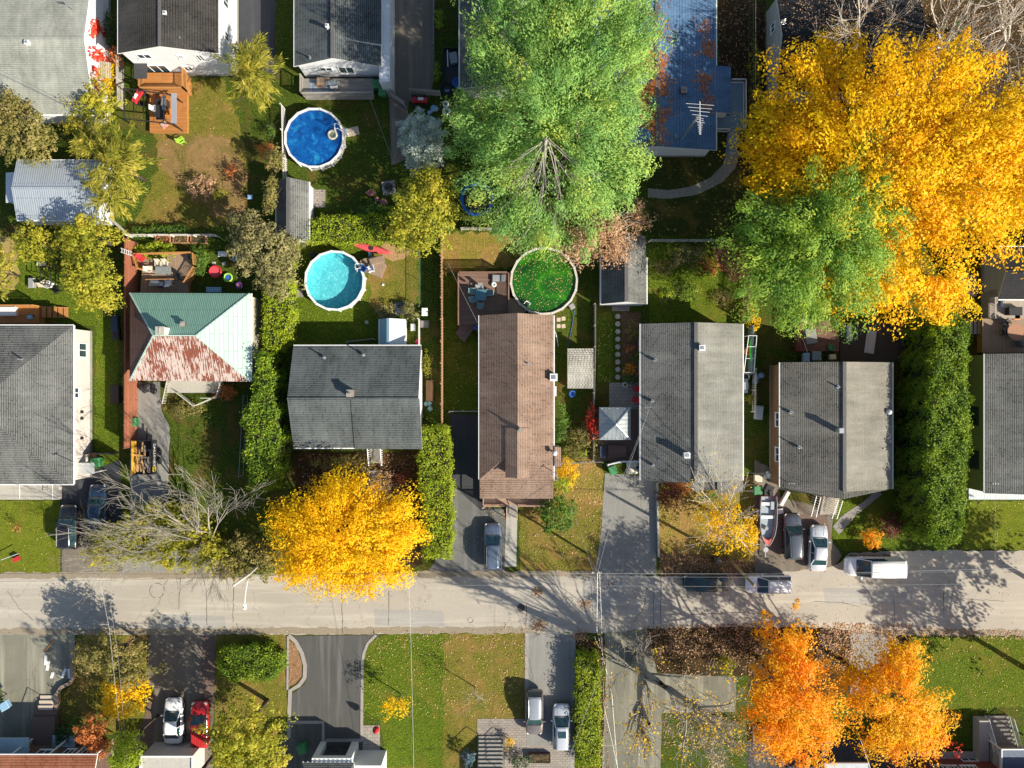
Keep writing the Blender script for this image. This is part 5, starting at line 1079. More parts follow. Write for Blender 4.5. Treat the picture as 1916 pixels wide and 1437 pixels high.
tree('maple_tree', 'golden maple standing beyond the right edge north of the orange one', 'tree', [(2130,1180,90,90,8,3)], 'gold', .9, .7, .34, 1.6, .7, .5, .7, .5, .3, BARK_D, .25)
tree('maple_sapling', 'small yellow sapling on the front lawn beside the overhead wire', 'tree', [(742,1318,26,24,2.4,1.1)], 'yellow', .5, .34, .17, 1.4, .6, .6, .65, .4, .4, BARK_D, .05)
tree('maple_sapling', 'nearly leafless grey sapling on the tan front lawn', 'tree', [(885,1310,30,26,3,1.4)], 'dryolive', .14, .4, .12, 1.2, .5, .6, .65, .3, .4, BARK_G, .05)
shrub('dense green shrub right of the salmon porch', 1042, 962, 36, 2.4, 'green', .2, 34)
shrub('round lime shrub at the corner of the brown bungalow', 1052, 905, 18, 2.0, 'cedar2', .16, 17)
shrub('orange-leaved shrub wrapping the brown bungalow corner', 1062, 888, 20, 1.6, 'gold', .16, 30)
shrub('small orange bush on the lawn right of the white sedan', 1630, 1006, 20, 1.6, 'orange', .16, 19)
shrub('dull maroon bush behind the small orange bush', 1664, 982, 26, 1.5, 'maroon', .16, 24)
shrub('golden shrub at the kerb beside the silver boat', 1400, 1000, 16, 1.8, 'yellow', .16, 42)
shrub('small yellow bush near the paved side driveway', 1358, 1242, 18, 1.2, 'lime', .15, 17)
shrub('red-leaved hedge corner by the concrete driveway wall', 1252, 925, 24, 1.3, 'maroon', .15, 26)
shrub('orange leafy plant between driveway wall and grey bungalow', 1278, 912, 16, 1.0, 'rust', .14, 14)
shrub('russet round bush on the bare lawn', 434, 320, 12, 1.2, 'rust', .14, 11)
shrub('pale brown spiky bush on the bare lawn', 378, 352, 30, 1.2, 'dead', .17, 24, dens=.6)
shrub('yellow bush beside the pale brown one on the bare lawn', 412, 362, 14, 1.0, 'lime', .14, 12)
shrub('vivid yellow bush under the white gable wall', 207, 138, 10, 1.8, 'yellow', .15, 20)
shrub('orange bush lining the alley by the orange deck', 218, 108, 11, 1.6, 'rust', .15, 22)
shrub('low red and yellow bush beside the picket gate alley', 200, 165, 18, 1.2, 'gold', .15, 20)
shrub('dark evergreen shrub in the alley by the two-storey house', 207, 55, 9, 1.5, 'dark', .17, 40)
shrub('faded pinkish shrub along the slanted white fence', 500, 285, 16, 1.6, 'rust', .15, 18)
shrub('small bright green shrub at the foot of the slanted fence', 507, 245, 9, 1.3, 'green', .15, 14)
shrub('leafy garden plants north of the round brown deck', 290, 470, 44, 1.0, 'cedar2', .18, 17, name='garden_plants', cat='plants')
shrub('green plants along the east side of the brown deck', 372, 485, 16, 1.0, 'green', .16, 34, name='garden_plants', cat='plants')
shrub('golden and green flower bed under the salmon vine', 1085, 830, 32, 1.2, 'olive', .15, 34, name='garden_plants', cat='plants')
shrub('bright red climbing vine on the fence beside the gazebo', 1108, 790, 11, 1.9, 'red', .15, 34, name='red_vine', cat='vine')
shrub('lime leaves at the foot of the garden fence by the gazebo', 1087, 845, 14, 1.2, 'cedar2', .14, 12)
shrub('tall green shrub close to the brown bungalow side bay', 1050, 790, 12, 1.6, 'green', .16, 40)
shrub('autumn flower clump with orange tops by the stepping stones', 1178, 690, 12, .9, 'orange', .13, 10, name='flower_clump', cat='plants')
shrub('dark green flower clump nearest the grey bungalow', 1190, 668, 12, .9, 'green', .13, 12, name='flower_clump', cat='plants')
shrub('reddish flower clump north of the orange one', 1178, 655, 10, .8, 'rust', .13, 9, name='flower_clump', cat='plants')
shrub('mixed olive plants at the top of the garden bed', 1184, 620, 16, .8, 'olive', .13, 20, name='flower_clump', cat='plants')
shrub('low green plants at the south end of the garden bed', 1180, 708, 18, .7, 'green', .13, 9, name='flower_clump', cat='plants')
shrub('vivid yellow shrub between orange fence and grey bungalow', 1408, 600, 13, 1.4, 'yellow', .15, 24)
shrub('yellow plant beside the white lattice side steps', 1403, 748, 8, .9, 'lime', .13, 12)
shrub('tiny round golden bush by the concrete stair', 953, 1388, 9, 1.0, 'gold', .13, 12)
shrub('small blue spruce shrub left of the concrete stair', 877, 1414, 13, 1.5, 'bluegreen', .2, 17, asp=.3, style='needle')
shrub('dark green shrub right of the concrete stair', 975, 1425, 18, 1.0, 'dark', .16, 12)
shrub('orange mum bush in the bed at the bottom right of centre', 1380, 1400, 12, .9, 'gold', .13, 10)
shrub('spiky pale green shrub beneath the bare tree', 1345, 1362, 50, 1.0, 'willow', .2, 18, dens=.6)
shrub('green plants below the patchwork tin house steps', 345, 765, 36, .9, 'olive', .15, 16, name='garden_plants', cat='plants')
shrub('orange and green plants right of the lattice steps', 420, 735, 26, .9, 'rust', .15, 14, name='garden_plants', cat='plants')
shrub('mixed bushes under the front windows of the slate bungalow', 640, 868, 58, 1.0, 'olive', .17, 15, name='garden_plants', cat='plants', dens=.9)
shrub('dense brown leafless shrub below the slate bungalow corner', 757, 910, 28, 1.3, 'maroon', .1, 34, dens=.7)
shrub('withered bush beside the lattice front steps', 715, 900, 22, 1.2, 'dead', .14, 22, dens=.6)
shrub('dark shaded bush beside the kerb retaining wall', 120, 1375, 16, 1.4, 'dark', .18, 20)
shrub('green shrub left of the russet bush at lower left', 142, 1362, 12, 1.4, 'green', .17, 16)
shrub('leafy green clump at the left edge above the driveway', 2, 1305, 8, 1.4, 'green', .17, 22)
shrub('green weeds by the rusty fence and front drive', 238, 722, 7, .9, 'cedar2', .13, 18)
shrub('lime plants along the driveway edge under the top pine', 822, 35, 7, 1.0, 'cedar2', .15, 24)
shrub('lime bush beside the black trailer', 818, 140, 6, 1.0, 'cedar2', .15, 20)
shrub('grey-leaved plants around the small metal shed frame', 722, 585, 20, 1.2, 'dryolive', .15, 16)
shrub('grey-leaved plants left of the picket fence corner', 768, 582, 16, 1.2, 'dryolive', .15, 16)
shrub('plant tangle along the picket fence east of slate bungalow', 800, 680, 8, 1.0, 'lime', .13, 26)
shrub('low hedge of dark leaves under the big pine right of the path', 1412, 135, 14, 1.0, 'lime', .15, 60, dens=.5)
shrub('dark green conifer bush deep in the top right shade', 1790, 75, 20, 1.8, 'green', .2, 28)
shrub('short green shrub at the front of the grey bungalow', 1325, 930, 22, .9, 'green', .14, 9)
shrub('bushy shaded hedge under the wide hedge by the stone fire pit', 700, 400, 40, 1.5, 'green', .18, 20)
shrub('overgrown ivy along the right side of the orange alley fence', 880, 350, 40, .8, 'green', .17, 22, dens=.5)
# red vine on the white gable wall of the top-left house
t = thing('wall_vine', 'crimson creeper spread over the white gable wall at the top left', 'vine', (P(190, 110, 0).x, P(190, 110, 0).y, 0)); o_ = worldloc(t)
X1w = P(176, 0, 3.3).x - .3 + .06; pts = []
for (ya, za, yb_, zb) in ((45, 3.4, 70, .4), (50, 2.4, 65, 3.6), (95, 3.9, 130, 1.0), (90, 3.0, 120, .3), (128, 3.2, 150, 1.2), (110, 2.0, 140, .2), (150, 3.0, 168, 2.0), (60, 3.0, 40, 2.2)):
    for k in range(90):
        f = R.random(); z = za + (zb - za) * f; y = P(0, ya + (yb_ - ya) * f, 0).y * (H - z) / H; pts.append((X1w + R.uniform(0, .12) - o_.x, y + R.gauss(0, .25) - o_.y, z + R.gauss(0, .18)))
pts = np.array(pts); pts[:, 2] = np.clip(pts[:, 2], .1, 3.9); leaves('foliage', pts, np.tile([1, -.1, .5], (len(pts), 1)) + NR.normal(size=(len(pts), 3)) * .3, .24 * NR.uniform(.6, 1.2, len(pts)), LM['red'], t, NR.random(len(pts)), .8)
m = MB()
for (ya, za, yb_, zb) in ((45, 3.4, 70, .0), (95, 3.9, 130, .0), (128, 3.2, 150, .0)): m.tube([(X1w, P(0, yb_, 0).y, .0), (X1w, P(0, ya, 0).y * .95, za * .95)], .025, 4)
m.build('stem', BARK_D, t)

# fallen leaves: small blades lying on the ground and roofs, too many to count
def litter(label, polys, pal, size=.13, z=.035, up=2.0):
    pts = []
    for pts_px, dens in polys:
        pa = np.array([tuple(P(*q)[:2]) for q in pts_px]); lo, hi = pa.min(0), pa.max(0); k = int((hi - lo).prod() * dens); q = NR.random((k, 2)) * (hi - lo) + lo; ins = np.zeros(k, bool)
        # patchy: leaves drift together
        f = .5 + .5 * np.sin(q[:, 0] * 1.9 + np.sin(q[:, 1] * 1.3) * 2) * np.sin(q[:, 1] * 2.3 + np.sin(q[:, 0] * .8) * 2); q_ok = NR.random(k) < .25 + .75 * f
        for i in range(len(pa)):
            a, b = pa[i], pa[(i + 1) % len(pa)]; ins ^= ((a[1] > q[:, 1]) != (b[1] > q[:, 1])) & (q[:, 0] < (b[0] - a[0]) * (q[:, 1] - a[1]) / (b[1] - a[1] + 1e-9) + a[0])
        q = q[ins & q_ok]; pts.append(np.column_stack([q, np.full(len(q), z) + NR.random(len(q)) * .05]))
    p = np.vstack(pts); o = leaves('fallen_leaves', p, np.tile([0, 0, up], (len(p), 1)) + NR.normal(size=(len(p), 3)) * .4, size * NR.uniform(.6, 1.4, len(p)), LM[pal], None, NR.random(len(p)), .75)
    tag(o, label, 'leaves', kind='stuff'); return o
for lb_, x_, y_, r_, pl_ in (('rough olive plants on the garden lawn nearest the light shed slope', 1240, 500, 24, 'olive'), ('low green weeds in the middle of the garden north of the long grey bungalow', 1285, 545, 26, 'cedar'), ('lime ground plants left of the middle weeds in that garden', 1245, 555, 18, 'cedar2'), ('russet weed clump beside the shaded bed of that garden', 1325, 500, 22, 'rust'), ('tangled pale weeds under the palisade fence', 1285, 478, 34, 'dryolive'), ('olive weeds by the slat-shadowed corner of that garden', 1350, 560, 20, 'olive')): shrub(lb_, x_, y_, r_, .5, pl_, .15, r_ * .7, 'plants', 'garden_plants', dens=.6)
litter('tan fallen leaves over front lawns and drives', [([(1234,1035),(1410,1050),(1410,1085),(1234,1085)],30),([(972,935),(1128,900),(1126,1075),(972,1075)],7),([(1078,1190),(1135,1190),(1140,1437),(1120,1437),(1124,1225),(1078,1225)],26),([(1200,1170),(1710,1165),(1705,1215),(1200,1225)],34),([(1205,1215),(1430,1215),(1420,1262),(1240,1266)],22),
  ([(1240,1326),(1400,1322),(1400,1400),(1240,1400)],22),([(541,1197),(556,1212),(565,1240),(564,1266),(552,1280),(541,1284)],20),([(940,1160),(985,1160),(985,1290),(940,1290)],9),([(690,1178),(985,1176),(985,1215),(690,1215)],6),([(560,850),(785,850),(785,960),(560,960)],10),([(1340,0),(1990,0),(1990,220),(1480,170),(1430,290),(1345,250)],8),([(1540,1165),(1615,1165),(1590,1260),(1520,1250)],70),([(1560,1165),(1990,1184),(1990,1199),(1560,1186)],50),([(-60,1176),(540,1178),(540,1186),(-60,1186)],4)], 'dead', .15)
litter('pale yellow fallen leaves across lawns and the road', [([(680,1186),(985,1184),(985,1345),(680,1345)],11),([(1232,905),(1415,890),(1412,1062),(1234,1072)],14),([(1110,1080),(1900,1040),(1900,1190),(1110,1190)],2.2),([(1700,1190),(1990,1190),(1990,1320),(1700,1350)],5),([(1215,300),(1400,240),(1420,450),(1215,450)],4),([(1410,900),(1560,940),(1560,1062),(1412,1078)],2.0),([(1690,930),(1990,940),(1990,1030),(1690,1030)],4),([(556,455),(785,455),(785,645),(545,645)],.7),
  ([(1340,440),(1405,450),(1402,530),(1340,500)],14),([(1480,590),(1720,600),(1700,680),(1480,680)],4),([(400,1290),(534,1290),(536,1340),(400,1340)],5),([(828,435),(955,435),(1060,470),(955,505),(828,515)],3),([(1036,860),(1128,850),(1128,945),(1036,940)],16),([(850,990),(945,990),(945,1070),(850,1070)],2.2),([(470,1090),(850,1090),(850,1185),(470,1185)],1.2),([(0,937),(112,937),(113,1072),(0,1072)],1.5),([(540,300),(745,300),(748,200),(545,185)],2),([(262,150),(420,150),(460,400),(260,420)],2),([(1118,585),(1146,585),(1146,715),(1118,715)],8),([(828,515),(895,640),(895,768),(828,768)],3),([(905,945),(945,940),(945,968),(905,965)],26)], 'pale', .105)
litter('dark brown leaf litter under the bare trees and hedges', [([(1205,1172),(1430,1165),(1430,1240),(1205,1215)],60),([(1235,1035),(1400,1050),(1408,1078),(1236,1080)],30),([(1345,0),(1432,0),(1432,260),(1345,250)],16),([(1480,0),(1990,0),(1990,260),(1700,200),(1480,120)],16),([(560,850),(785,850),(785,960),(560,960)],18),([(1080,1075),(1160,1078),(1150,1110),(1120,1112)],18)], 'brown', .15)
for (px, py, r, n) in ((1006,1106,9,120),(1010,1170,12,200),(1085,1190,12,160),(1095,1130,12,120)):
    p = np.column_stack([NR.normal(size=n) * r / F / 1.7 + P(px, py).x, NR.normal(size=n) * r / F / 2.2 + P(px, py).y, .03 + NR.random(n) * .1])
    tag(leaves('leaf_pile', p, np.tile([0, 0, 2.0], (n, 1)) + NR.normal(size=(n, 3)) * .5, .15 * NR.uniform(.6, 1.3, n), LM['dead'], None, NR.random(n), .75), 'fallen leaves drifted into small heaps on the pale road', 'leaves', kind='stuff')
# rusty needles on the blue-grey roof, leaves on the black roofs
def roofpts(x0, x1, y0, y1, fz, n, jit=.02): 
    x = NR.uniform(x0, x1, n); y = NR.uniform(y0, y1, n); return x, y
a = P(1229, 0, 4.1).x; x0_, x1_ = P(1112, 0, 3).x, P(1340, 0, 3).x
def roofneedles(label, n, xc, sx, yc, sy, zf, pal, size, m=1.0):
    x = NR.normal(size=n) * sx + xc; y = NR.normal(size=n) * sy + yc; th = np.sin(x * 1.7 + y * 1.1) + np.sin(y * 2.3 - x * .6) + NR.normal(size=n) * .35; k = th > m - 1; x, y = x[k], y[k]; z = zf(x, y) + .03; ok = z > 1; x, y, z = x[ok], y[ok], z[ok]
    tag(leaves('roof_needles', np.column_stack([x, y, z + NR.random(len(x)) * .03]), np.tile([0, 0, 3.0], (len(x), 1)) + NR.normal(size=(len(x), 3)) * .35, size * NR.uniform(.6, 1.4, len(x)), LM[pal], None, NR.random(len(x)), .7), label, 'leaves', kind='stuff')
yS5 = P(0, 281, 3).y
def zblue(x, y):
    z = np.where(x < a, 3 + (x - x0_) / (a - x0_) * 1.1, 4.1 - (x - a) / (x1_ - a) * 1.1); return np.where((x > x1_ - .05) | (x < x0_) | (y < yS5 + .1), 0, z)
roofneedles('rusty pine needles drifted along the blue-grey roof ridge', 7000, P(1218, 0, 4).x, .9, P(0, 170, 4).y, 3.4, zblue, 'rust', .15, .35)
roofneedles('rusty pine needles scattered near the blue-grey roof eave', 1800, P(1325, 0, 3.3).x, .6, P(0, 120, 3.3).y, 2.4, zblue, 'rust', .15, 1.0)
a2, b2 = P(1452, 172, 3.1), P(1720, -10, 3.1); yr2 = P(0, 65, 4.7).y
def zblk(x, y):
    z = np.where(y < yr2, 3.1 + (y - a2.y) / (yr2 - a2.y) * 1.6, 4.7 - (y - yr2) / (b2.y - yr2) * 1.6); return np.where((x < a2.x + .1) | (x > b2.x) | (y < a2.y) | (y > b2.y), 0, z)
roofneedles('yellow leaves sprinkled over the black shingle roof', 2600, P(1590, 0, 4).x, 4, P(0, 70, 4).y, 3, zblk, 'dead', .14, -.3)
# ------------------------------------------------------------------ vehicles (local frame: x forward, y left)
TYRE = M('tyre_rubber', (.022, .022, .022), (.014, .014, .014), 12, .85, big=False)
RIM = M('wheel_rim', (.45, .46, .47), (.3, .31, .32), 14, .3, .8, big=False)
CGLASS = glassm('car_glass', (.02, .055, .065), .05)
LAMP = M('lamp_lens', (.75, .76, .74), (.6, .6, .6), 12, .15, big=False)
TAIL = M('tail_lens', (.45, .02, .02), (.3, .01, .01), 12, .2, big=False)
DARKP = M('dark_plastic', (.03, .03, .032), (.018, .018, .018), 10, .6, big=False)
def ring(x, w_, zb, zt, shoulder=.78):
    zm = zb + (zt - zb) * .62
    return [(x, -w_ * .88, zb), (x, -w_, zb + .14), (x, -w_, zm), (x, -w_ * .96, zt - .07), (x, -w_ * shoulder, zt), (x, 0, zt + .025),
            (x, w_ * shoulder, zt), (x, w_ * .96, zt - .07), (x, w_, zm), (x, w_, zb + .14), (x, w_ * .88, zb)]
SPEC = {  # fractions of length measured from the middle, front positive
 'sedan': dict(body=[(-.505,.58,.46,.62),(-.498,.76,.4,.74),(-.48,.88,.3,.87),(-.43,.96,.22,.95),(-.3,1,.2,.97),(0,1,.2,.93),(.22,1,.2,.93),(.36,.98,.22,.86),(.43,.93,.24,.79),(.47,.82,.28,.7),(.493,.66,.36,.6),(.503,.45,.42,.5)], gh=(-.36,-.22,.04,.22), roof=1.44),
 'suv': dict(body=[(-.505,.66,.5,.8),(-.498,.84,.44,.94),(-.485,.93,.36,1.04),(-.46,.98,.28,1.08),(-.3,1,.25,1.08),(0,1,.25,1.06),(.22,1,.25,1.06),(.38,.97,.28,.98),(.44,.91,.3,.9),(.475,.8,.34,.8),(.495,.66,.42,.7),(.504,.48,.48,.58)], gh=(-.485,-.42,.06,.24), roof=1.68),
 'van': dict(body=[(-.5,.94,.5,1.15),(-.495,.97,.4,1.25),(-.46,.99,.3,1.28),(0,1,.28,1.28),(.25,1,.28,1.25),(.36,.98,.28,1.12),(.44,.92,.3,.98),(.475,.82,.34,.86),(.496,.68,.4,.74),(.504,.5,.46,.6)], gh=(-.498,-.475,.14,.31), roof=2.12),
 'pickup': dict(body=[(-.5,.9,.5,.9),(-.49,.97,.4,1.0),(-.4,1,.3,1.02),(0,1,.28,1.02),(.2,1,.28,1.02),(.36,.97,.3,.96),(.46,.9,.34,.86),(.495,.8,.42,.7),(.5,.72,.46,.62)], gh=(-.1,-.06,.06,.2), roof=1.66),
}
def car(name, label, cat, px, py, head, kind, pm, L_=4.6, W=1.82, sunroof=False, rails=False, roofm=None, group='vehicles parked along the street and drives', scale_h=1.0, bed=None, rim=RIM):
    sp = SPEC[kind]; p = P(px, py, 1.1); t = thing(name, label, cat, (p.x, p.y, .02), rad(head), group); hw = W / 2
    mb = MB(); mb.loft([ring(f * L_, w_ * hw, zb, zt * scale_h) for f, w_, zb, zt in sp['body']]); body = mb.build('body', pm, t, local=True, smooth=True)
    rb_, rr, rf_, fb = [f * L_ for f in sp['gh']]; zr = sp['roof'] * scale_h
    zat = lambda x: np.interp(x / L_, [b[0] for b in sp['body']], [b[3] for b in sp['body']]) * scale_h + .005
    wb, wr = hw * .88, hw * (.72 if kind != 'van' else .84)
    lo = lambda x, s: Vector((x, s * wb, zat(x) - .02)); hi = lambda x, s: Vector((x, s * wr, zr - .05))
    def pane(nm, pts, mt=CGLASS, th=.02):
        c = sum((Vector(q) for q in pts), Vector()) / len(pts); n = (Vector(pts[1]) - Vector(pts[0])).cross(Vector(pts[2]) - Vector(pts[0])).normalized()
        if n.dot(c - Vector((0, 0, .9))) < 0: n = -n; pts = pts[::-1]
        m_ = MB(); m_.face([Vector(q) + n * th for q in pts]); m_.face([Vector(q) - n * .01 for q in pts][::-1])
        for i in range(len(pts)): a, b = Vector(pts[i]), Vector(pts[(i + 1) % len(pts)]); m_.face([a - n * .01, b - n * .01, b + n * th, a + n * th])
        return m_.build(nm, mt, t, local=True)
    core = MB(); core.loft([[lo(rb_ + .06, -1) * .97, lo(fb - .06, -1) * .97, lo(fb - .06, 1) * .97, lo(rb_ + .06, 1) * .97], [hi(rr + .06, -1) - Vector((0, .0, .04)), hi(rf_ - .06, -1) - Vector((0, 0, .04)), hi(rf_ - .06, 1) - Vector((0, 0, .04)), hi(rr + .06, 1) - Vector((0, 0, .04))]]); core.build('cabin', DARKP, t, local=True)
    pane('windshield', [lo(fb, -1) * 1, lo(fb, 1), hi(rf_, 1), hi(rf_, -1)])
    pane('rear_window', [lo(rb_, 1), lo(rb_, -1), hi(rr, -1), hi(rr, 1)], pm if kind == 'van' else CGLASS)
    for s in (-1, 1):
        mid = (rr + rf_) / 2
        if kind == 'van': pane('side_panel', [lo(rb_, s), lo(mid, s), hi(mid, s), hi(rr, s)], pm); pane('side_window', [lo(mid + .04, s), lo(fb - .1, s), hi(rf_ - .02, s), hi(mid + .04, s)])
        else:
            pane('side_window', [lo(rb_ + .18, s), lo(mid - .04, s), hi(mid - .04, s), hi(rr + .1, s)]); pane('side_window', [lo(mid + .04, s), lo(fb - .14, s), hi(rf_ - .04, s), hi(mid + .04, s)])
    for s in (-1, 1):
        mm = (rr + rf_) / 2
        for q0, q1, wd_ in ((fb, rf_, .07), (rb_, rr, .1), (mm, mm, .07)): m_ = MB(); m_.beam(lo(q0, s), hi(q1, s), wd_, .06); m_.build('pillar', pm, t, local=True)
    rings = []
    for x, dz, k in ((rr - .05, -.03, .93), (rr + .12, .0, 1.0), ((rr + rf_) / 2, .045, 1.03), (rf_ - .12, .0, 1.0), (rf_ + .05, -.03, .93)):
        rings.append([(x, -wr * k, zr - .07 + dz), (x, -wr * k, zr - .02 + dz), (x, -wr * k * .6, zr + .03 + dz), (x, 0, zr + .045 + dz), (x, wr * k * .6, zr + .03 + dz), (x, wr * k, zr - .02 + dz), (x, wr * k, zr - .07 + dz)])
    m_ = MB(); m_.loft(rings); rf = m_.build('roof', roofm or pm, t, local=True, smooth=True)
    if sunroof: m_ = MB(); m_.box(rf_ - 1.0, rf_ - .35, -wr * .6, wr * .6, zr + .03, zr + .085); m_.build('sunroof', CGLASS, rf, local=True)
    if rails:
        for s in (-1, 1): m_ = MB(); m_.tube([(rr + .1, s * wr * .93, zr + .02), (rr + .2, s * wr * .93, zr + .09), (rf_ - .2, s * wr * .93, zr + .09), (rf_ - .1, s * wr * .93, zr + .02)], .022, 5); m_.build('roof_rail', METAL if rails != 'dark' else DARKP, rf, local=True)
    if kind == 'van':
        m_ = MB(); [m_.box(rr + .1, rf_ - .2, y - .02, y + .02, zr + .0, zr + .075) for y in (-.55, -.28, 0, .28, .55)]; m_.build('roof_ribs', roofm or pm, rf, local=True)
    if bed:
        x0 = -.485 * L_; x1 = -.13 * L_; z = zat(-.3 * L_) + .005; m_ = MB(); m_.box(x0, x1, -hw * .8, hw * .8, z, z + .06)
        [m_.box(x0 + .05, x1 - .05, y - .035, y + .035, z + .062, z + .09) for y in np.linspace(-hw * .62, hw * .62, 6)]; m_.build('bed_cover', bed, t, local=True)
    for fx in (-.31 * L_, .31 * L_):
        for s in (-1, 1):
            m_ = MB(); cy = s * (hw - .10); ring_ = []
            for y_ in (cy - .11, cy + .13 * s if False else cy + .11): ring_.append([(fx + .33 * math.cos(a), y_, .33 + .33 * math.sin(a)) for a in [k * math.pi / 9 for k in range(18)]])
            m_.loft(ring_); wh = m_.build('wheel', TYRE, t, local=True)
            m_ = MB(); m_.loft([[(fx + .2 * math.cos(a), y_, .33 + .2 * math.sin(a)) for a in [k * math.pi / 7 for k in range(14)]] for y_ in sorted((cy + s * .105, cy + s * .125))]); m_.build('rim', rim, wh, local=True)
    zl = SPEC[kind]['body'][-3][3] * scale_h
    m_ = MB(); m_.obox((fb + .06, 0, zat(fb + .06) + .012), (.1, wb * 1.7, .03)); m_.build('cowl', DARKP, t, local=True)
    m_ = MB(); [m_.beam((fb + .3 if k else .36 * L_, (-1) ** j * hw * (.5 - .05 * k), zat(fb + .3 if k else .36 * L_) + .03), (.42 * L_, (-1) ** j * hw * .42, zat(.42 * L_) + .02), .02) for k in (1,) for j in (0, 1)]; m_.build('hood_crease', pm, t, local=True)
    for s in (-1, 1):
        m_ = MB(); m_.obox((L_ * .458, s * hw * .70, zl - .03), (.26, .2, .08), -s * .6, ry=.2); m_.build('headlight', LAMP, t, local=True)
        m_ = MB(); m_.obox((-L_ * .482, s * hw * .72, .78 if kind == 'sedan' else .92), (.1, .26, .14), s * .45); m_.build('tail_light', TAIL, t, local=True)
        m_ = MB(); m_.obox((fb - .35, s * (hw + .1), zat(fb - .35) + .05), (.12, .2, .13), 0); m_.build('mirror', pm, t, local=True)
    m_ = MB(); m_.box(L_ * .4985, L_ * .503, -hw * .45, hw * .45, .5, .62); m_.build('grille', DARKP, t, local=True)
    for k in (-.02, .16):
        for s in (-1, 1): m_ = MB(); m_.beam((k * L_, s * (hw * .80), zat(k * L_) + .006), (k * L_, s * (hw * .985), zat(k * L_) - .10), .022, .012); m_.beam((k * L_, s * (hw + .002), zat(k * L_) - .3), (k * L_, s * (hw + .002), .38), .02, .008); m_.build('door_gap', DARKP, t, local=True)
    for s in (-1, 1): m_ = MB(); a_ = lo(fb - .03, 0) + Vector((0, s * .42 + .12, .05)); b_ = hi(rf_, 0).lerp(lo(fb, 0), .45) + Vector((0, s * .3 - .12, .05)); m_.beam(a_, b_, .025); m_.build('wiper', DARKP, t, local=True)
    m_ = MB(); m_.beam((.44 * L_, -hw * .74, zat(.44 * L_) + .004), (.44 * L_, hw * .74, zat(.44 * L_) + .004), .02, .012); m_.build('hood_gap', DARKP, t, local=True)
    m_ = MB(); m_.box(-L_ * .508, -L_ * .5, -.26, .26, .5, .62); m_.build('number_plate', WMETAL, t, local=True)
    for s in (-1, 1): m_ = MB(); m_.box(-.16 * L_, .2 * L_, s * hw - .012, s * hw + .012, .3, .36); m_.build('sill_trim', DARKP, t, local=True)
    return t
PB = paint('black_paint', (.012, .013, .016)); PN = paint('navy_paint', (.012, .03, .065)); PBG = paint('blue_grey_paint', (.13, .17, .24), .25, .4); PS = paint('silver_paint', (.42, .45, .48), .28, .5)
PW = paint('white_paint', (.78, .79, .80), .3); PR = paint('red_paint', (.36, .012, .015)); PG = paint('graphite_paint', (.10, .115, .14), .25, .4); PSV = paint('pale_silver_paint', (.55, .58, .62), .3, .3); PT = paint('dark_teal_paint', (.012, .028, .03)); PMB = paint('brown_silver_paint', (.20, .17, .16), .3, .4)
car('parked_suv', 'black SUV parked half on the lime lawn at the left', 'car', 125, 987, 90, 'suv', PB, 4.55, 1.85, rails=True)
car('parked_car', 'dark blue sedan next to the black SUV, nose under the roof shadow', 'car', 179, 950, 90, 'sedan', PN, 4.7, 1.82)
car('parked_suv', 'blue-grey SUV on the black driveway beside the concrete walk', 'car', 922, 1024, 91, 'suv', PBG, 4.85, 1.85, rails=True)
car('parked_suv', 'graphite wagon between the open boat and the silver sedan', 'car', 1486, 1005, 92, 'suv', PG, 4.75, 1.82, sunroof=False, rails=True, scale_h=.95)
car('parked_car', 'silver white sedan right of the graphite wagon', 'car', 1534, 1027, 87, 'sedan', PSV, 4.75, 1.82)
car('parked_van', 'long white van parked facing left along the road edge', 'van', 1636, 1061, 180, 'van', PW, 5.7, 2.0, roofm=M('van_roof_white', (.80, .79, .76), (.7, .69, .66), 5, .4))
car('parked_car', 'black sedan covered in leaf shade on the road', 'car', 1322, 1093, 180, 'sedan', PT, 4.5, 1.8)
car('parked_suv', 'white SUV on the road under the wooden pole', 'car', 1440, 1095, 180, 'suv', PW, 4.7, 1.84, rails='dark', roofm=M('white_roof_leaves', (.76, .77, .78), (.55, .56, .58), 3, .4))
car('parked_car', 'white sedan beside the red pickup', 'car', 321, 1352, 90, 'sedan', PW, 4.7, 1.82)
car('parked_pickup', 'small dark red pickup with ribbed bed cover', 'pickup truck', 371, 1358, 90, 'pickup', PR, 4.7, 1.8, bed=M('red_bed_cover', (.50, .03, .03), (.4, .02, .02), 5, .45))
car('parked_suv', 'silver SUV facing down the drive, dark roof rails', 'car', 1000, 1336, 270, 'suv', PMB, 4.55, 1.84, rails=True, roofm=PS)
car('parked_suv', 'pale silver crossover with a dark sunroof on the brick-edged drive', 'car', 1051, 1362, 90, 'suv', PSV, 4.6, 1.84, sunroof=True, rails='dark')

# ------------------------------------------------------------------ boat on its trailer
p = P(1437, 975, 1); t = thing('motor_boat', 'open aluminium motor boat with red bow on a trailer', 'boat', (p.x, p.y, .55), rad(-91))
ALU = M('aluminium_paint', (.36, .42, .46), (.27, .32, .35), 6, .4, .2); REDP = M('boat_red', (.55, .06, .05), (.42, .04, .04), 7, .4)
st_ = [(-2.55, .78, .0), (-2.0, .83, .0), (-.8, .86, .0), (.4, .84, .0), (1.3, .70, .05), (1.9, .48, .12), (2.35, .22, .25), (2.55, .03, .38)]
m = MB(); m.loft([[(x, -w_, .62), (x, -w_ * .97, .3), (x, -w_ * .55, zb), (x, 0, zb - .08), (x, w_ * .55, zb), (x, w_ * .97, .3), (x, w_, .62)] for x, w_, zb in st_], closed=False, caps=False)
m.face([(-2.55, -.78, .62), (-2.55, -.75, .3), (-2.55, -.43, 0), (-2.55, 0, -.08), (-2.55, .43, 0), (-2.55, .75, .3), (-2.55, .78, .62)]); m.build('hull', REDP, t, local=True)
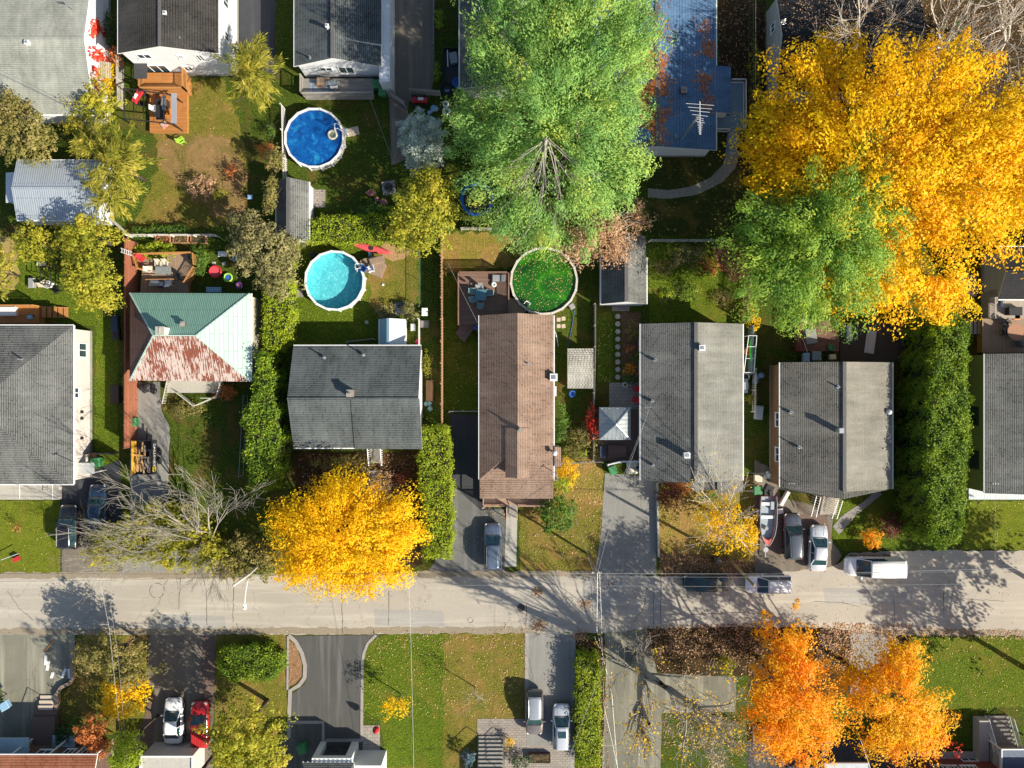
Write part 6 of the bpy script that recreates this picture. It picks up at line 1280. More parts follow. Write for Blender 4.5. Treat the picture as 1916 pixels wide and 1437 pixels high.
m = MB(); ins = [(x * .97, w_ * .86) for x, w_, _ in st_[:-1]]; m.face([(x, -w_, .16) for x, w_ in ins] + [(x, w_, .16) for x, w_ in ins[::-1]])
for a, b in zip(ins, ins[1:]):
    for s in (-1, 1): m.face([(a[0], s * a[1], .16), (b[0], s * b[1], .16), (b[0], s * b[1] * 1.06, .58), (a[0], s * a[1] * 1.06, .58)])
m.build('inner_hull', ALU, t, local=True)
for s in (-1, 1): m = MB(); m.tube([(x, s * w_, .63) for x, w_, _ in st_], .04, 6); m.build('gunwale', ALU if s else ALU, t, local=True)
m = MB(); m.face([(1.35, -.66, .6), (1.9, -.46, .62), (2.35, -.2, .63), (2.5, 0, .64), (2.35, .2, .63), (1.9, .46, .62), (1.35, .66, .6), (1.75, .36, .58), (1.95, 0, .57), (1.75, -.36, .58)]); m.build('bow_deck', M('faded_red', (.62, .14, .11), (.5, .1, .08), 5, .6), t, local=True)
for x in (-1.75, -.4): m = MB(); m.box(x - .16, x + .16, -.68, .68, .36, .42); m.build('bench', WMETAL, t, local=True)
m = MB(); m.box(-2.0, -1.2, .25, .62, .18, .5); m.build('side_box', ALU, t, local=True)
m = MB(); m.disc((.75, -.15), .22, .17, .42, 12); m.disc((.75, -.15), .16, .421, .5, 12); m.build('swivel_seat', M('grey_vinyl', (.35,.36,.36), (.25,.25,.25), 9), t, local=True)
m = MB(); m.obox((-2.95, .1, .75), (.55, .36, .5), .1); m.obox((-2.8, .1, .3), (.14, .14, .8), 0); m.build('outboard_motor', BLACKM, t, local=True)
t = thing('boat_trailer', 'steel trailer with round jockey wheel under the boat', 'trailer', (p.x, p.y, 0), rad(-91))
for s in (-1, 1):
    m = MB(); m.beam((-2.3, s * .7, .38), (1.6, s * .5, .38), .08); m.build('rail', METAL, t, local=True)
    m = MB(); m.loft([[(-.7 + .3 * math.cos(a), s * .95 + y_, .3 + .3 * math.sin(a)) for a in [k * math.pi / 8 for k in range(16)]] for y_ in (-.09, .09)]); wh = m.build('wheel', TYRE, t, local=True)
    m = MB(); m.obox((-.7, s * .95, .65), (.9, .24, .03)); m.build('fender', WMETAL, t, local=True)
m = MB(); m.beam((1.6, 0, .38), (3.9, 0, .42), .09); m.build('drawbar', METAL, t, local=True)
m = MB(); m.beam((1.6, -.55, .38), (1.6, .55, .38), .08); m.build('cross_bar', METAL, t, local=True)
m = MB(); m.disc((3.05, 0), .26, .5, .56, 14); m.build('winch_wheel', METAL, t, local=True)
m = MB(); m.beam((-.7, -.95, .3), (-.7, .95, .3), .07); m.build('axle', METAL, t, local=True)

# dump trailer full of boards
p = P(271, 855, .9); t = thing('dump_trailer', 'rental dump trailer loaded with torn-out boards, yellow left wall and lettered side', 'trailer', (p.x, p.y, 0), rad(90))
YP = M('yellow_steel', (.70, .40, .04), (.5, .28, .04), 6, .5); BP = M('black_steel', (.03, .03, .035), (.02, .02, .02), 6, .5)
m = MB(); m.box(-1.75, 1.75, -1.05, 1.05, .55, .65); m.build('bed_floor', BP, t, local=True)
m = MB(); m.box(-1.75, 1.75, 1.0, 1.06, .652, 1.5); m.build('side_wall', YP, t, local=True)
m = MB(); m.box(-1.75, 1.75, -1.06, -1.0, .652, 1.5); m.build('side_wall', BP, t, local=True)
m = MB(); m.box(1.69, 1.75, -.998, .998, .652, 1.5); m.build('front_wall', BP, t, local=True)
m = MB(); m.box(-1.75, -1.69, -.998, .998, .652, 1.3); m.build('tailgate', BP, t, local=True)
for fx in (-.5, .45):
    for s in (-1, 1): m = MB(); m.loft([[(fx + .32 * math.cos(a), s * 1.2 + y_, .32 + .32 * math.sin(a)) for a in [k * math.pi / 8 for k in range(16)]] for y_ in (-.1, .1)]); m.build('wheel', TYRE, t, local=True)
m = MB(); m.beam((1.75, 0, .5), (3.0, 0, .5), .1); m.build('drawbar', BP, t, local=True)
m = MB(); m.face([(-1.45, -1.075, .78), (-.95, -1.075, .78), (-.95, -1.075, 1.42), (-1.45, -1.075, 1.42)]); sg = m.build('logo_panel', M('logo_yellow', (.75, .58, .03), (.6, .45, .02), 8, .5), t, local=True)
def lettering(txt, size, loc, rot, mat, parent, name='lettering', ext=.004):
    cu = bpy.data.curves.new(name, 'FONT'); cu.body = txt; cu.size = size; cu.extrude = ext; cu.align_x = 'LEFT'; cu.offset = size * .02
    tmp = bpy.data.objects.new(name, cu); C.objects.link(tmp); dg = bpy.context.evaluated_depsgraph_get(); me = bpy.data.meshes.new_from_object(tmp.evaluated_get(dg))
    bpy.data.objects.remove(tmp); o = bpy.data.objects.new(name, me); me.materials.clear(); me.materials.append(mat); C.objects.link(o); o.parent = parent; o.location = loc; o.rotation_euler = rot; return o
lettering('LVASTINC', .50, (-.88, -1.075, .9), (rad(90), 0, 0), TRIM, t); lettering('83', .48, (-1.42, -1.082, .9), (rad(90), 0, 0), BP, t, 'logo_mark')
wd = [M('raw_board', (.52, .34, .17), (.38, .24, .11), 8, .9), M('grey_board', (.30, .25, .20), (.2, .16, .13), 8, .9), M('amber_board', (.62, .35, .10), (.45, .24, .07), 8, .9)]
for k in range(26):
    m = MB(); x, y = R.uniform(-1.1, 1.1), (-.85 + 1.75 * (k / 25)); m.obox((0, 0, 0), (R.uniform(.6, 1.5), R.uniform(.09, .22), .04), 0)
    o = m.build('scrap_board', wd[2 if y > .55 else (0 if y > -.1 else 1)], None, local=True); o.location = (p.x - y, p.y + x, R.uniform(1.0, 1.35)); o.rotation_euler = (R.uniform(-.15, .15), R.uniform(-.1, .1), rad(90) + R.uniform(-.15, .15) + (rad(90) if k % 7 == 0 else 0))
    tag(o, 'torn-out wooden board lying in the dump trailer', 'board', 'torn-out boards in the dump trailer')

# ------------------------------------------------------------------ pools
def water(name, c1, c2, c3, clear=.2, scale=1.3, bm=.04):
    if name in _mc: return _mc[name]
    m_, t_, b_ = nodes(name); co = coords(t_); n1 = noise(t_, co, scale, 4, .5, 1.2); col = ramp(t_, n1, [(.3, c1), (.55, c2), (.75, c3)])
    t_.links.new(col, b_.inputs['Base Color']); b_.inputs['Roughness'].default_value = .12; b_.inputs['Specular IOR Level'].default_value = .5
    n2 = noise(t_, co, 5, 3, .5, .5); bump(t_, b_, n2, bm, .5); _mc[name] = m_; return m_
def pool(label, px, py, rpx, h, n, wm, rim, wall, rot=0, floor=None):
    """px,py,rpx: outer rim as seen at height h"""
    c = P(px, py, h); r = rpx * (H - h) / H / F; t = thing('above_ground_pool', label, 'pool', (c.x, c.y, 0))
    A = [2 * math.pi * (k + rot) / n for k in range(n)]
    m = MB()
    for i in range(n):
        a, b = A[i], A[(i + 1) % n]; pa = lambda q, rr, z: (c.x + rr * math.cos(q), c.y + rr * math.sin(q), z)
        m.face([pa(a, r - .12, 0), pa(b, r - .12, 0), pa(b, r - .12, h - .03), pa(a, r - .12, h - .03)]); m.face([pa(b, r - .16, 0.05), pa(a, r - .16, 0.05), pa(a, r - .16, h - .03), pa(b, r - .16, h - .03)], 1 if floor else 0)
    m.build('wall', wall if not floor else [wall, floor], t)
    m = MB()
    for i in range(n):
        a, b = A[i] + .012, A[(i + 1) % n] - .012; q = [(c.x + rr * math.cos(g), c.y + rr * math.sin(g)) for g, rr in ((a, r - .22), (a, r), (b, r), (b, r - .22))]; m.hexa([(x, y, h - .03) for x, y in q] + [(x, y, h + .03) for x, y in q])
    m.build('rim', rim, t)
    for g in A: m = MB(); m.obox((c.x + (r - .11) * math.cos(g), c.y + (r - .11) * math.sin(g), h + .04), (.26, .12, .03), g); m.build('rim_cap', M('pool_cap', (.62, .64, .65), (.5, .52, .53), 8, .5), t)
    for k in range(0, n): g = A[k]; m = MB(); m.beam((c.x + (r - .07) * math.cos(g), c.y + (r - .07) * math.sin(g), 0), (c.x + (r - .07) * math.cos(g), c.y + (r - .07) * math.sin(g), h - .04), .1, .08); m.build('upright', rim, t)
    m = MB(); m.face([(c.x + (r - .17) * math.cos(g), c.y + (r - .17) * math.sin(g), h - .2) for g in A]); wo_ = m.build('water_surface', wm, t)
    if floor: m = MB(); m.face([(c.x + (r - .165) * math.cos(g), c.y + (r - .165) * math.sin(g), .06) for g in A]); m.build('liner_floor', floor, t)
    return t, c, r
def clearwater():
    m_, t_, b_ = nodes('clear_water'); b_.inputs['Base Color'].default_value = (.02, .1, .1, 1); b_.inputs['Roughness'].default_value = .05; b_.inputs['Specular IOR Level'].default_value = .6
    tr = N(t_, 'ShaderNodeBsdfTransparent'); tr.inputs[0].default_value = (.80, .97, .98, 1); mx = N(t_, 'ShaderNodeMixShader'); mx.inputs[0].default_value = .12
    t_.links.new(tr.outputs[0], mx.inputs[1]); t_.links.new(b_.outputs[0], mx.inputs[2]); t_.links.new(mx.outputs[0], t_.nodes['Material Output'].inputs[0]); bump(t_, b_, noise(t_, coords(t_), 3, 3), .06, .6); return m_
CLEARW = clearwater()
LINER = M('pool_wall', (.55, .53, .50), (.42, .41, .4), 5, .6)
WB = water('deep_blue_water', (.003, .045, .20), (.005, .09, .32), (.02, .24, .42)); WT = water('turquoise_water', (.10, .46, .54), (.17, .60, .66), (.42, .82, .85), scale=3.2, bm=.08); WG = water('algae_water', (.004, .035, .008), (.015, .12, .006), (.05, .24, .008), scale=.32)
pool('round pool with deep blue water and white rim below the grey deck', 588, 258, 57, 1.2, 16, WB, WMETAL, M('ribbed_pool_wall', (.50,.47,.43), (.36,.34,.32), 6, .6), .5)
pool('round pool with bright turquoise water below the lime hedge', 626, 525, 57, 1.25, 16, CLEARW, WMETAL, LINER, .3, WT)
t_, cg, rg = pool('larger round pool of green algae water behind the brown house', 1018, 526, 64, 1.25, 18, WG, M('worn_rim', (.62,.58,.50), (.45,.42,.36), 6, .6), LINER, .2)
k = 520; a_ = NR.random(k) * 6.283; q_ = np.sqrt(NR.random(k)) * (rg - .35); pts = np.column_stack([cg.x + q_ * np.cos(a_), cg.y + q_ * np.sin(a_), np.full(k, 1.075)])
tag(leaves('floating_leaves', pts, np.tile([0, 0, 5.0], (k, 1)) + NR.normal(size=(k, 3)) * .2, .10 * NR.uniform(.6, 1.3, k), LM['pale'], None, NR.random(k), .7), 'yellow leaves floating on the green algae pool', 'leaves', kind='stuff')
def ladder(label, px, py, ang, h=1.25, m_=WMETAL):
    p = P(px, py, h); t = thing('pool_ladder', label, 'ladder', (p.x, p.y, 0), ang)
    for s in (-1, 1):
        m = MB(); m.tube([(-.75, s * .27, 0), (-.25, s * .25, h + .1), (-.1, s * .25, h + .75), (.15, s * .25, h + .75), (.3, s * .25, h + .1), (.65, s * .27, .3)], .035, 6); m.build('rail', m_, t, local=True)
    for k in range(4):
        m = MB(); f = (k + .6) / 4; m.box(-.75 + .5 * f - .09, -.75 + .5 * f + .09, -.25, .25, f * h - .02, f * h + .02); m.build('tread', m_, t, local=True)
        m = MB(); m.box(.65 - .33 * f - .07, .65 - .33 * f + .07, -.25, .25, .3 + f * (h - .3) - .02, .3 + f * (h - .3) + .02); m.build('tread', m_, t, local=True)
ladder('white ladder over the rim of the deep blue pool', 633, 241, rad(190)); ladder('ladder over the rim of the green algae pool beside the deck', 985, 571, rad(55)); ladder('short ladder reaching over the rim of the turquoise pool', 672, 500, rad(205))
t = thing('pool_float', 'cream inflatable seat floating beside the blue pool ladder', 'float', P(622, 252, 1.1)); c = P(622, 252, 1.1)
m = MB(); m.tube([(c.x + .42 * math.cos(a), c.y + .42 * math.sin(a), 1.1) for a in [k * math.pi / 8 for k in range(17)]], .12, 7, cap=False); m.build('ring', M('cream_vinyl', (.62,.58,.45), (.5,.46,.35), 8, .4), t, smooth=True)
m = MB(); m.disc((c.x, c.y), .34, 1.03, 1.1, 12); m.build('seat', M('olive_vinyl', (.2,.24,.18), (.14,.17,.12), 8, .4), t)
def kayak(name, label, px, py, z, ang, L_, w_, mt, lay=0):
    p = P(px, py, z); t = thing(name, label, 'kayak', (p.x, p.y, z), ang); m = MB(); n = 9; rr = []
    for k in range(n): f = -1 + 2 * k / (n - 1); ww = max(.02, w_ / 2 * (1 - abs(f) ** 2.2)); x = f * L_ / 2; up = .12 * abs(f) ** 3; rr.append([(x, -ww, .12 + up), (x, -ww * .6, 0 + up), (x, ww * .6, 0 + up), (x, ww, .12 + up), (x, ww * .55, .25 + up), (x, -ww * .55, .25 + up)])
    m.loft(rr); m.build('hull', mt, t, local=True, smooth=True); m = MB(); m.disc((0, 0), w_ * .3, .24, .285, 14); m.build('cockpit', DARKP, t, local=True); return t
kayak('kayak', 'long pink-red kayak lying on the grass beside the turquoise pool', 695, 465, .3, rad(-14), 4.6, .85, M('coral_plastic', (.66, .10, .11), (.52, .07, .08), 5, .45))

# ------------------------------------------------------------------ decks
DK_O = stripes('orange_boards', (.46, .20, .055), (.38, .155, .045), .14, 1, .6, line=.07, dark=.35)
DK_N = stripes('weathered_boards', (.32, .23, .16), (.26, .19, .13), .14, 0, .8, line=.07, dark=.35)
DK_B = stripes('dark_brown_boards', (.22, .14, .11), (.17, .11, .085), .14, 1, .75, line=.08, dark=.35)
DK_G = stripes('grey_boards', (.27, .26, .24), (.21, .2, .19), .14, 1, .85, line=.07, dark=.35)
DK_M = stripes('maroon_boards', (.20, .10, .08), (.15, .08, .06), .14, 1, .8, line=.07, dark=.35)
POST_O = M('orange_timber', (.46, .22, .07), (.34, .15, .05), 7, .7); POST_B = M('brown_timber', (.26, .15, .11), (.18, .10, .08), 7, .7); POST_G = M('grey_timber', (.36, .34, .31), (.25, .23, .21), 7, .8)
def deck(label, pts, z, mat_, post=POST_O, rails=(), zr_=.95, wire=False, name='wooden_deck', skirt=True):
    poly = [P(*q, z) for q in pts]; cx = sum(q.x for q in poly) / len(poly); cy = sum(q.y for q in poly) / len(poly); t = thing(name, label, 'deck', (cx, cy, 0))
    m = MB(); m.prism([(q.x, q.y) for q in poly], z - .08, z); m.build('deck_boards', mat_, t)
    m = MB(); ins = [(cx + (q.x - cx) * .97, cy + (q.y - cy) * .97) for q in poly]; m.prism(ins, .02, z - .085); m.build('skirt', post, t)
    for (i, j) in rails:
        a, b = poly[i], poly[j]; d = b - a; L_ = d.length; n = max(2, int(L_ / .15)); m = MB(); u = Vector((0, 0, 1))
        m.beam(a + u * zr_, b + u * zr_, .12, .05); m.beam(a + u * .12, b + u * .12, .05, .08)
        for k in range(n + 1): q = a.lerp(b, k / n); m.beam(q + u * .1, q + u * (zr_ - .03), .045)
        r = m.build('railing', post, t)
        for q in (a, b): m = MB(); m.box(q.x - .06, q.x + .06, q.y - .06, q.y + .06, z + .002, z + zr_ + .1); m.build('rail_post', post, r)
    return t
def steps(parent, px0, px1, py0, py1, z, n, direction, mat_):
    a, b = P(px0, py1, z / 2), P(px1, py0, z / 2); m = MB()
    for k in range(n):
        zz = z * (n - k) / (n + 1)
        if direction == 'E': w_ = (b.x - a.x) / n; m.box(a.x + k * w_ + .02, a.x + (k + 1) * w_, a.y, b.y, zz - .05, zz)
        elif direction == 'S': w_ = (b.y - a.y) / n; m.box(a.x, b.x, b.y - (k + 1) * w_, b.y - k * w_ - .02, zz - .05, zz)
        elif direction == 'W': w_ = (b.x - a.x) / n; m.box(b.x - (k + 1) * w_, b.x - k * w_ - .02, a.y, b.y, zz - .05, zz)
    s_ = m.build('steps', mat_, parent)
    for q in (a.y + .03, b.y - .03) if direction in 'EW' else (a.x + .03, b.x - .03):
        m = MB()
        if direction == 'E': m.beam((a.x, q, z * .8), (b.x, q, .05), .05, .2)
        elif direction == 'W': m.beam((b.x, q, z * .8), (a.x, q, .05), .05, .2)
        else: m.beam((q, b.y, z * .8), (q, a.y, .05), .05, .2)
        m.build('stringer', mat_, s_)
deck('orange upper deck with railings against the white two-storey house', [(269,171),(350,171),(349,136),(269,136)], 1.3, DK_O, POST_O, ((0,3),(0,1),(1,2)))
deck('lower orange deck carrying the black pergola and barbecue', [(280,248),(350,248),(350,173),(280,173)], .5, DK_O, POST_O)
deck('grey deck with striped rug along the back wall of the white bungalow', [(567,181),(699,180),(699,147),(567,147)], .9, DK_G, POST_G, ((0,1),(0,3)))
deck('brown backyard deck with orange railings north of the patchwork tin house', [(262,548),(266,505),(257,478),(368,475),(370,500),(352,530),(352,548)], .7, DK_N, POST_O, ((1,2),(2,3),(3,4),(4,5)))
t = deck('rust-brown deck with steps at the left edge above the big grey roof', [(-60,605),(72,605),(72,573),(-60,573)], 1.2, DK_O, POST_O, ((3,2),)); steps(t, 72, 122, 574, 594, 1.2, 6, 'E', POST_O)
deck('dark brown deck beside the green pool behind the brown house', [(859,608),(952,608),(952,512),(859,512)], 1.0, DK_B, POST_B, ((3,0),(3,2),(2,1)))
deck('angled brown landing off the dark deck west of the brown house', [(852,624),(868,641),(889,612),(868,596)], .6, DK_B, POST_B)
deck('bare wooden platform between the dark deck and the algae pool', [(951,590),(975,590),(985,577),(968,562),(951,555)], 1.05, DK_N, POST_B)
deck('dim maroon-edged deck behind the taupe house', [(1490,657),(1570,657),(1570,598),(1490,598)], .6, DK_M, M('maroon_post', (.2,.04,.035), (.14,.03,.025), 7, .7), ((3,0),))
deck('low dark terrace between the maroon-edged deck and the tall hedge', [(1572,676),(1690,676),(1690,605),(1572,605)], .12, M('dark_boards', (.07,.06,.055), (.045,.04,.038), 6, .8), POST_G)  # boards in one even near-black tone
t = deck('grey deck with round table at the right edge', [(1838,660),(1960,660),(1960,596),(1838,596)], 1.0, DK_N, POST_O); steps(t, 1812, 1846, 598, 625, 1.0, 6, 'W', POST_G)
deck('pale upper deck at the right edge above the round table', [(1850,596),(1960,596),(1960,545),(1850,545)], 1.3, stripes('bleached_boards', (.42,.36,.29), (.34,.29,.24), .14, 0, .8, line=.07, dark=.4), POST_G, ((3,0),))
deck('cluttered brown deck tucked beside the algae-green pool ladder', [(668,502),(712,520),(722,494),(700,478),(675,486)], .9, DK_N, POST_B)
t = thing('rope_rug', 'blue zigzag rug on the grey deck', 'rug', P(601, 163, .92)); a, b = P(578, 176, .92), P(624, 150, .92); m = MB(); m.box(a.x, b.x, a.y, b.y, .905, .925); m.build('rug', stripes('zigzag_rug', (.40,.46,.52), (.16,.22,.3), .12, 0, .9, line=.3, dark=.5), t)
# side wings of lattice and railing steps in front of the tin house
t = thing('front_porch', 'front porch with white picket railings below the rusted roof slope', 'porch', P(350, 735)); a, b = P(312, 735, .8), P(412, 712, .8)
m = MB(); m.box(a.x, b.x, a.y, b.y + 1.0, 0, .8); m.build('porch_floor', CONC, t)
for (p0, p1) in (((303,755),(312,714)), ((312,714),(314,712)), ((403,745),(413,712)), ((375,745),(403,745)), ((330,735),(362,760)), ((362,760),(403,742))):
    q0, q1 = P(*p0, 1.4), P(*p1, 1.4); n = max(2, int((q1 - q0).length / .16)); m = MB(); m.beam(q0, q1, .07, .05)
    for k in range(n + 1): q = q0.lerp(q1, k / n); m.beam((q.x, q.y, .7), q, .04)
    m.build('railing', M('weathered_white', (.58,.57,.50), (.42,.42,.36), 8, .7), t)
t = thing('lattice_steps', 'white-railed front steps of the slate bungalow', 'stairs', P(698, 856)); a, b = P(693, 870, .5), P(712, 838, .5); m = MB()
for k in range(5): m.box(a.x, b.x, b.y - .32 * (k + 1), b.y - .32 * k, 0, .8 - .15 * k)
m.build('steps', CONC_D, t)
for px in (690, 714):
    m = MB(); x = P(px, 0, 1).x; m.beam((x, b.y, 1.7), (x, a.y, 1.1), .07)
    for k in range(9): y_ = b.y + (a.y - b.y) * k / 8; m.beam((x, y_, .5), (x, y_, 1.7 - .6 * k / 8), .05)
    m.build('railing', TRIM, t)
t = thing('front_stair', 'beige front stair with white railings below the taupe house', 'stairs', P(1560, 945)); m = MB(); a = P(1517, 965, .3); b = P(1562, 925, .3)
for k in range(6): m.box(a.x + 1.0, b.x + .2, b.y - .35 * (k + 1), b.y - .35 * k, 0, 1.0 - .16 * k)
m.box(a.x + 1.0, b.x + .2, b.y + .003, b.y + 1.3, 0, 1.16); m.build('steps', M('beige_concrete', (.46,.42,.35), (.38,.35,.29), 5, .9), t)
for (p0, z0, p1, z1) in (((1528,928),2.1,(1518,966),1.0), ((1536,930),2.1,(1527,968),1.0), ((1569,935),2.1,(1557,970),1.0), ((1577,937),2.1,(1566,971),1.0)):
    q0, q1 = P(*p0, z0), P(*p1, z1); m = MB(); m.beam(q0, q1, .06)
    for k in range(10): q = q0.lerp(q1, k / 9); m.beam((q.x, q.y, max(.02, q.z - 1)), q, .04)
    m.build('railing', TRIM, t)
# ------------------------------------------------------------------ fences
def fence(label, pts, h, mat_, style='board', gap=.02, bw=.14, post=None, name='wooden_fence', z0=.05, cat='fence', ph=.1):
    ps = [P(*q) for q in pts]; t = thing(name, label, cat, tuple(ps[0].lerp(ps[-1], .5))); post = post or mat_
    for i in range(len(ps) - 1):
        a, b = ps[i], ps[i + 1]; d = b - a; L_ = d.length; d = d / L_; ang = math.atan2(d.y, d.x); m = MB(); nr = Vector((-d.y, d.x, 0))
        if style in ('board', 'picket', 'shadow'):
            n = max(1, int(L_ / (bw + gap)))
            for k in range(n):
                c = a + d * ((k + .5) * L_ / n); off = nr * (.035 if (style == 'shadow' and k % 2) else -.035 if style == 'shadow' else 0); hh = h + R.uniform(-.02, .02)
                m.obox((c.x + off.x, c.y + off.y, z0 + (hh - z0) / 2), (bw, .025, hh - z0), ang)
            for z in (h * .25, h * .8): q = nr * (-.0 if style == 'shadow' else -.04); m.beam(a + q + Vector((0, 0, z)), b + q + Vector((0, 0, z)), .045 if style != 'shadow' else .04, .08)
        elif style == 'chain':
            for k in range(int(L_ / .22) + 1): c = a + d * min(L_, k * .22); m.beam(c + Vector((0, 0, z0)), c + Vector((0, 0, h)), .014)
            for z in (z0, h): m.tube([a + Vector((0, 0, z)), b + Vector((0, 0, z))], .028, 5)
        elif style == 'solid': m.obox(((a.x + b.x) / 2, (a.y + b.y) / 2, h / 2), (L_, .06, h), ang)
        m.build('panel', mat_, t)
        if style == 'solid': m = MB(); m.obox(((a.x + b.x) / 2, (a.y + b.y) / 2, h + .035), (L_, .14, .06), ang); m.build('cap', mat_, t)
        n = max(1, round(L_ / 2.4))
        for k in range(n + 1 if i == len(ps) - 2 else n): c = a.lerp(b, k / n) - nr * .09; m = MB(); m.box(c.x - ph / 2, c.x + ph / 2, c.y - ph / 2, c.y + ph / 2, 0, h + .08); m.build('post', post, t)
    return t
F_W = M('white_fence', (.66,.65,.60), (.48,.47,.43), 8, .75); F_R = stripes('rust_fence', (.30,.115,.065), (.25,.09,.05), .5, 1, .75, line=.04, dark=.6); F_O = M('weathered_orange_fence', (.50,.30,.17), (.30,.17,.10), 8, .8); F_G = M('grey_fence', (.42,.40,.35), (.28,.26,.23), 8, .85); F_T = M('teal_fence', (.10,.16,.18), (.07,.11,.12), 8, .8)
CHAIN = M('chain_link', (.40,.42,.40), (.28,.3,.28), 9, .5, .4)
fence('white slatted fence seen edge-on between bare lawn and the deep blue pool', [(535,205),(538,345)], 1.5, F_W, 'board', .12, .1)
fence('rust-red solid fence between the tall olive trees and the tin house', [(258,455),(257,835)], 2.3, F_R, 'solid', post=M('rust_post', (.22,.08,.05), (.16,.06,.04), 8))
fence('white lattice fence above the vegetable planters', [(248,443),(330,443),(412,443)], 1.3, F_W, 'board', .12, .1)
fence('white fence slanting from the tin shed to the lattice fence', [(205,405),(246,440)], 1.3, F_W, 'board', .12, .1)
fence('long weathered picket fence running from the yellow-green tree down to the lime hedge', [(828,445),(829,560),(829,680),(829,792)], 1.7, F_O, 'shadow', -.01, .16)
fence('thin chain-link fence along the grass east of the turquoise pool', [(787,475),(787,575)], 1.1, M('green_wire', (.12,.2,.1), (.08,.14,.07), 9, .6), 'chain', ph=.05)
fence('chain-link gate fence behind the black driveway', [(842,769),(905,769)], 1.2, CHAIN, 'chain', ph=.06)
fence('weathered timber fence behind the trampoline', [(864,430),(930,431)], 1.2, F_G, 'board')
fence('chain-link fence in front of the flower bed beside the gazebo', [(1042,866),(1125,862)], 1.2, CHAIN, 'chain', ph=.06)
fence('pale grey fence dividing the algae-pool yard from the stepping-stone garden', [(1112,571),(1112,650),(1110,735),(1108,860)], 1.3, F_G, 'board')
fence('white palisade fence between the two shaded lawns right of the small shed', [(1213,452),(1300,452),(1362,452)], 1.2, M('greyed_white_fence', (.42,.44,.42), (.3,.32,.3), 8, .75), 'board', .14, .1)
fence('tall orange-brown board fence whose slats stripe the lawn with shadow', [(1394,500),(1392,560),(1392,602)], 1.9, F_O, 'board', .09, .14)
fence('dark teal fence between the grey bungalow side yard and the shaded lawn', [(1400,612),(1399,700)], 1.5, F_T, 'solid')
fence('narrow white rail fence along the side yard of the taupe house', [(1408,690),(1407,770)], 1.2, F_W, 'board', .1, .08)
fence('chain-link fence along the lawn right of the tin house', [(464,740),(460,800),(455,890)], 1.2, CHAIN, 'chain', ph=.05)
fence('grey fence panel beside the wide open drive gate', [(770,176),(825,180)], 1.4, F_G, 'board')
fence('open grey gate leaf across the dark drive', [(730,180),(760,200)], 1.4, F_G, 'board')
fence('low timber fence beside the top drive', [(812,0),(812,85)], .5, F_G, 'board')
fence('timber fence in the alley by the orange deck', [(232,110),(233,205)], 1.5, F_G, 'board', .06, .14)
fence('short grey garden fence left of the small metal shed', [(652,640),(702,634)], 1.0, F_G, 'board')
fence('white curved driveway barrier under the brick terrace', [(1135,868),(1160,862),(1197,862)], .9, WMETAL, 'solid')
fence('tall thin wooden post fence along the leaf-strewn east alley', [(1401,20),(1401,235)], 1.4, M('mossy_post', (.18,.17,.08), (.1,.1,.05), 8, .8), 'chain', ph=.05)
fence('white picket panel bordering the metal shed yard', [(786,598),(786,650)], 1.2, F_W, 'board', .05, .12)
fence('black railing beside the front lawn of the grey hip-roofed house', [(168,846),(222,846)], 1.5, BLACKM, 'solid')
# ------------------------------------------------------------------ poles, wires, small things
def wire(label, pts, r=.018, mt=None, sag=.0):
    ps = []; q = [P(*p) for p in pts]
    for a, b in zip(q, q[1:]):
        for k in range(8): f = k / 8; v = a.lerp(b, f); v.z -= sag * 4 * f * (1 - f); ps.append(v)
    ps.append(q[-1]); m = MB(); m.tube(ps, r * .45, 5); o = m.build('overhead_wire', mt or WIRE_L); tag(o, label, 'wire'); return o
WIRE_L = M('wire_grey', (.55,.56,.56), (.4,.4,.4), 5, .4, .3, big=False); WIRE_D = M('wire_dark', (.04,.04,.04), (.03,.03,.03), 5, .6, big=False)
wire('dark cable crossing the road top edge at the left, the northern of two', [(-80,1073,8),(300,1074,7.6),(820,1074,8)], .03, WIRE_D)
wire('dark cable along the road at the left, the southern of two', [(-80,1089,8.2),(200,1086,7.8),(470,1078,8.2),(760,1070,7.8)], .022, WIRE_D)
wire('bright straight wire running over the cars and van', [(-80,1097,8.8),(960,1095,8.4),(1412,1098,8.8),(2020,1090,8.6)], .02)
wire('pale twisted cable above the bright straight wire', [(960,1074,8.2),(1117,1073,8.2),(1400,1074,7.9),(1580,1072,7.9),(2020,1060,8)], .032)
wire('thin pale wire between the twisted cable and the bright wire', [(1000,1079,8.2),(1412,1080,8.2),(1700,1071,7.8),(2020,1066,8)], .018)
wire('white service wire dropping south across the lower left drive', [(188,1090,8),(205,1180,7),(238,1500,6)], .032)
wire('thin grey wire beside the lower left white service wire', [(205,1120,8),(220,1220,7),(245,1500,6)], .018)
wire('service wire dropping south over the big front lawn', [(765,1088,8.2),(769,1200,7.2),(774,1420,5.5),(775,1500,5)], .03)
wire('service wire from the road pole to the grey bungalow', [(1117,1076,8.2),(1150,950,6.6),(1215,765,5)], .028)
wire('second service wire from the road pole over the concrete drive', [(1112,1074,8.2),(1140,960,6.4),(1205,790,4.8)], .018)
wire('service wire from the road pole up to the brown bungalow', [(1110,1070,8.2),(1085,990,6.8),(1040,885,4.4)], .018)
wire('vertical service wire hanging south of the road pole', [(1118,1073,8.2),(1117,1180,7.6),(1145,1300,6.2),(1160,1500,5)], .026)
wire('second vertical service wire south of the road pole', [(1122,1073,8.2),(1125,1145,7.8),(1130,1320,6.2),(1170,1500,5)], .018)
wire('service wire over the narrow lime hedge', [(1118,1275,7),(1058,1437,5),(1030,1500,4.6)], .02)
wire('service wire over the dark drive between the two orange maples', [(1590,1330,8),(1612,1390,6.5),(1650,1500,5)], .04)
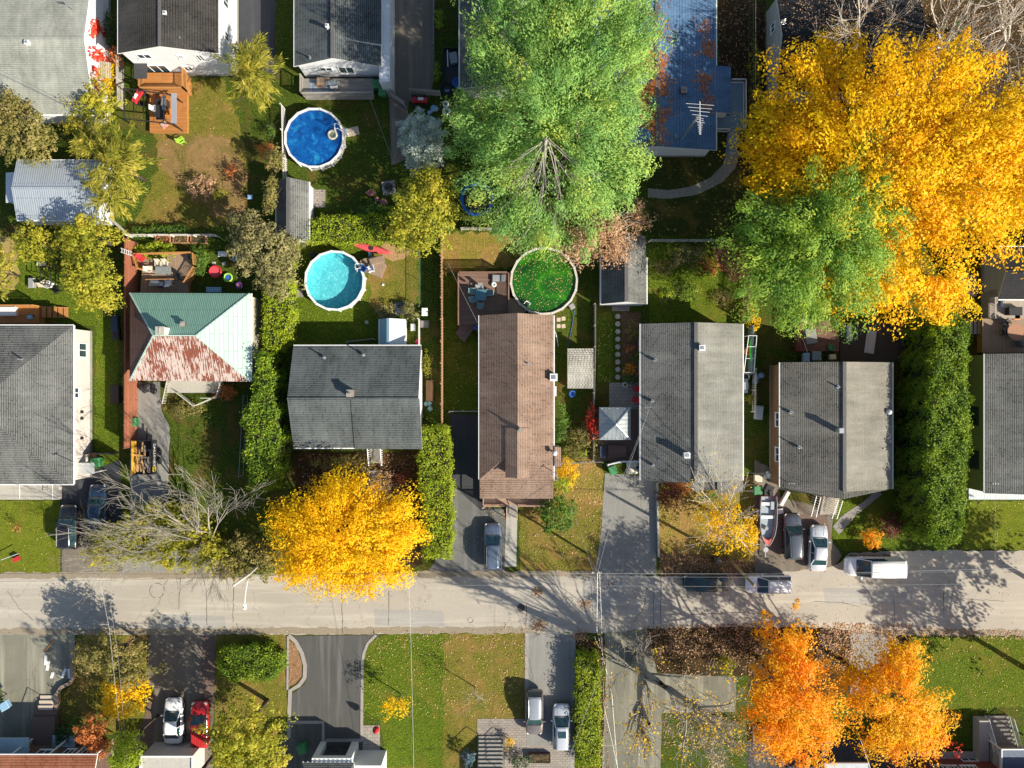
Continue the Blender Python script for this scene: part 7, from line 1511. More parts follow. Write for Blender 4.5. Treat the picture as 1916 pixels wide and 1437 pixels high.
wire('service wire of the house cut by the right edge', [(1862,900,4.8),(1862,1060,8)], .02)
wire('clothesline crossing the brown deck to the roof', [(838,492,3.5),(893,603,3.2)], .02)
wire('clothesline from the grey deck down to the dark path', [(690,180,2.6),(735,300,2.2)], .02)
wire('wire running beside the blue-grey roof toward the maple', [(1414,-20,7),(1414,245,7)], .018)
wire('bundle of dark cables over the silver roof at the top left', [(-40,120,6),(75,175,6),(150,212,5.5)], .04, WIRE_D)
wire('pale cable beside the dark bundle over the silver roof', [(-40,115,6.3),(80,172,6.3),(156,210,5.8)], .03)
def pole(label, base, top, z, r=.15, cross=None):
    a = P(*base); b = P(*top, z); t = thing('utility_pole', label, 'utility pole', tuple(a)); m = MB(); m.tube([a, a.lerp(b, .5), b], [r, r * .88, r * .75], 10); m.build('pole', M('pole_wood', (.34,.27,.15), (.24,.18,.1), 6, .85), t, smooth=True)
    if cross:
        m = MB(); m.beam(b + Vector((cross[0], cross[1], -.4)), b + Vector((-cross[0], -cross[1], -.4)), .1, .12); ca = m.build('crossarm', M('grey_arm', (.5,.5,.46), (.4,.4,.36), 6, .8), t)
        for k in (-.9, -.3, .3, .9): m = MB(); q = b + Vector((cross[0] * k, cross[1] * k, -.28)); m.disc((q.x, q.y), .05, q.z - .05, q.z + .1, 8); m.build('insulator', WMETAL, ca)
    return t
pole('tall yellowish wooden pole leaning over the white SUV', (1362,1044), (1411,1095), 8.7, .17)
pole('wooden pole at the road edge where the service wires meet', (1099,1036), (1117,1073), 8.3, .12, (.45, 0))
# street lamp
a = P(494, 1048); j = P(467, 1074, 5.0); tp = P(436, 1096, 8.6); t = thing('street_lamp', 'street lamp with long white curved arm over the road', 'street lamp', tuple(a))
m = MB(); m.tube([a, j, tp], [.15, .13, .11], 10); m.build('pole', M('lamp_pole', (.52,.50,.44), (.4,.38,.33), 6, .7), t, smooth=True)
e = P(458, 1132, 6.6); m = MB(); m.tube([j, P(463, 1090, 6.3), P(459, 1112, 6.6), e], [.055, .045, .04, .04], 7); arm = m.build('arm', WMETAL, t, smooth=True)
m = MB(); m.obox((e.x, e.y - .18, 6.58), (.24, .55, .16), 0); m.dome((e.x, e.y - .26, 6.66), .11, .08, 10); m.build('lamp_head', WMETAL, t)
# tv antenna on a lattice tower
a = P(1252, 291); b = P(1305, 228, 9.4); t = thing('tv_antenna', 'white TV antenna on a lattice mast over the blue-grey roof', 'antenna', tuple(a)); b = Vector((a.x + .5, a.y + .1, 9.4)); b = P(1308, 215, 8.6)
m = MB(); tri = [Vector((.16 * math.cos(q), .16 * math.sin(q), 0)) for q in (0, 2.09, 4.18)]
for v in tri: m.beam(a + v, b + v * .6, .03)
for k in range(16):
    for i in range(3): m.beam(a.lerp(b, k / 16) + tri[i], a.lerp(b, (k + 1) / 16) + tri[(i + 1) % 3], .02)
m.build('lattice_mast', METAL, t)
m = MB(); c = b + Vector((0, 0, .3)); y0, y1 = P(0, 190, 8.9).y, P(0, 252, 8.9).y; m.beam((c.x, y0, c.z), (c.x, y1, c.z), .045)
m.build('boom', WMETAL, t); m = MB()
for f, w_ in ((.03,.15),(.09,2.7),(.2,2.3),(.3,1.9),(.42,1.5),(.5,.7),(.56,.7),(.62,.9),(.66,.5),(.71,.5),(.76,.45),(.81,.4),(.86,.35),(.92,.3),(.97,.25)): y_ = y0 + (y1 - y0) * f; m.beam((c.x - w_ / 2 * .95, y_ + .1, c.z), (c.x + w_ / 2 * .95, y_ - .08, c.z), .022)
m.build('antenna_rods', WMETAL, t)
# side porch of the blue-grey house
t = thing('side_porch', 'blue-grey side porch and steps with white railing right of the blue-grey roof', 'porch', P(1375, 200)); m = MB(); BL = M('blue_grey_boards', (.16,.27,.36), (.12,.21,.29), 6, .8); a, b = P(1368, 238, 1), P(1392, 152, 1); m.box(a.x, b.x, a.y, b.y, 0, .95); q = P(1341, 215, 1); m.box(q.x, a.x - .003, a.y, q.y, 0, .95); m.build('porch_floor', BL, t)
m = MB()
for k in range(6): m.box(a.x - .1 - .04 * k, b.x - .3 - .04 * k, a.y - .4 * (k + 1), a.y - .4 * k - .003, 0, .82 - .14 * k)
m.build('steps', BL, t)
for q0, q1 in ((P(1370, 148, 1.9), P(1396, 148, 1.9)), (P(1396, 148, 1.9), P(1396, 238, 1.9)), (P(1341, 241, 1.9), P(1366, 241, 1.9))):
    m = MB(); m.beam(q0, q1, .07); m.beam(q0 - Vector((0, 0, .75)), q1 - Vector((0, 0, .75)), .05); n = int((q1 - q0).length / .18)
    for k in range(n + 1): v = q0.lerp(q1, k / n); m.beam(v - Vector((0, 0, .9)), v, .03)
    m.build('railing', WMETAL, t)
# ---- generic yard furniture
PL = {}
def col(n, c): return M('plastic_' + n, c, tuple(x * .8 for x in c), 8, .5, big=False)
def chair(label, px, py, ang, c, z=0, group=None, name='garden_chair', recl=.5):
    p = P(px, py, z + .4); t = thing(name, label, 'chair', (p.x, p.y, z), rad(ang), group); m = MB(); m.obox((0, 0, .4), (.5, .5, .05), ry=.08); m.build('seat', c, t, local=True)
    m = MB(); m.obox((-.32, 0, .72), (.05, .5, .66), ry=-recl * .6); m.build('backrest', c, t, local=True)
    for s in (-1, 1): m = MB(); m.box(-.28, .3, s * .28 - .04, s * .28 + .04, .58, .62); m.build('armrest', c, t, local=True)
    for x in (-.22, .22):
        for s in (-1, 1): m = MB(); m.beam((x, s * .27, 0), (x, s * .27, .58), .045); m.build('leg', c, t, local=True)
    return t
def table(label, px, py, w_, d_, ang, mt, z=0, h=.72, round_=False, legm=None, name='patio_table', group=None):
    p = P(px, py, z + h); t = thing(name, label, 'table', (p.x, p.y, z), rad(ang), group); m = MB()
    if round_: m.disc((0, 0), w_ / 2, h - .04, h, 24)
    else: m.box(-w_ / 2, w_ / 2, -d_ / 2, d_ / 2, h - .04, h)
    m.build('tabletop', mt, t, local=True); k = .33
    for sx in (-1, 1):
        for sy in (-1, 1): m = MB(); m.beam((sx * w_ * k, sy * (w_ if round_ else d_) * k, 0), (sx * w_ * k, sy * (w_ if round_ else d_) * k, h - .042), .045); m.build('leg', legm or BLACKM, t, local=True)
    return t
def bin_(label, px, py, c, ang=0, w_=.55, h=1.0, group=None, z=0):
    p = P(px, py, z + h); t = thing('wheelie_bin', label, 'bin', (p.x, p.y, z), rad(ang), group); m = MB(); a = w_ / 2
    m.hexa([(-a * .8, -a * .8, .06), (a * .8, -a * .8, .06), (a * .8, a * .8, .06), (-a * .8, a * .8, .06), (-a, -a, h * .9), (a, -a, h * .9), (a, a * 1.1, h * .9), (-a, a * 1.1, h * .9)]); m.build('body', c, t, local=True)
    m = MB(); m.hexa([(-a * 1.06, -a * 1.1, h * .902), (a * 1.06, -a * 1.1, h * .902), (a * 1.06, a * 1.15, h * .902), (-a * 1.06, a * 1.15, h * .902), (-a * .9, -a * .9, h), (a * .9, -a * .9, h), (a * .9, a, h * 1.03), (-a * .9, a, h * 1.03)]); m.build('lid', c, t, local=True)
    m = MB(); m.beam((-a * .8, a * 1.25, h * .95), (a * .8, a * 1.25, h * .95), .04); m.build('handle', DARKP, t, local=True)
    for s in (-1, 1): m = MB(); m.loft([[(s * a * .8 + x, a * .85 + .1 * math.cos(q), .1 + .1 * math.sin(q)) for q in [k * math.pi / 5 for k in range(10)]] for x in (-.03, .03)]); m.build('wheel', TYRE, t, local=True)
def planter(label, px, py, w_, d_, plant='green', c=None, z=.45, ang=0):
    p = P(px, py, z); t = thing('planter_box', label, 'planter', (p.x, p.y, 0), rad(ang)); m = MB(); c = c or POST_O
    m.box(-w_ / 2, w_ / 2, -d_ / 2, -d_ / 2 + .06, 0, z); m.box(-w_ / 2, w_ / 2, d_ / 2 - .06, d_ / 2, 0, z); m.box(-w_ / 2, -w_ / 2 + .06, -d_ / 2 + .061, d_ / 2 - .061, 0, z); m.box(w_ / 2 - .06, w_ / 2, -d_ / 2 + .061, d_ / 2 - .061, 0, z); m.build('box', c, t, local=True)
    m = MB(); m.box(-w_ / 2 + .062, w_ / 2 - .062, -d_ / 2 + .062, d_ / 2 - .062, .02, z - .08); m.build('soil', G_SOIL, t, local=True)
    k = int(w_ * d_ * 70); p_ = np.column_stack([NR.uniform(-w_ / 2, w_ / 2, k), NR.uniform(-d_ / 2, d_ / 2, k), z - .05 + NR.random(k) * .2]); leaves('foliage', p_, NR.normal(size=(k, 3)) + np.array([0, 0, 1]), .14, LM[plant], t, NR.random(k), .6)
def boxobj(name, label, cat, px, py, w_, d_, h, mt, ang=0, z=0, lid=None, group=None):
    """storage box: body with a proud lid and handle"""
    p = P(px, py, z + h); t = thing(name, label, cat, (p.x, p.y, z), rad(ang), group); m = MB(); m.hexa([(-w_ / 2 * .95, -d_ / 2 * .95, 0), (w_ / 2 * .95, -d_ / 2 * .95, 0), (w_ / 2 * .95, d_ / 2 * .95, 0), (-w_ / 2 * .95, d_ / 2 * .95, 0), (-w_ / 2, -d_ / 2, h * .85), (w_ / 2, -d_ / 2, h * .85), (w_ / 2, d_ / 2, h * .85), (-w_ / 2, d_ / 2, h * .85)]); m.build('body', mt, t, local=True)
    m = MB(); m.hexa([(-w_ / 2 - .03, -d_ / 2 - .03, h * .852), (w_ / 2 + .03, -d_ / 2 - .03, h * .852), (w_ / 2 + .03, d_ / 2 + .03, h * .852), (-w_ / 2 - .03, d_ / 2 + .03, h * .852), (-w_ / 2 + .04, -d_ / 2 + .04, h), (w_ / 2 - .04, -d_ / 2 + .04, h), (w_ / 2 - .04, d_ / 2 - .04, h), (-w_ / 2 + .04, d_ / 2 - .04, h)]); m.build('lid', lid or mt, t, local=True); return t
def slabstone(label, px, py, w_, d_, ang=0, group=None, mt=None, name='paving_slab', z=.06, round_=False):
    p = P(px, py); t = thing(name, label, 'paving slab', (p.x, p.y, 0), rad(ang), group); m = MB()
    if round_: m.disc((0, 0), w_ / 2, 0, z, 12, r2=w_ / 2 * .95)
    else: m.hexa([(-w_ / 2, -d_ / 2, 0), (w_ / 2, -d_ / 2, 0), (w_ / 2, d_ / 2, 0), (-w_ / 2, d_ / 2, 0), (-w_ / 2 + .03, -d_ / 2 + .03, z), (w_ / 2 - .03, -d_ / 2 + .03, z), (w_ / 2 - .03, d_ / 2 - .03, z), (-w_ / 2 + .03, d_ / 2 - .03, z)])
    m.build('stone', mt or CONC, t, local=True)
def bagpile(name, label, cat, px, py, r, c, n=5, z=0, sq=.6):
    """lumpy sacks heaped together"""
    p = P(px, py, z + .4); t = thing(name, label, cat, (p.x, p.y, z))
    for k in range(n):
        m = MB(); q = R.uniform(.22, .36) * min(1.3, r / .5); x, y = R.uniform(-r, r) * .7, R.uniform(-r, r) * .7; rr = []
        for j in range(6):
            a = math.pi * (j + .4) / 6.8; rr.append([(x + q * math.sin(a) * math.cos(b) * R.uniform(.85, 1.1), y + q * math.sin(a) * math.sin(b) * R.uniform(.85, 1.1), q * sq * (1 - math.cos(a)) + .0) for b in [i * math.pi / 4 for i in range(8)]])
        m.loft(rr); m.build('sack', c, t, local=True, smooth=True)
def bbq(label, px, py, ang, z, c=BLACKM):
    p = P(px, py, z + .9); t = thing('barbecue', label, 'barbecue', (p.x, p.y, z), rad(ang)); m = MB(); m.box(-.35, .35, -.25, .25, .1, .8); m.build('cabinet', c, t, local=True)
    m = MB(); m.loft([[(x, -.26, .802), (x, -.24, .98), (x, -.1, 1.08), (x, .1, 1.08), (x, .24, .98), (x, .26, .802)] for x in (-.38, .38)]); m.build('hood', METAL, t, local=True)
    for s in (-1, 1): m = MB(); m.box(s * .39, s * .72, -.2, .2, .78, .81); m.build('side_shelf', METAL, t, local=True)
def umbrella(label, px, py, c, z=0, h=2.1, r=.16, name='closed_parasol'):
    p = P(px, py, z + h); t = thing(name, label, 'parasol', (p.x, p.y, z)); m = MB(); m.tube([(0, 0, 0), (0, 0, h)], .025, 6); m.build('pole', METAL, t, local=True); m = MB(); m.tube([(0, 0, .9), (0, 0, 1.2), (0, 0, h - .1), (0, 0, h)], [r * .7, r, r * .6, .02], 10); m.build('canopy', c, t, local=True)
WHT = col('white', (.72,.73,.72)); GRN = col('green', (.05,.22,.08)); BLU = col('blue', (.03,.12,.42)); REDC = col('red', (.50,.03,.04)); PNK = col('faded_pink', (.40,.16,.17)); GRY = col('grey', (.28,.29,.3)); BLK = col('black', (.025,.025,.028)); TEAL = col('teal', (.18,.32,.34)); ORG = col('orange', (.62,.22,.04)); LBL = col('light_blue', (.25,.42,.58)); CRM = col('cream', (.62,.56,.44)); LIM = col('lime', (.36,.62,.06))
# stepping stones
for i in range(9): slabstone('round grey stepping stone in the row between lawn strip and garden bed', 1156, 592 + i * 14.2, .55, .55, 0, 'stepping stones between lawn and garden bed', name='stepping_stone', round_=True)
for i, (x, y) in enumerate(((1045,598),(1054,596),(1045,610),(1054,610))): slabstone('square pinkish slab among four on the bright grass east of the brown roof', x, y, .42, .42, 4 * i, 'four slabs by the algae pool', M('pink_slab', (.55,.45,.36), (.42,.34,.27), 7, .9))
for x, y in ((400,493),(419,493)): slabstone('square grey slab in the shade above the red kiddie pool', x, y, .38, .38, 3, 'two slabs in the shaded yard')
slabstone('pale square slab in the shade left of the small metal shed', 686, 603, .36, .36, 6); slabstone('tan slab beside the ladder of the deep blue pool', 660, 246, 1.3, .9, 12, mt=M('tan_slab', (.5,.42,.33), (.4,.33,.26), 6, .9))
slabstone('wood-board platform on the left rim of the turquoise pool', 562, 548, .8, .9, 0, mt=DK_G, z=.4, name='step_platform')
# fire pit and faded chairs
t = thing('fire_pit', 'square stone fire pit in the dark yard', 'fire pit', P(728, 352)); p = P(728, 352)
m = MB(); m.obox((p.x, p.y, .12), (1.35, 1.35, .24), .15); m.build('base', CONC_D, t); m = MB(); m.disc((p.x, p.y), .42, .242, .45, 14); m.build('bowl', BLACKM, t)
chair('faded pink armchair nearer the fire pit in the dark yard', 695, 361, 40, PNK); chair('faded pink armchair farther from the fire pit in the dark yard', 718, 378, 110, PNK); table('small pink side table between two faded chairs', 705, 373, .4, .4, 20, PNK, h=.45, legm=PNK)
# pergola over lower orange deck
t = thing('pergola', 'black metal pergola frame standing over the lower orange deck', 'pergola', P(300, 205)); c0 = [P(x, y, 2.4) for x, y in ((232,165),(325,178),(325,232),(232,222))]
for v in c0: m = MB(); m.beam((v.x, v.y, 0), v, .09); m.build('post', BLACKM, t)
m = MB(); [m.beam(c0[i], c0[(i + 1) % 4], .09, .12) for i in range(4)]
for k in range(1, 5): m.beam(c0[0].lerp(c0[1], k / 5), c0[3].lerp(c0[2], k / 5), .04)
m.build('beams', BLACKM, t)
m = MB(); a, b = P(321, 175, 2.4), P(331, 231, 2.4); m.box(a.x, b.x, b.y, a.y, 2.44, 2.5); m.build('rolled_canopy', M('grey_canvas', (.30,.32,.36), (.22,.24,.27), 8, .9), t)
bbq('stainless barbecue on the lower orange deck', 306, 191, 90, .5); table('dark dining table beneath the pergola', 300, 210, 1.5, .9, 90, BLACKM, .5); chair('white chair beside the table under the pergola', 292, 204, 0, WHT, .5); chair('orange chair beside the table under the pergola', 316, 212, 180, ORG, .5); chair('dark chair at the north end of the pergola table', 300, 197, 270, BLK, .5)
boxobj('chequered_cushion', 'red and white chequered cushion at the edge of the lower orange deck', 'cushion', 307, 233, .6, .6, .12, pavers('chequer_cloth', (.6,.12,.08), (.65,.6,.55), .15, .15), 40, .5)
planter('flower trough left on the upper orange deck', 282, 162, 1.0, .3, 'rust', POST_O, .35); planter('orange planter box right on the upper orange deck', 325, 162, 1.1, .3, 'rust', POST_O, .35); planter('upright planter trough by the west rail of the upper deck', 272, 148, .3, 1.2, 'green', POST_O, .35)
def bike(label, px, py, ang, c):
    p = P(px, py, .5); t = thing('quad_bike', label, 'quad bike', (p.x, p.y, 0), rad(ang)); m = MB(); m.loft([[(x, -w_, .45), (x, w_, .45), (x, w_ * .8, z), (x, -w_ * .8, z)] for x, w_, z in ((-.8, .3, .75), (-.4, .25, .85), (.1, .2, .8), (.5, .32, .9), (.8, .25, .75))]); m.build('body', c, t, local=True)
    for x in (-.55, .55):
        for s in (-1, 1): m = MB(); m.loft([[(x + .27 * math.cos(q), s * .42 + y, .27 + .27 * math.sin(q)) for q in [k * math.pi / 7 for k in range(14)]] for y in (-.1, .1)]); m.build('wheel', TYRE, t, local=True)
    m = MB(); m.tube([(.35, -.35, 1.05), (.45, 0, 1.0), (.35, .35, 1.05)], .025, 6); m.build('handlebar', BLACKM, t, local=True); m = MB(); m.box(-.45, .1, -.13, .13, .86, .96); m.build('seat', WHT, t, local=True)
bike('red and white quad bike at the end of the top drive', 785, 188, 180, REDC); bike('red motor cart on the grass left of the pergola deck', 259, 180, 60, REDC)
# kids tub, ball, swing etc
def tub(name, label, cat, px, py, r, h, c1, c2, n=14):
    p = P(px, py, h); t = thing(name, label, cat, (p.x, p.y, 0)); m = MB(); m.tube([(r * math.cos(a), r * math.sin(a), h - .06) for a in [k * 2 * math.pi / n for k in range(n + 1)]], .09, 7, cap=False); m.build('rim', c1, t, local=True, smooth=True); m = MB(); m.disc((0, 0), r, .02, h - .1, n); m.build('basin', c2, t, local=True)
tub('paddling_pool', 'red heart-like turtle sandbox on the shaded lawn', 'sandbox', 402, 508, .6, .35, REDC, col('coral', (.62,.08,.10))); tub('inflatable_pool', 'lime and blue inflatable tub beside the red sandbox', 'paddling pool', 426, 519, .42, .3, LIM, BLU)
boxobj('storage_box', 'blue storage bench behind the tin house roof', 'box', 399, 542, 1.5, .5, .5, LBL); boxobj('play_board', 'white bean-bag game board on the shaded grass', 'game board', 416, 475, .9, .5, .3, WHT); tub('toy_tub', 'purple and pink toys under the olive tree', 'toy', 447, 534, .3, .3, col('purple', (.16,.05,.3)), PNK, 10)
chair('light blue folding chair hidden by the grey olive tree', 443, 482, 70, LBL)
table('glass dining table on the brown backyard deck', 305, 506, 1.6, .8, 0, M('smoked_glass', (.25,.27,.26), (.15,.17,.16), 3, .15), .7); table('chrome side table on the brown backyard deck', 288, 528, .8, .5, 0, WHT, .7, .6)
chair('beige armchair at the west end of the glass dining table', 281, 504, 0, CRM, .7); chair('beige armchair at the north side of the glass dining table', 297, 494, 270, CRM, .7); chair('second beige armchair north of the glass dining table', 310, 494, 270, CRM, .7); chair('white lounge chair at the south side of the brown backyard deck', 316, 529, 90, WHT, .7, recl=1)
chair('black office-like chair east of the glass dining table', 335, 517, 180, BLK, .7); bbq('covered barbecue at the south rail of the brown backyard deck', 291, 531, 0, .7); table('round black side table in the deck corner', 351, 481, .6, .6, 0, BLK, .7, .5, True)
chair('red folding chair in the corner of the brown backyard deck', 266, 483, 320, REDC, .7)
t = thing('timber_screen', 'horizontal timber privacy rail crossing the brown backyard deck', 'screen', P(300, 523, 1)); m = MB(); a, b = P(272, 523, 1.6), P(322, 522, 1.6); m.beam(a, b, .07, .06); m.build('top_rail', POST_O, t)
for v in (a, b): m = MB(); m.beam((v.x, v.y, .7), v, .07); m.build('post', POST_O, t)
# left yard metal swing frames
t = thing('play_gym', 'black metal play frame on the lawn left of the tall olive trees', 'frame', P(98, 515)); q = [P(x, y, 2.0) for x, y in ((75,498),(104,498),(104,535),(75,530))]
m = MB(); [m.beam(q[i], q[(i + 1) % 4], .06) for i in range(4)]; [m.beam(q[0].lerp(q[1], k / 3), q[3].lerp(q[2], k / 3), .04) for k in (1, 2)]; m.build('top_frame', BLACKM, t)
for v in q: m = MB(); m.beam((v.x, v.y, 0), v, .06); m.build('leg', BLACKM, t)
boxobj('storage_box', 'grey lidded storage box left of the black play frame', 'box', 57, 529, .55, 1.0, .5, GRY); chair('brown cushioned chair beside the black play frame', 84, 531, 30, CRM); chair('black lounge chair at the south of the play frame', 107, 543, 120, BLK); chair('white cushioned chair beside the brown one by the play frame', 95, 532, 60, WHT); boxobj('storage_box', 'tan crate against the small olive tree', 'box', 76, 493, .9, .35, .3, CRM)
boxobj('folded_cover', 'white folded covers stacked on the rust-brown deck', 'cover', 13, 582, 1.6, .9, .5, WHT, 0, 1.2); bin_('small blue-grey pail on the rust-brown deck', 54, 593, LBL, 0, .4, .5, z=1.2)
bin_('green wheelie bin by the door canopy of the hip-roofed house', 177, 866, GRN, 5, .9, 1.0); boxobj('flower_pot', 'brown pot beside the green bin of the hip-roofed house', 'pot', 174, 851, .5, .5, .4, M('clay', (.35,.16,.09), (.25,.11,.06), 8)); bin_('green wheelie bin beside the rust-red fence', 244, 790, GRN, 90, .9, 1.0); bin_('second wheelie bin behind the green one at the rust-red fence', 240, 773, GRY, 90); boxobj('recycling_crate', 'blue crate at the rust-red fence corner', 'crate', 243, 759, .5, .5, .4, BLU); bagpile('rubbish_bags', 'black bags beside the green bin at the rust-red fence', 'bags', 243, 806, .5, BLK, 4); bagpile('tarp_heap', 'heap of black tarpaulin below the tin house eave', 'tarpaulin', 275, 728, .9, BLK, 9)
boxobj('compost_box', 'dark open box against the inner side of the rust-red fence', 'box', 213, 605, .7, 1.6, .5, col('dark_blue', (.03,.05,.08))); boxobj('compost_box', 'dark frame left of the rust-red fence', 'box', 214, 738, .9, 1.9, .4, col('brown_black', (.05,.03,.025))); boxobj('compost_box', 'low dark bin halfway along the rust-red fence', 'box', 216, 625, .7, 1.2, .45, BLK)
for i, x in enumerate((304, 337, 370)): planter(('left', 'middle', 'right')[i] + ' planter of the three under the white lattice fence', x, 447, 1.55, .85, ('rust', 'olive', 'dark')[i], M('terracotta_timber', (.48,.25,.15), (.34,.17,.1), 7, .8), .5)
t = thing('step_ladder', 'white ladder lying across the rust-red fence', 'ladder', P(237, 471, 1.9)); m = MB(); a, b = P(226, 468, 2.4), P(247, 475, 2.4)
for o_ in (-.2, .2): m = MB(); m.beam(a + Vector((0, o_, 0)), b + Vector((0, o_, 0)), .05); m.build('rail', WMETAL, t)
for k in range(5): m = MB(); q = a.lerp(b, (k + .5) / 5); m.beam(q + Vector((0, -.2, 0)), q + Vector((0, .2, 0)), .04); m.build('rung', WMETAL, t)
chair('tiny lime toy chair on the bare lawn', 340, 263, 30, LIM); boxobj('white_pot', 'white pot left on the shaded grass near the bare lawn', 'pot', 467, 368, .5, .4, .4, LBL)
# top deck area
table('brown slatted table on the grey deck', 605, 152, 1.3, .8, 0, DK_N, .9); bbq('white barbecue on the grey deck', 622, 155, 0, .9, WHT); bin_('left green bin at the end of the grey deck', 704, 156, GRN, 0, .8, 1.0); bin_('right green bin at the end of the grey deck', 715, 170, GRN, 0, .8, 1.0); bin_('dark bin behind the corner of the white side porch', 727, 160, BLK, 0, .6, 1.0); boxobj('clay_pots', 'small stack of brown pots at the drive corner', 'pots', 729, 168, .5, .6, .3, M('clay2', (.3,.15,.1), (.2,.1,.07), 8)); slabstone('slanted dark doormat on the zigzag rug', 603, 167, .9, .6, -35, mt=DK_B, z=.96, name='doormat')
# trailer with black tarp, tyres and blue barrels beside the narrow building
t = thing('utility_trailer', 'long black open trailer full of dark junk under the pine', 'trailer', P(843, 130)); a, b = P(829, 165, .8), P(857, 90, .8); m = MB(); m.box(a.x, b.x, a.y, b.y, .4, .5); m.box(a.x, a.x + .05, a.y, b.y, .502, .9); m.box(b.x - .05, b.x, a.y, b.y, .502, .9); m.box(a.x + .052, b.x - .052, b.y - .05, b.y, .502, .9); m.build('bed', BLACKM, t)
for s, x in ((-1, a.x - .12), (1, b.x + .12)): m = MB(); yy = (a.y + b.y) / 2; m.loft([[(x + q, yy + .32 * math.cos(k * math.pi / 7), .32 + .32 * math.sin(k * math.pi / 7)) for k in range(14)] for q in (-.09, .09)]); m.build('wheel', TYRE, t)
m = MB(); m.tube([((a.x + b.x) / 2 - .3, b.y - .3, 1.0), ((a.x + b.x) / 2 - .25, b.y - 2.0, 1.0)], .05, 6); m.build('white_pipe', WMETAL, t); m = MB(); m.obox(((a.x + b.x) / 2 + .3, b.y - 1.0, .7), (.8, 1.1, .4), .2); m.build('load', GRY, t)
def tyre(label, px, py, r, z, c=TYRE, hub=GRY, group=None):
    p = P(px, py, z + .2); t = thing('old_tire', label, 'tyre', (p.x, p.y, z), 0, group); m = MB(); m.tube([(r * .72 * math.cos(a), r * .72 * math.sin(a), .14) for a in [k * math.pi / 8 for k in range(17)]], r * .28, 8, cap=False); m.build('tyre', c, t, local=True, smooth=True); m = MB(); m.disc((0, 0), r * .42, .08, .16, 10); m.build('hub', hub, t, local=True)
tyre('big black tyre with blue hub behind the black trailer', 836, 166, .75, .3, hub=LBL); tyre('upper white-walled tyre on the path below the black trailer', 834, 194, .36, 0, WHT, BLK); tyre('lower white-walled tyre on the path below the black trailer', 835, 208, .45, 0, WHT, BLK)
tub('blue_barrel', 'bright blue round lid against the narrow grey building', 'barrel', 856, 154, .45, .9, BLU, BLU); bagpile('blue_tarp', 'crumpled light blue tarpaulin by the blue spruce', 'tarpaulin', 809, 205, .5, LBL, 4); tub('blue_barrel', 'pale blue drum below the crumpled tarpaulin', 'barrel', 807, 225, .35, .7, LBL, LBL)
# trampoline ring glimpsed under the pine
p = P(893, 373, .9); t = thing('trampoline', 'round trampoline with blue edge pad half hidden under the pine', 'trampoline', (p.x, p.y, 0)); r = 1.75
m = MB(); n = 24
for i in range(n):
    a, b = 2 * math.pi * i / n, 2 * math.pi * (i + 1) / n; q = [(rr * math.cos(g), rr * math.sin(g)) for g, rr in ((a, r - .3), (a, r), (b, r), (b, r - .3))]; m.hexa([(x, y, .88) for x, y in q] + [(x, y, .93) for x, y in q])
m.build('edge_pad', M('pad_blue', (.02,.16,.55), (.015,.11,.4), 4, .5), t, local=True); m = MB(); m.disc((0, 0), r - .32, .87, .885, 24); m.build('mat', BLACKM, t, local=True)
for k in range(6): g = k * math.pi / 3; m = MB(); m.beam((r * math.cos(g), r * math.sin(g), 0), (r * math.cos(g), r * math.sin(g), .87), .05); m.build('leg', METAL, t, local=True)
# around turquoise pool deck
boxobj('lounger', 'dark folded lounger on the cluttered pool deck', 'lounger', 705, 487, 1.5, .7, .25, DK_N, 15, .9); chair('blue towel-draped chair on the cluttered pool deck', 680, 503, 150, BLU, .9); chair('white chair beside the blue towel chair on the pool deck', 694, 504, 200, WHT, .9); bin_('blue pail next to the pink-red kayak', 692, 476, LBL, 0, .35, .5); slabstone('white ball-like sprinkler cap on the grass right of turquoise pool', 717, 533, .25, .25, 0, mt=WHT, round_=True, name='sprinkler_cap', z=.12)
boxobj('pool_filter', 'black pool pump against the rim of the turquoise pool', 'pump', 585, 476, .6, .5, .6, BLK, 30); boxobj('pool_filter', 'white pool pump and pipes at the south-east rim of the algae pool', 'pump', 1070, 573, .5, .5, .5, GRY, 30)
t = thing('pool_hose', 'blue hose trailing from the algae pool pump to the mottled shed', 'hose', P(1068, 620)); m = MB(); m.tube([P(1075, 580, .3), P(1072, 600, .05), P(1066, 630, .05), P(1062, 655, .05)], .035, 6); m.build('hose', col('hose_blue', (.05,.1,.3)), t)
t = thing('garden_hose', 'pair of white poles leaning on the brown house wall', 'pole', P(1043, 632)); m = MB(); m.beam(P(1037, 615, 1.0), P(1045, 648, .05), .04); m.build('pole', WMETAL, t); m = MB(); m.beam(P(1040, 622, 1.0), P(1044, 640, .05), .03); m.build('pole', WMETAL, t)
# metal shed yard
boxobj('plant_frame', 'dark cold frame with timber edges north of the small metal shed', 'cold frame', 748, 577, 1.1, 1.3, .5, BLK, lid=M('frame_glass', (.07,.09,.1), (.04,.05,.06), 3, .2)); boxobj('pallet', 'grey wooden pallet right of the small metal shed', 'pallet', 794, 606, .9, .7, .3, POST_G, lid=DK_G); boxobj('propane_tank', 'white cylinder tank inside the metal shed yard', 'tank', 772, 612, .4, .7, .8, WHT); boxobj('grill_cart', 'white and grey cart at the picket corner near the long fence', 'cart', 794, 583, .6, .8, .7, WHT); tub('pink_bucket', 'hot pink bucket beside the slate roof corner', 'bucket', 781, 639, .18, .4, col('hot_pink', (.7,.03,.15)), col('hot_pink', (.7,.03,.15)), 8)
boxobj('lumber_stack', 'stack of brown planks east of the slate bungalow', 'lumber', 804, 731, .7, 2.1, .4, stripes('plank_stack', (.40,.22,.12), (.3,.17,.09), .14, 0, .8, line=.1, dark=.4)); bagpile('green_tarp', 'crumpled teal tarpaulin below the brown planks', 'tarpaulin', 803, 760, .5, TEAL, 3)
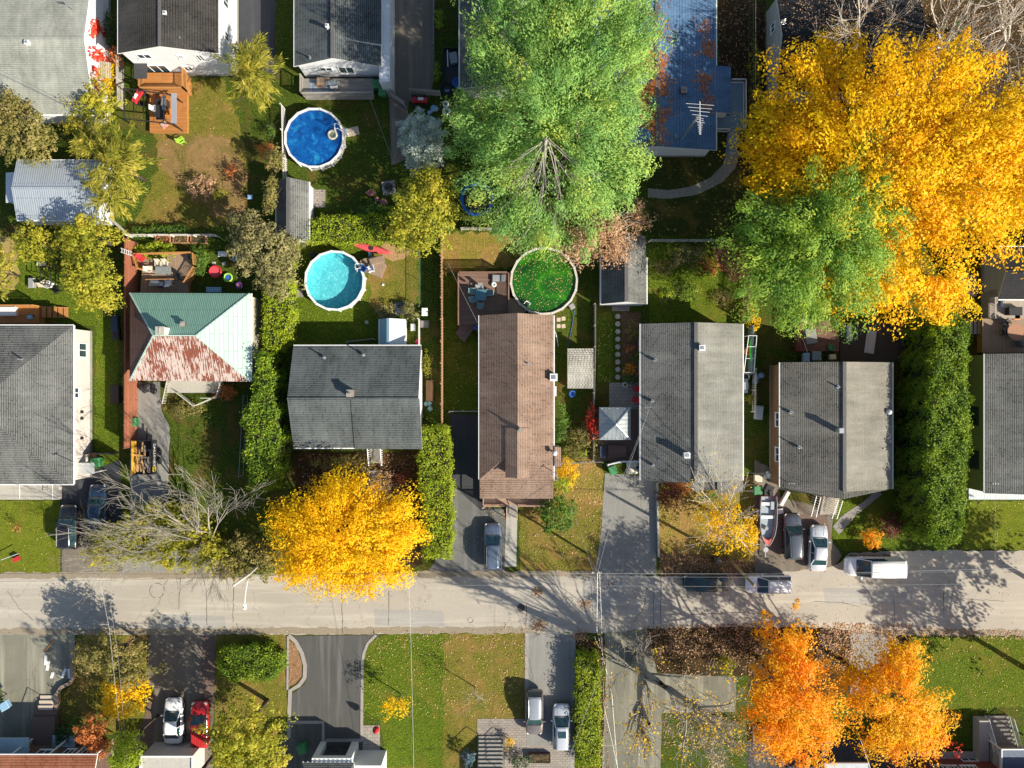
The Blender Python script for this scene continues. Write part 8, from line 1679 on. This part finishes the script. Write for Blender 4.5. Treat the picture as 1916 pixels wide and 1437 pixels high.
# brown deck furniture
table('teal patio table on the dark brown deck', 900, 552, 1.1, 1.1, 0, M('blue_glass', (.10,.22,.28), (.07,.16,.2), 4, .2), 1.0); chair('teal chair west of the patio table, upper', 885, 545, 0, TEAL, 1.0); chair('teal chair west of the patio table, lower', 886, 560, 10, TEAL, 1.0); chair('teal chair south of the patio table', 899, 571, 85, TEAL, 1.0); chair('teal chair east of the patio table', 916, 548, 180, TEAL, 1.0); chair('pale chair north of the patio table', 899, 539, 270, GRY, 1.0); umbrella('grey folded parasol standing in the teal patio table', 890, 533, GRY, 1.0, 2.3); boxobj('sun_lounger', 'pale grey lounge cushion in the deck corner near the algae pool', 'lounger', 933, 520, 1.3, .65, .35, GRY, 0, 1.0); tub('flower_pot', 'purple flower pot in the north corner of the dark brown deck', 'pot', 887, 520, .22, .35, col('plum', (.12,.04,.14)), col('plum', (.12,.04,.14)), 10)
tub('white_bowl', 'white round bowl on the dark brown deck beside the lounge cushion', 'bowl', 924, 532, .2, 1.25, WHT, WHT, 10); tub('blue_pail', 'blue pail under the eave of the brown bungalow by the deck', 'pail', 892, 613, .2, 1.2, BLU, BLU, 10); bin_('blue wheelie bin against the brown bungalow on the black drive', 900, 785, BLU, 0, .6, 1.1)
tub('blue_pot', 'blue planter below the mottled flat shed', 'pot', 1071, 737, .3, .5, BLU, BLU, 10)
# grey bungalow surroundings
chair('red folding chair on the patio beside the grey bungalow, upper', 1190, 728, 200, REDC, 0); chair('red folding chair on the patio beside the grey bungalow, lower', 1187, 747, 160, REDC, 0); tub('hose_reel', 'coiled hose by the garden bed patio corner', 'hose', 1181, 712, .25, .2, GRY, BLK, 12); tub('straw_pot', 'straw-coloured pot on the patio pavers', 'pot', 1170, 720, .22, .3, CRM, G_SOIL, 10)
bin_('green wheelie bin lying askew before the white barrier', 1147, 880, GRN, 20, .8, 1.0); bagpile('cardboard_heap', 'heap of cardboard and junk by the white barrier', 'cardboard', 1183, 876, .7, CRM, 5); boxobj('water_barrel', 'dark kayak-like barrel at the brick terrace', 'barrel', 1127, 845, .5, 1.2, .8, col('night', (.04,.06,.09))); boxobj('patio_box', 'dark brown box on the brick terrace', 'box', 1155, 845, 1.9, 1.3, .25, DK_B)
# kayak rack
t = thing('canoe_rack', 'white pipe rack beside the grey bungalow holding kayaks', 'rack', P(1405, 662)); q = [P(x, y, 1.7) for x, y in ((1401,628),(1416,628),(1411,697),(1392,697))]
m = MB(); [m.beam(q[i], q[(i + 1) % 4], .06) for i in range(4)]; [m.beam(q[0].lerp(q[3], f), q[1].lerp(q[2], f), .05) for f in (.3, .62)]; m.build('top_frame', WMETAL, t)
for v in q: m = MB(); m.beam((v.x, v.y, 0), v, .06); m.build('leg', WMETAL, t)
kayak('kayak', 'bright green kayak standing in the white pipe rack', 1407, 660, .9, rad(93), 3.4, .6, col('kayak_green', (.06,.5,.04))); tub('orange_tub', 'ochre round tub in the white pipe rack', 'tub', 1401, 657, .32, 1.0, ORG, ORG); bagpile('rubbish_bags', 'pale blue bags behind the narrow rail fence', 'bags', 1420, 708, .5, LBL, 5); bbq('black barbecue in the alley right of the grey bungalow', 1396, 722, 90, 0); tub('grey_drum', 'dark drum north of the alley barbecue', 'drum', 1396, 705, .35, .7, GRY, BLK); boxobj('cooler_box', 'pale grey cooler in the alley right of the grey bungalow', 'box', 1421, 772, .8, 1.4, .5, col('ice', (.42,.47,.5)), -5); bin_('green wheelie bin behind the open boat', 1419, 918, GRN, 0, .85, 1.0); boxobj('cardboard_box', 'brown cardboard box by the boat driveway', 'box', 1419, 895, .8, .7, .4, CRM); bagpile('rubbish_bags', 'white bags against the taupe house corner', 'bags', 1436, 890, .5, WHT, 5)
boxobj('door_panel', 'black panel leaning above the boat motor', 'panel', 1438, 920, .9, 1.3, .15, BLK, -28); boxobj('towing_jack', 'white engine hoist standing by the boat stern', 'hoist', 1469, 933, .35, 1.6, .5, WHT, -30); boxobj('battery_box', 'white box next to the graphite wagon nose', 'box', 1460, 957, .6, .5, .3, WHT, 10)
bin_('dark wheelie bin on the leaf mulch by the wooden pole', 1344, 1050, BLK, 30, .7, 1.0)
# behind taupe house
boxobj('white_bench', 'white ribbed panel lying on the dark terrace', 'panel', 1629, 640, .95, 2.3, .25, stripes('white_ribs', (.60,.63,.65), (.5,.53,.55), .12, 0, .5, line=.1, dark=.6), -8); boxobj('deck_box', 'pale blue box against the taupe roof edge', 'box', 1510, 669, .6, .9, .6, LBL, 0, .6); boxobj('deck_box', 'blue-grey square table top beside the pale blue box', 'box', 1529, 666, .9, .9, .6, col('slate_blue', (.2,.27,.33)), 0, .6); boxobj('deck_box', 'beige stool on the maroon-edged deck by the roof', 'stool', 1559, 668, .6, .5, .5, CRM, 0, .6); tub('green_chair', 'green bucket seat on the maroon-edged deck', 'seat', 1556, 650, .28, .9, GRN, GRN, 10); boxobj('deck_box', 'beige crate at the north corner of the maroon-edged deck', 'crate', 1507, 599, .5, .5, .4, CRM, 20, .6); boxobj('orange_crate', 'orange crate at the hedge end of the dark terrace', 'crate', 1687, 609, .45, .4, .4, ORG); boxobj('grey_crate', 'grey low crate below the orange crate', 'crate', 1692, 619, 1.0, .45, .3, GRY); chair('wicker chair in shade west of the tall dark hedge', 1690, 632, 90, BLK); boxobj('glass_table', 'oval grey table on the maroon-edged deck', 'table', 1518, 628, 1.1, 1.6, .5, M('grey_glass_top', (.3,.3,.3), (.2,.2,.2), 3, .2), 10, .6); boxobj('white_ladder', 'white folded laundry rack beneath the yellow boughs', 'rack', 1591, 622, .4, 1.5, .8, WHT, 5)
# right edge deck
table('round brown wicker table on the right edge deck', 1901, 620, 1.7, 1.7, 0, M('wicker_top', (.38,.20,.12), (.3,.15,.09), 12, .7), 1.0, .75, True); chair('black armchair north-west of the round brown table', 1882, 604, -40, BLK, 1.0); chair('black armchair south of the round brown table', 1905, 643, 95, BLK, 1.0); chair('black armchair west of the round brown table', 1880, 622, 0, BLK, 1.0); chair('dark blue lounge seat on the pale upper deck', 1872, 568, 0, col('navy', (.03,.05,.1)), 1.3); boxobj('sofa', 'dark cushioned sofa on the pale upper deck', 'sofa', 1901, 582, 1.4, .8, .6, BLK, 0, 1.3); boxobj('terracotta_pot', 'square terracotta pot beside the dark sofa', 'pot', 1904, 593, .6, .5, .3, ORG, 0, 1.0); boxobj('pale_ground_board', 'pale stone table under the tips of the golden maple', 'board', 1812, 534, 1.7, 2.2, .1, M('pale_stone', (.48,.46,.40), (.38,.36,.31), 6, .9))
boxobj('storage_box', 'dark ribbed bench beside the pale stone table', 'box', 1786, 527, 1.2, .5, .4, GRY)
# bottom
t = thing('closed_parasol', 'closed red parasol on the paved corner at the end of the new driveway', 'parasol', P(699, 1367)); p = P(702, 1370, 2.3); m = MB(); m.tube([(p.x, p.y, 0), (p.x, p.y, 2.5)], .03, 6); m.build('pole', METAL, t); m = MB(); m.tube([(p.x, p.y, 1.75), (p.x, p.y, 2.1), (p.x, p.y, 2.5)], [.36, .3, .04], 12); m.build('canopy', REDC, t)
sheet('patio', [(679,1357),(711,1357),(711,1403),(679,1403)], PAV, .034)
def lumber(label, px, py, L_, w_, ang, c, group=None):
    p = P(px, py); t = thing('loose_board', label, 'board', (p.x, p.y, 0), rad(ang), group); m = MB(); m.hexa([(-L_ / 2, -w_ / 2, .03), (L_ / 2, -w_ / 2, .03), (L_ / 2, w_ / 2, .03), (-L_ / 2, w_ / 2, .03), (-L_ / 2, -w_ / 2, .09), (L_ / 2, -w_ / 2 + .02, .09), (L_ / 2, w_ / 2 - .02, .09), (-L_ / 2, w_ / 2, .09)]); m.build('board', c, t, local=True)
for x, y, a_, lb in ((86,1235,88,'northernmost white panel piece on the old grey drive'),(90,1245,80,'white panel piece touching the northernmost one on the old drive'),(98,1263,75,'lone short white panel piece on the old drive'),(120,1259,65,'white panel piece leaning nearest the kerb wall'),(130,1260,95,'white panel piece hugging the curved kerb wall')): lumber(lb, x, y, 1.0 if y != 1263 else .65, .28, a_, WHT)
lumber('orange-brown plank lying diagonally on the old grey drive', 94, 1207, 1.4, .1, 50, POST_O)
t = thing('block_steps', 'dark brick stair with two cream treads beside the old grey drive', 'stairs', P(95, 1335)); a = P(77, 1300); m = MB()
for k in range(3): m.box(a.x, a.x + 1.5, a.y - .45 * (k + 1), a.y - .45 * k - .003, 0, .16 * (k + 1))
m.build('tread', M('cream_tread', (.52,.44,.36), (.42,.35,.28), 7, .9), t); m = MB(); m.box(a.x - .15, a.x + 2.0, a.y - 1.9, a.y - 1.36, 0, .55); m.box(a.x - .4, a.x + 1.9, a.y - 5.5, a.y - 1.903, 0, .75); m.build('landing', PAV_B, t); m = MB(); m.beam((a.x - .05, a.y, .1), (a.x - .05, a.y, 1.0), .05); m.beam((a.x - .05, a.y, 1.0), (a.x - .05, a.y - 1.9, 1.4), .05); m.build('handrail', BLACKM, t)
boxobj('bay_canopy', 'pale blue metal awning at the left edge above the brick house', 'awning', 6, 1322, .9, .8, .5, LBL, 30, 1.5)
t = thing('mail_post', 'white and red garden stake sign on the lime lawn at the left edge', 'sign', P(5, 1047)); m = MB(); m.beam(P(2, 1048, .7), P(34, 1036, .9), .05); m.build('arm', WMETAL, t); m = MB(); q = P(31, 1046, .4); m.obox(q, (.6, .4, .3), .5); m.build('red_cap', REDC, t)
bare('maple_sapling', 'tiny russet sapling staked on the lime front lawn', 'tree', (38, 985), [(32,990,1.6,.025),(25,985,1.4,.02),(40,998,1.3,.02)], BARK_D, 1, .01, (2, 3), 'rust', 60, .14)
boxobj('planter_plot', 'white-edged square plot at the foot of the left orange maple', 'frame', 1425, 1375, 1.9, 1.8, .35, M('leafy_box', (.25,.12,.07), (.1,.06,.04), 7, .95)); lumber('white beam below the white-edged plot', 1440, 1383, 3.6, .18, 0, WHT); tub('white_tub', 'dark tub on the black drive under the left orange maple', 'tub', 1470, 1430, .35, .6, BLK, ORG)
boxobj('wheelbarrow_bin', 'green bin at the corner of the modern house', 'bin', 563, 1404, .9, .9, 1.0, GRN, 20)
planter('raised bed by the bottom middle patio', 1010, 1420, 2.2, .9, 'dark', W_DBRICK, .5)
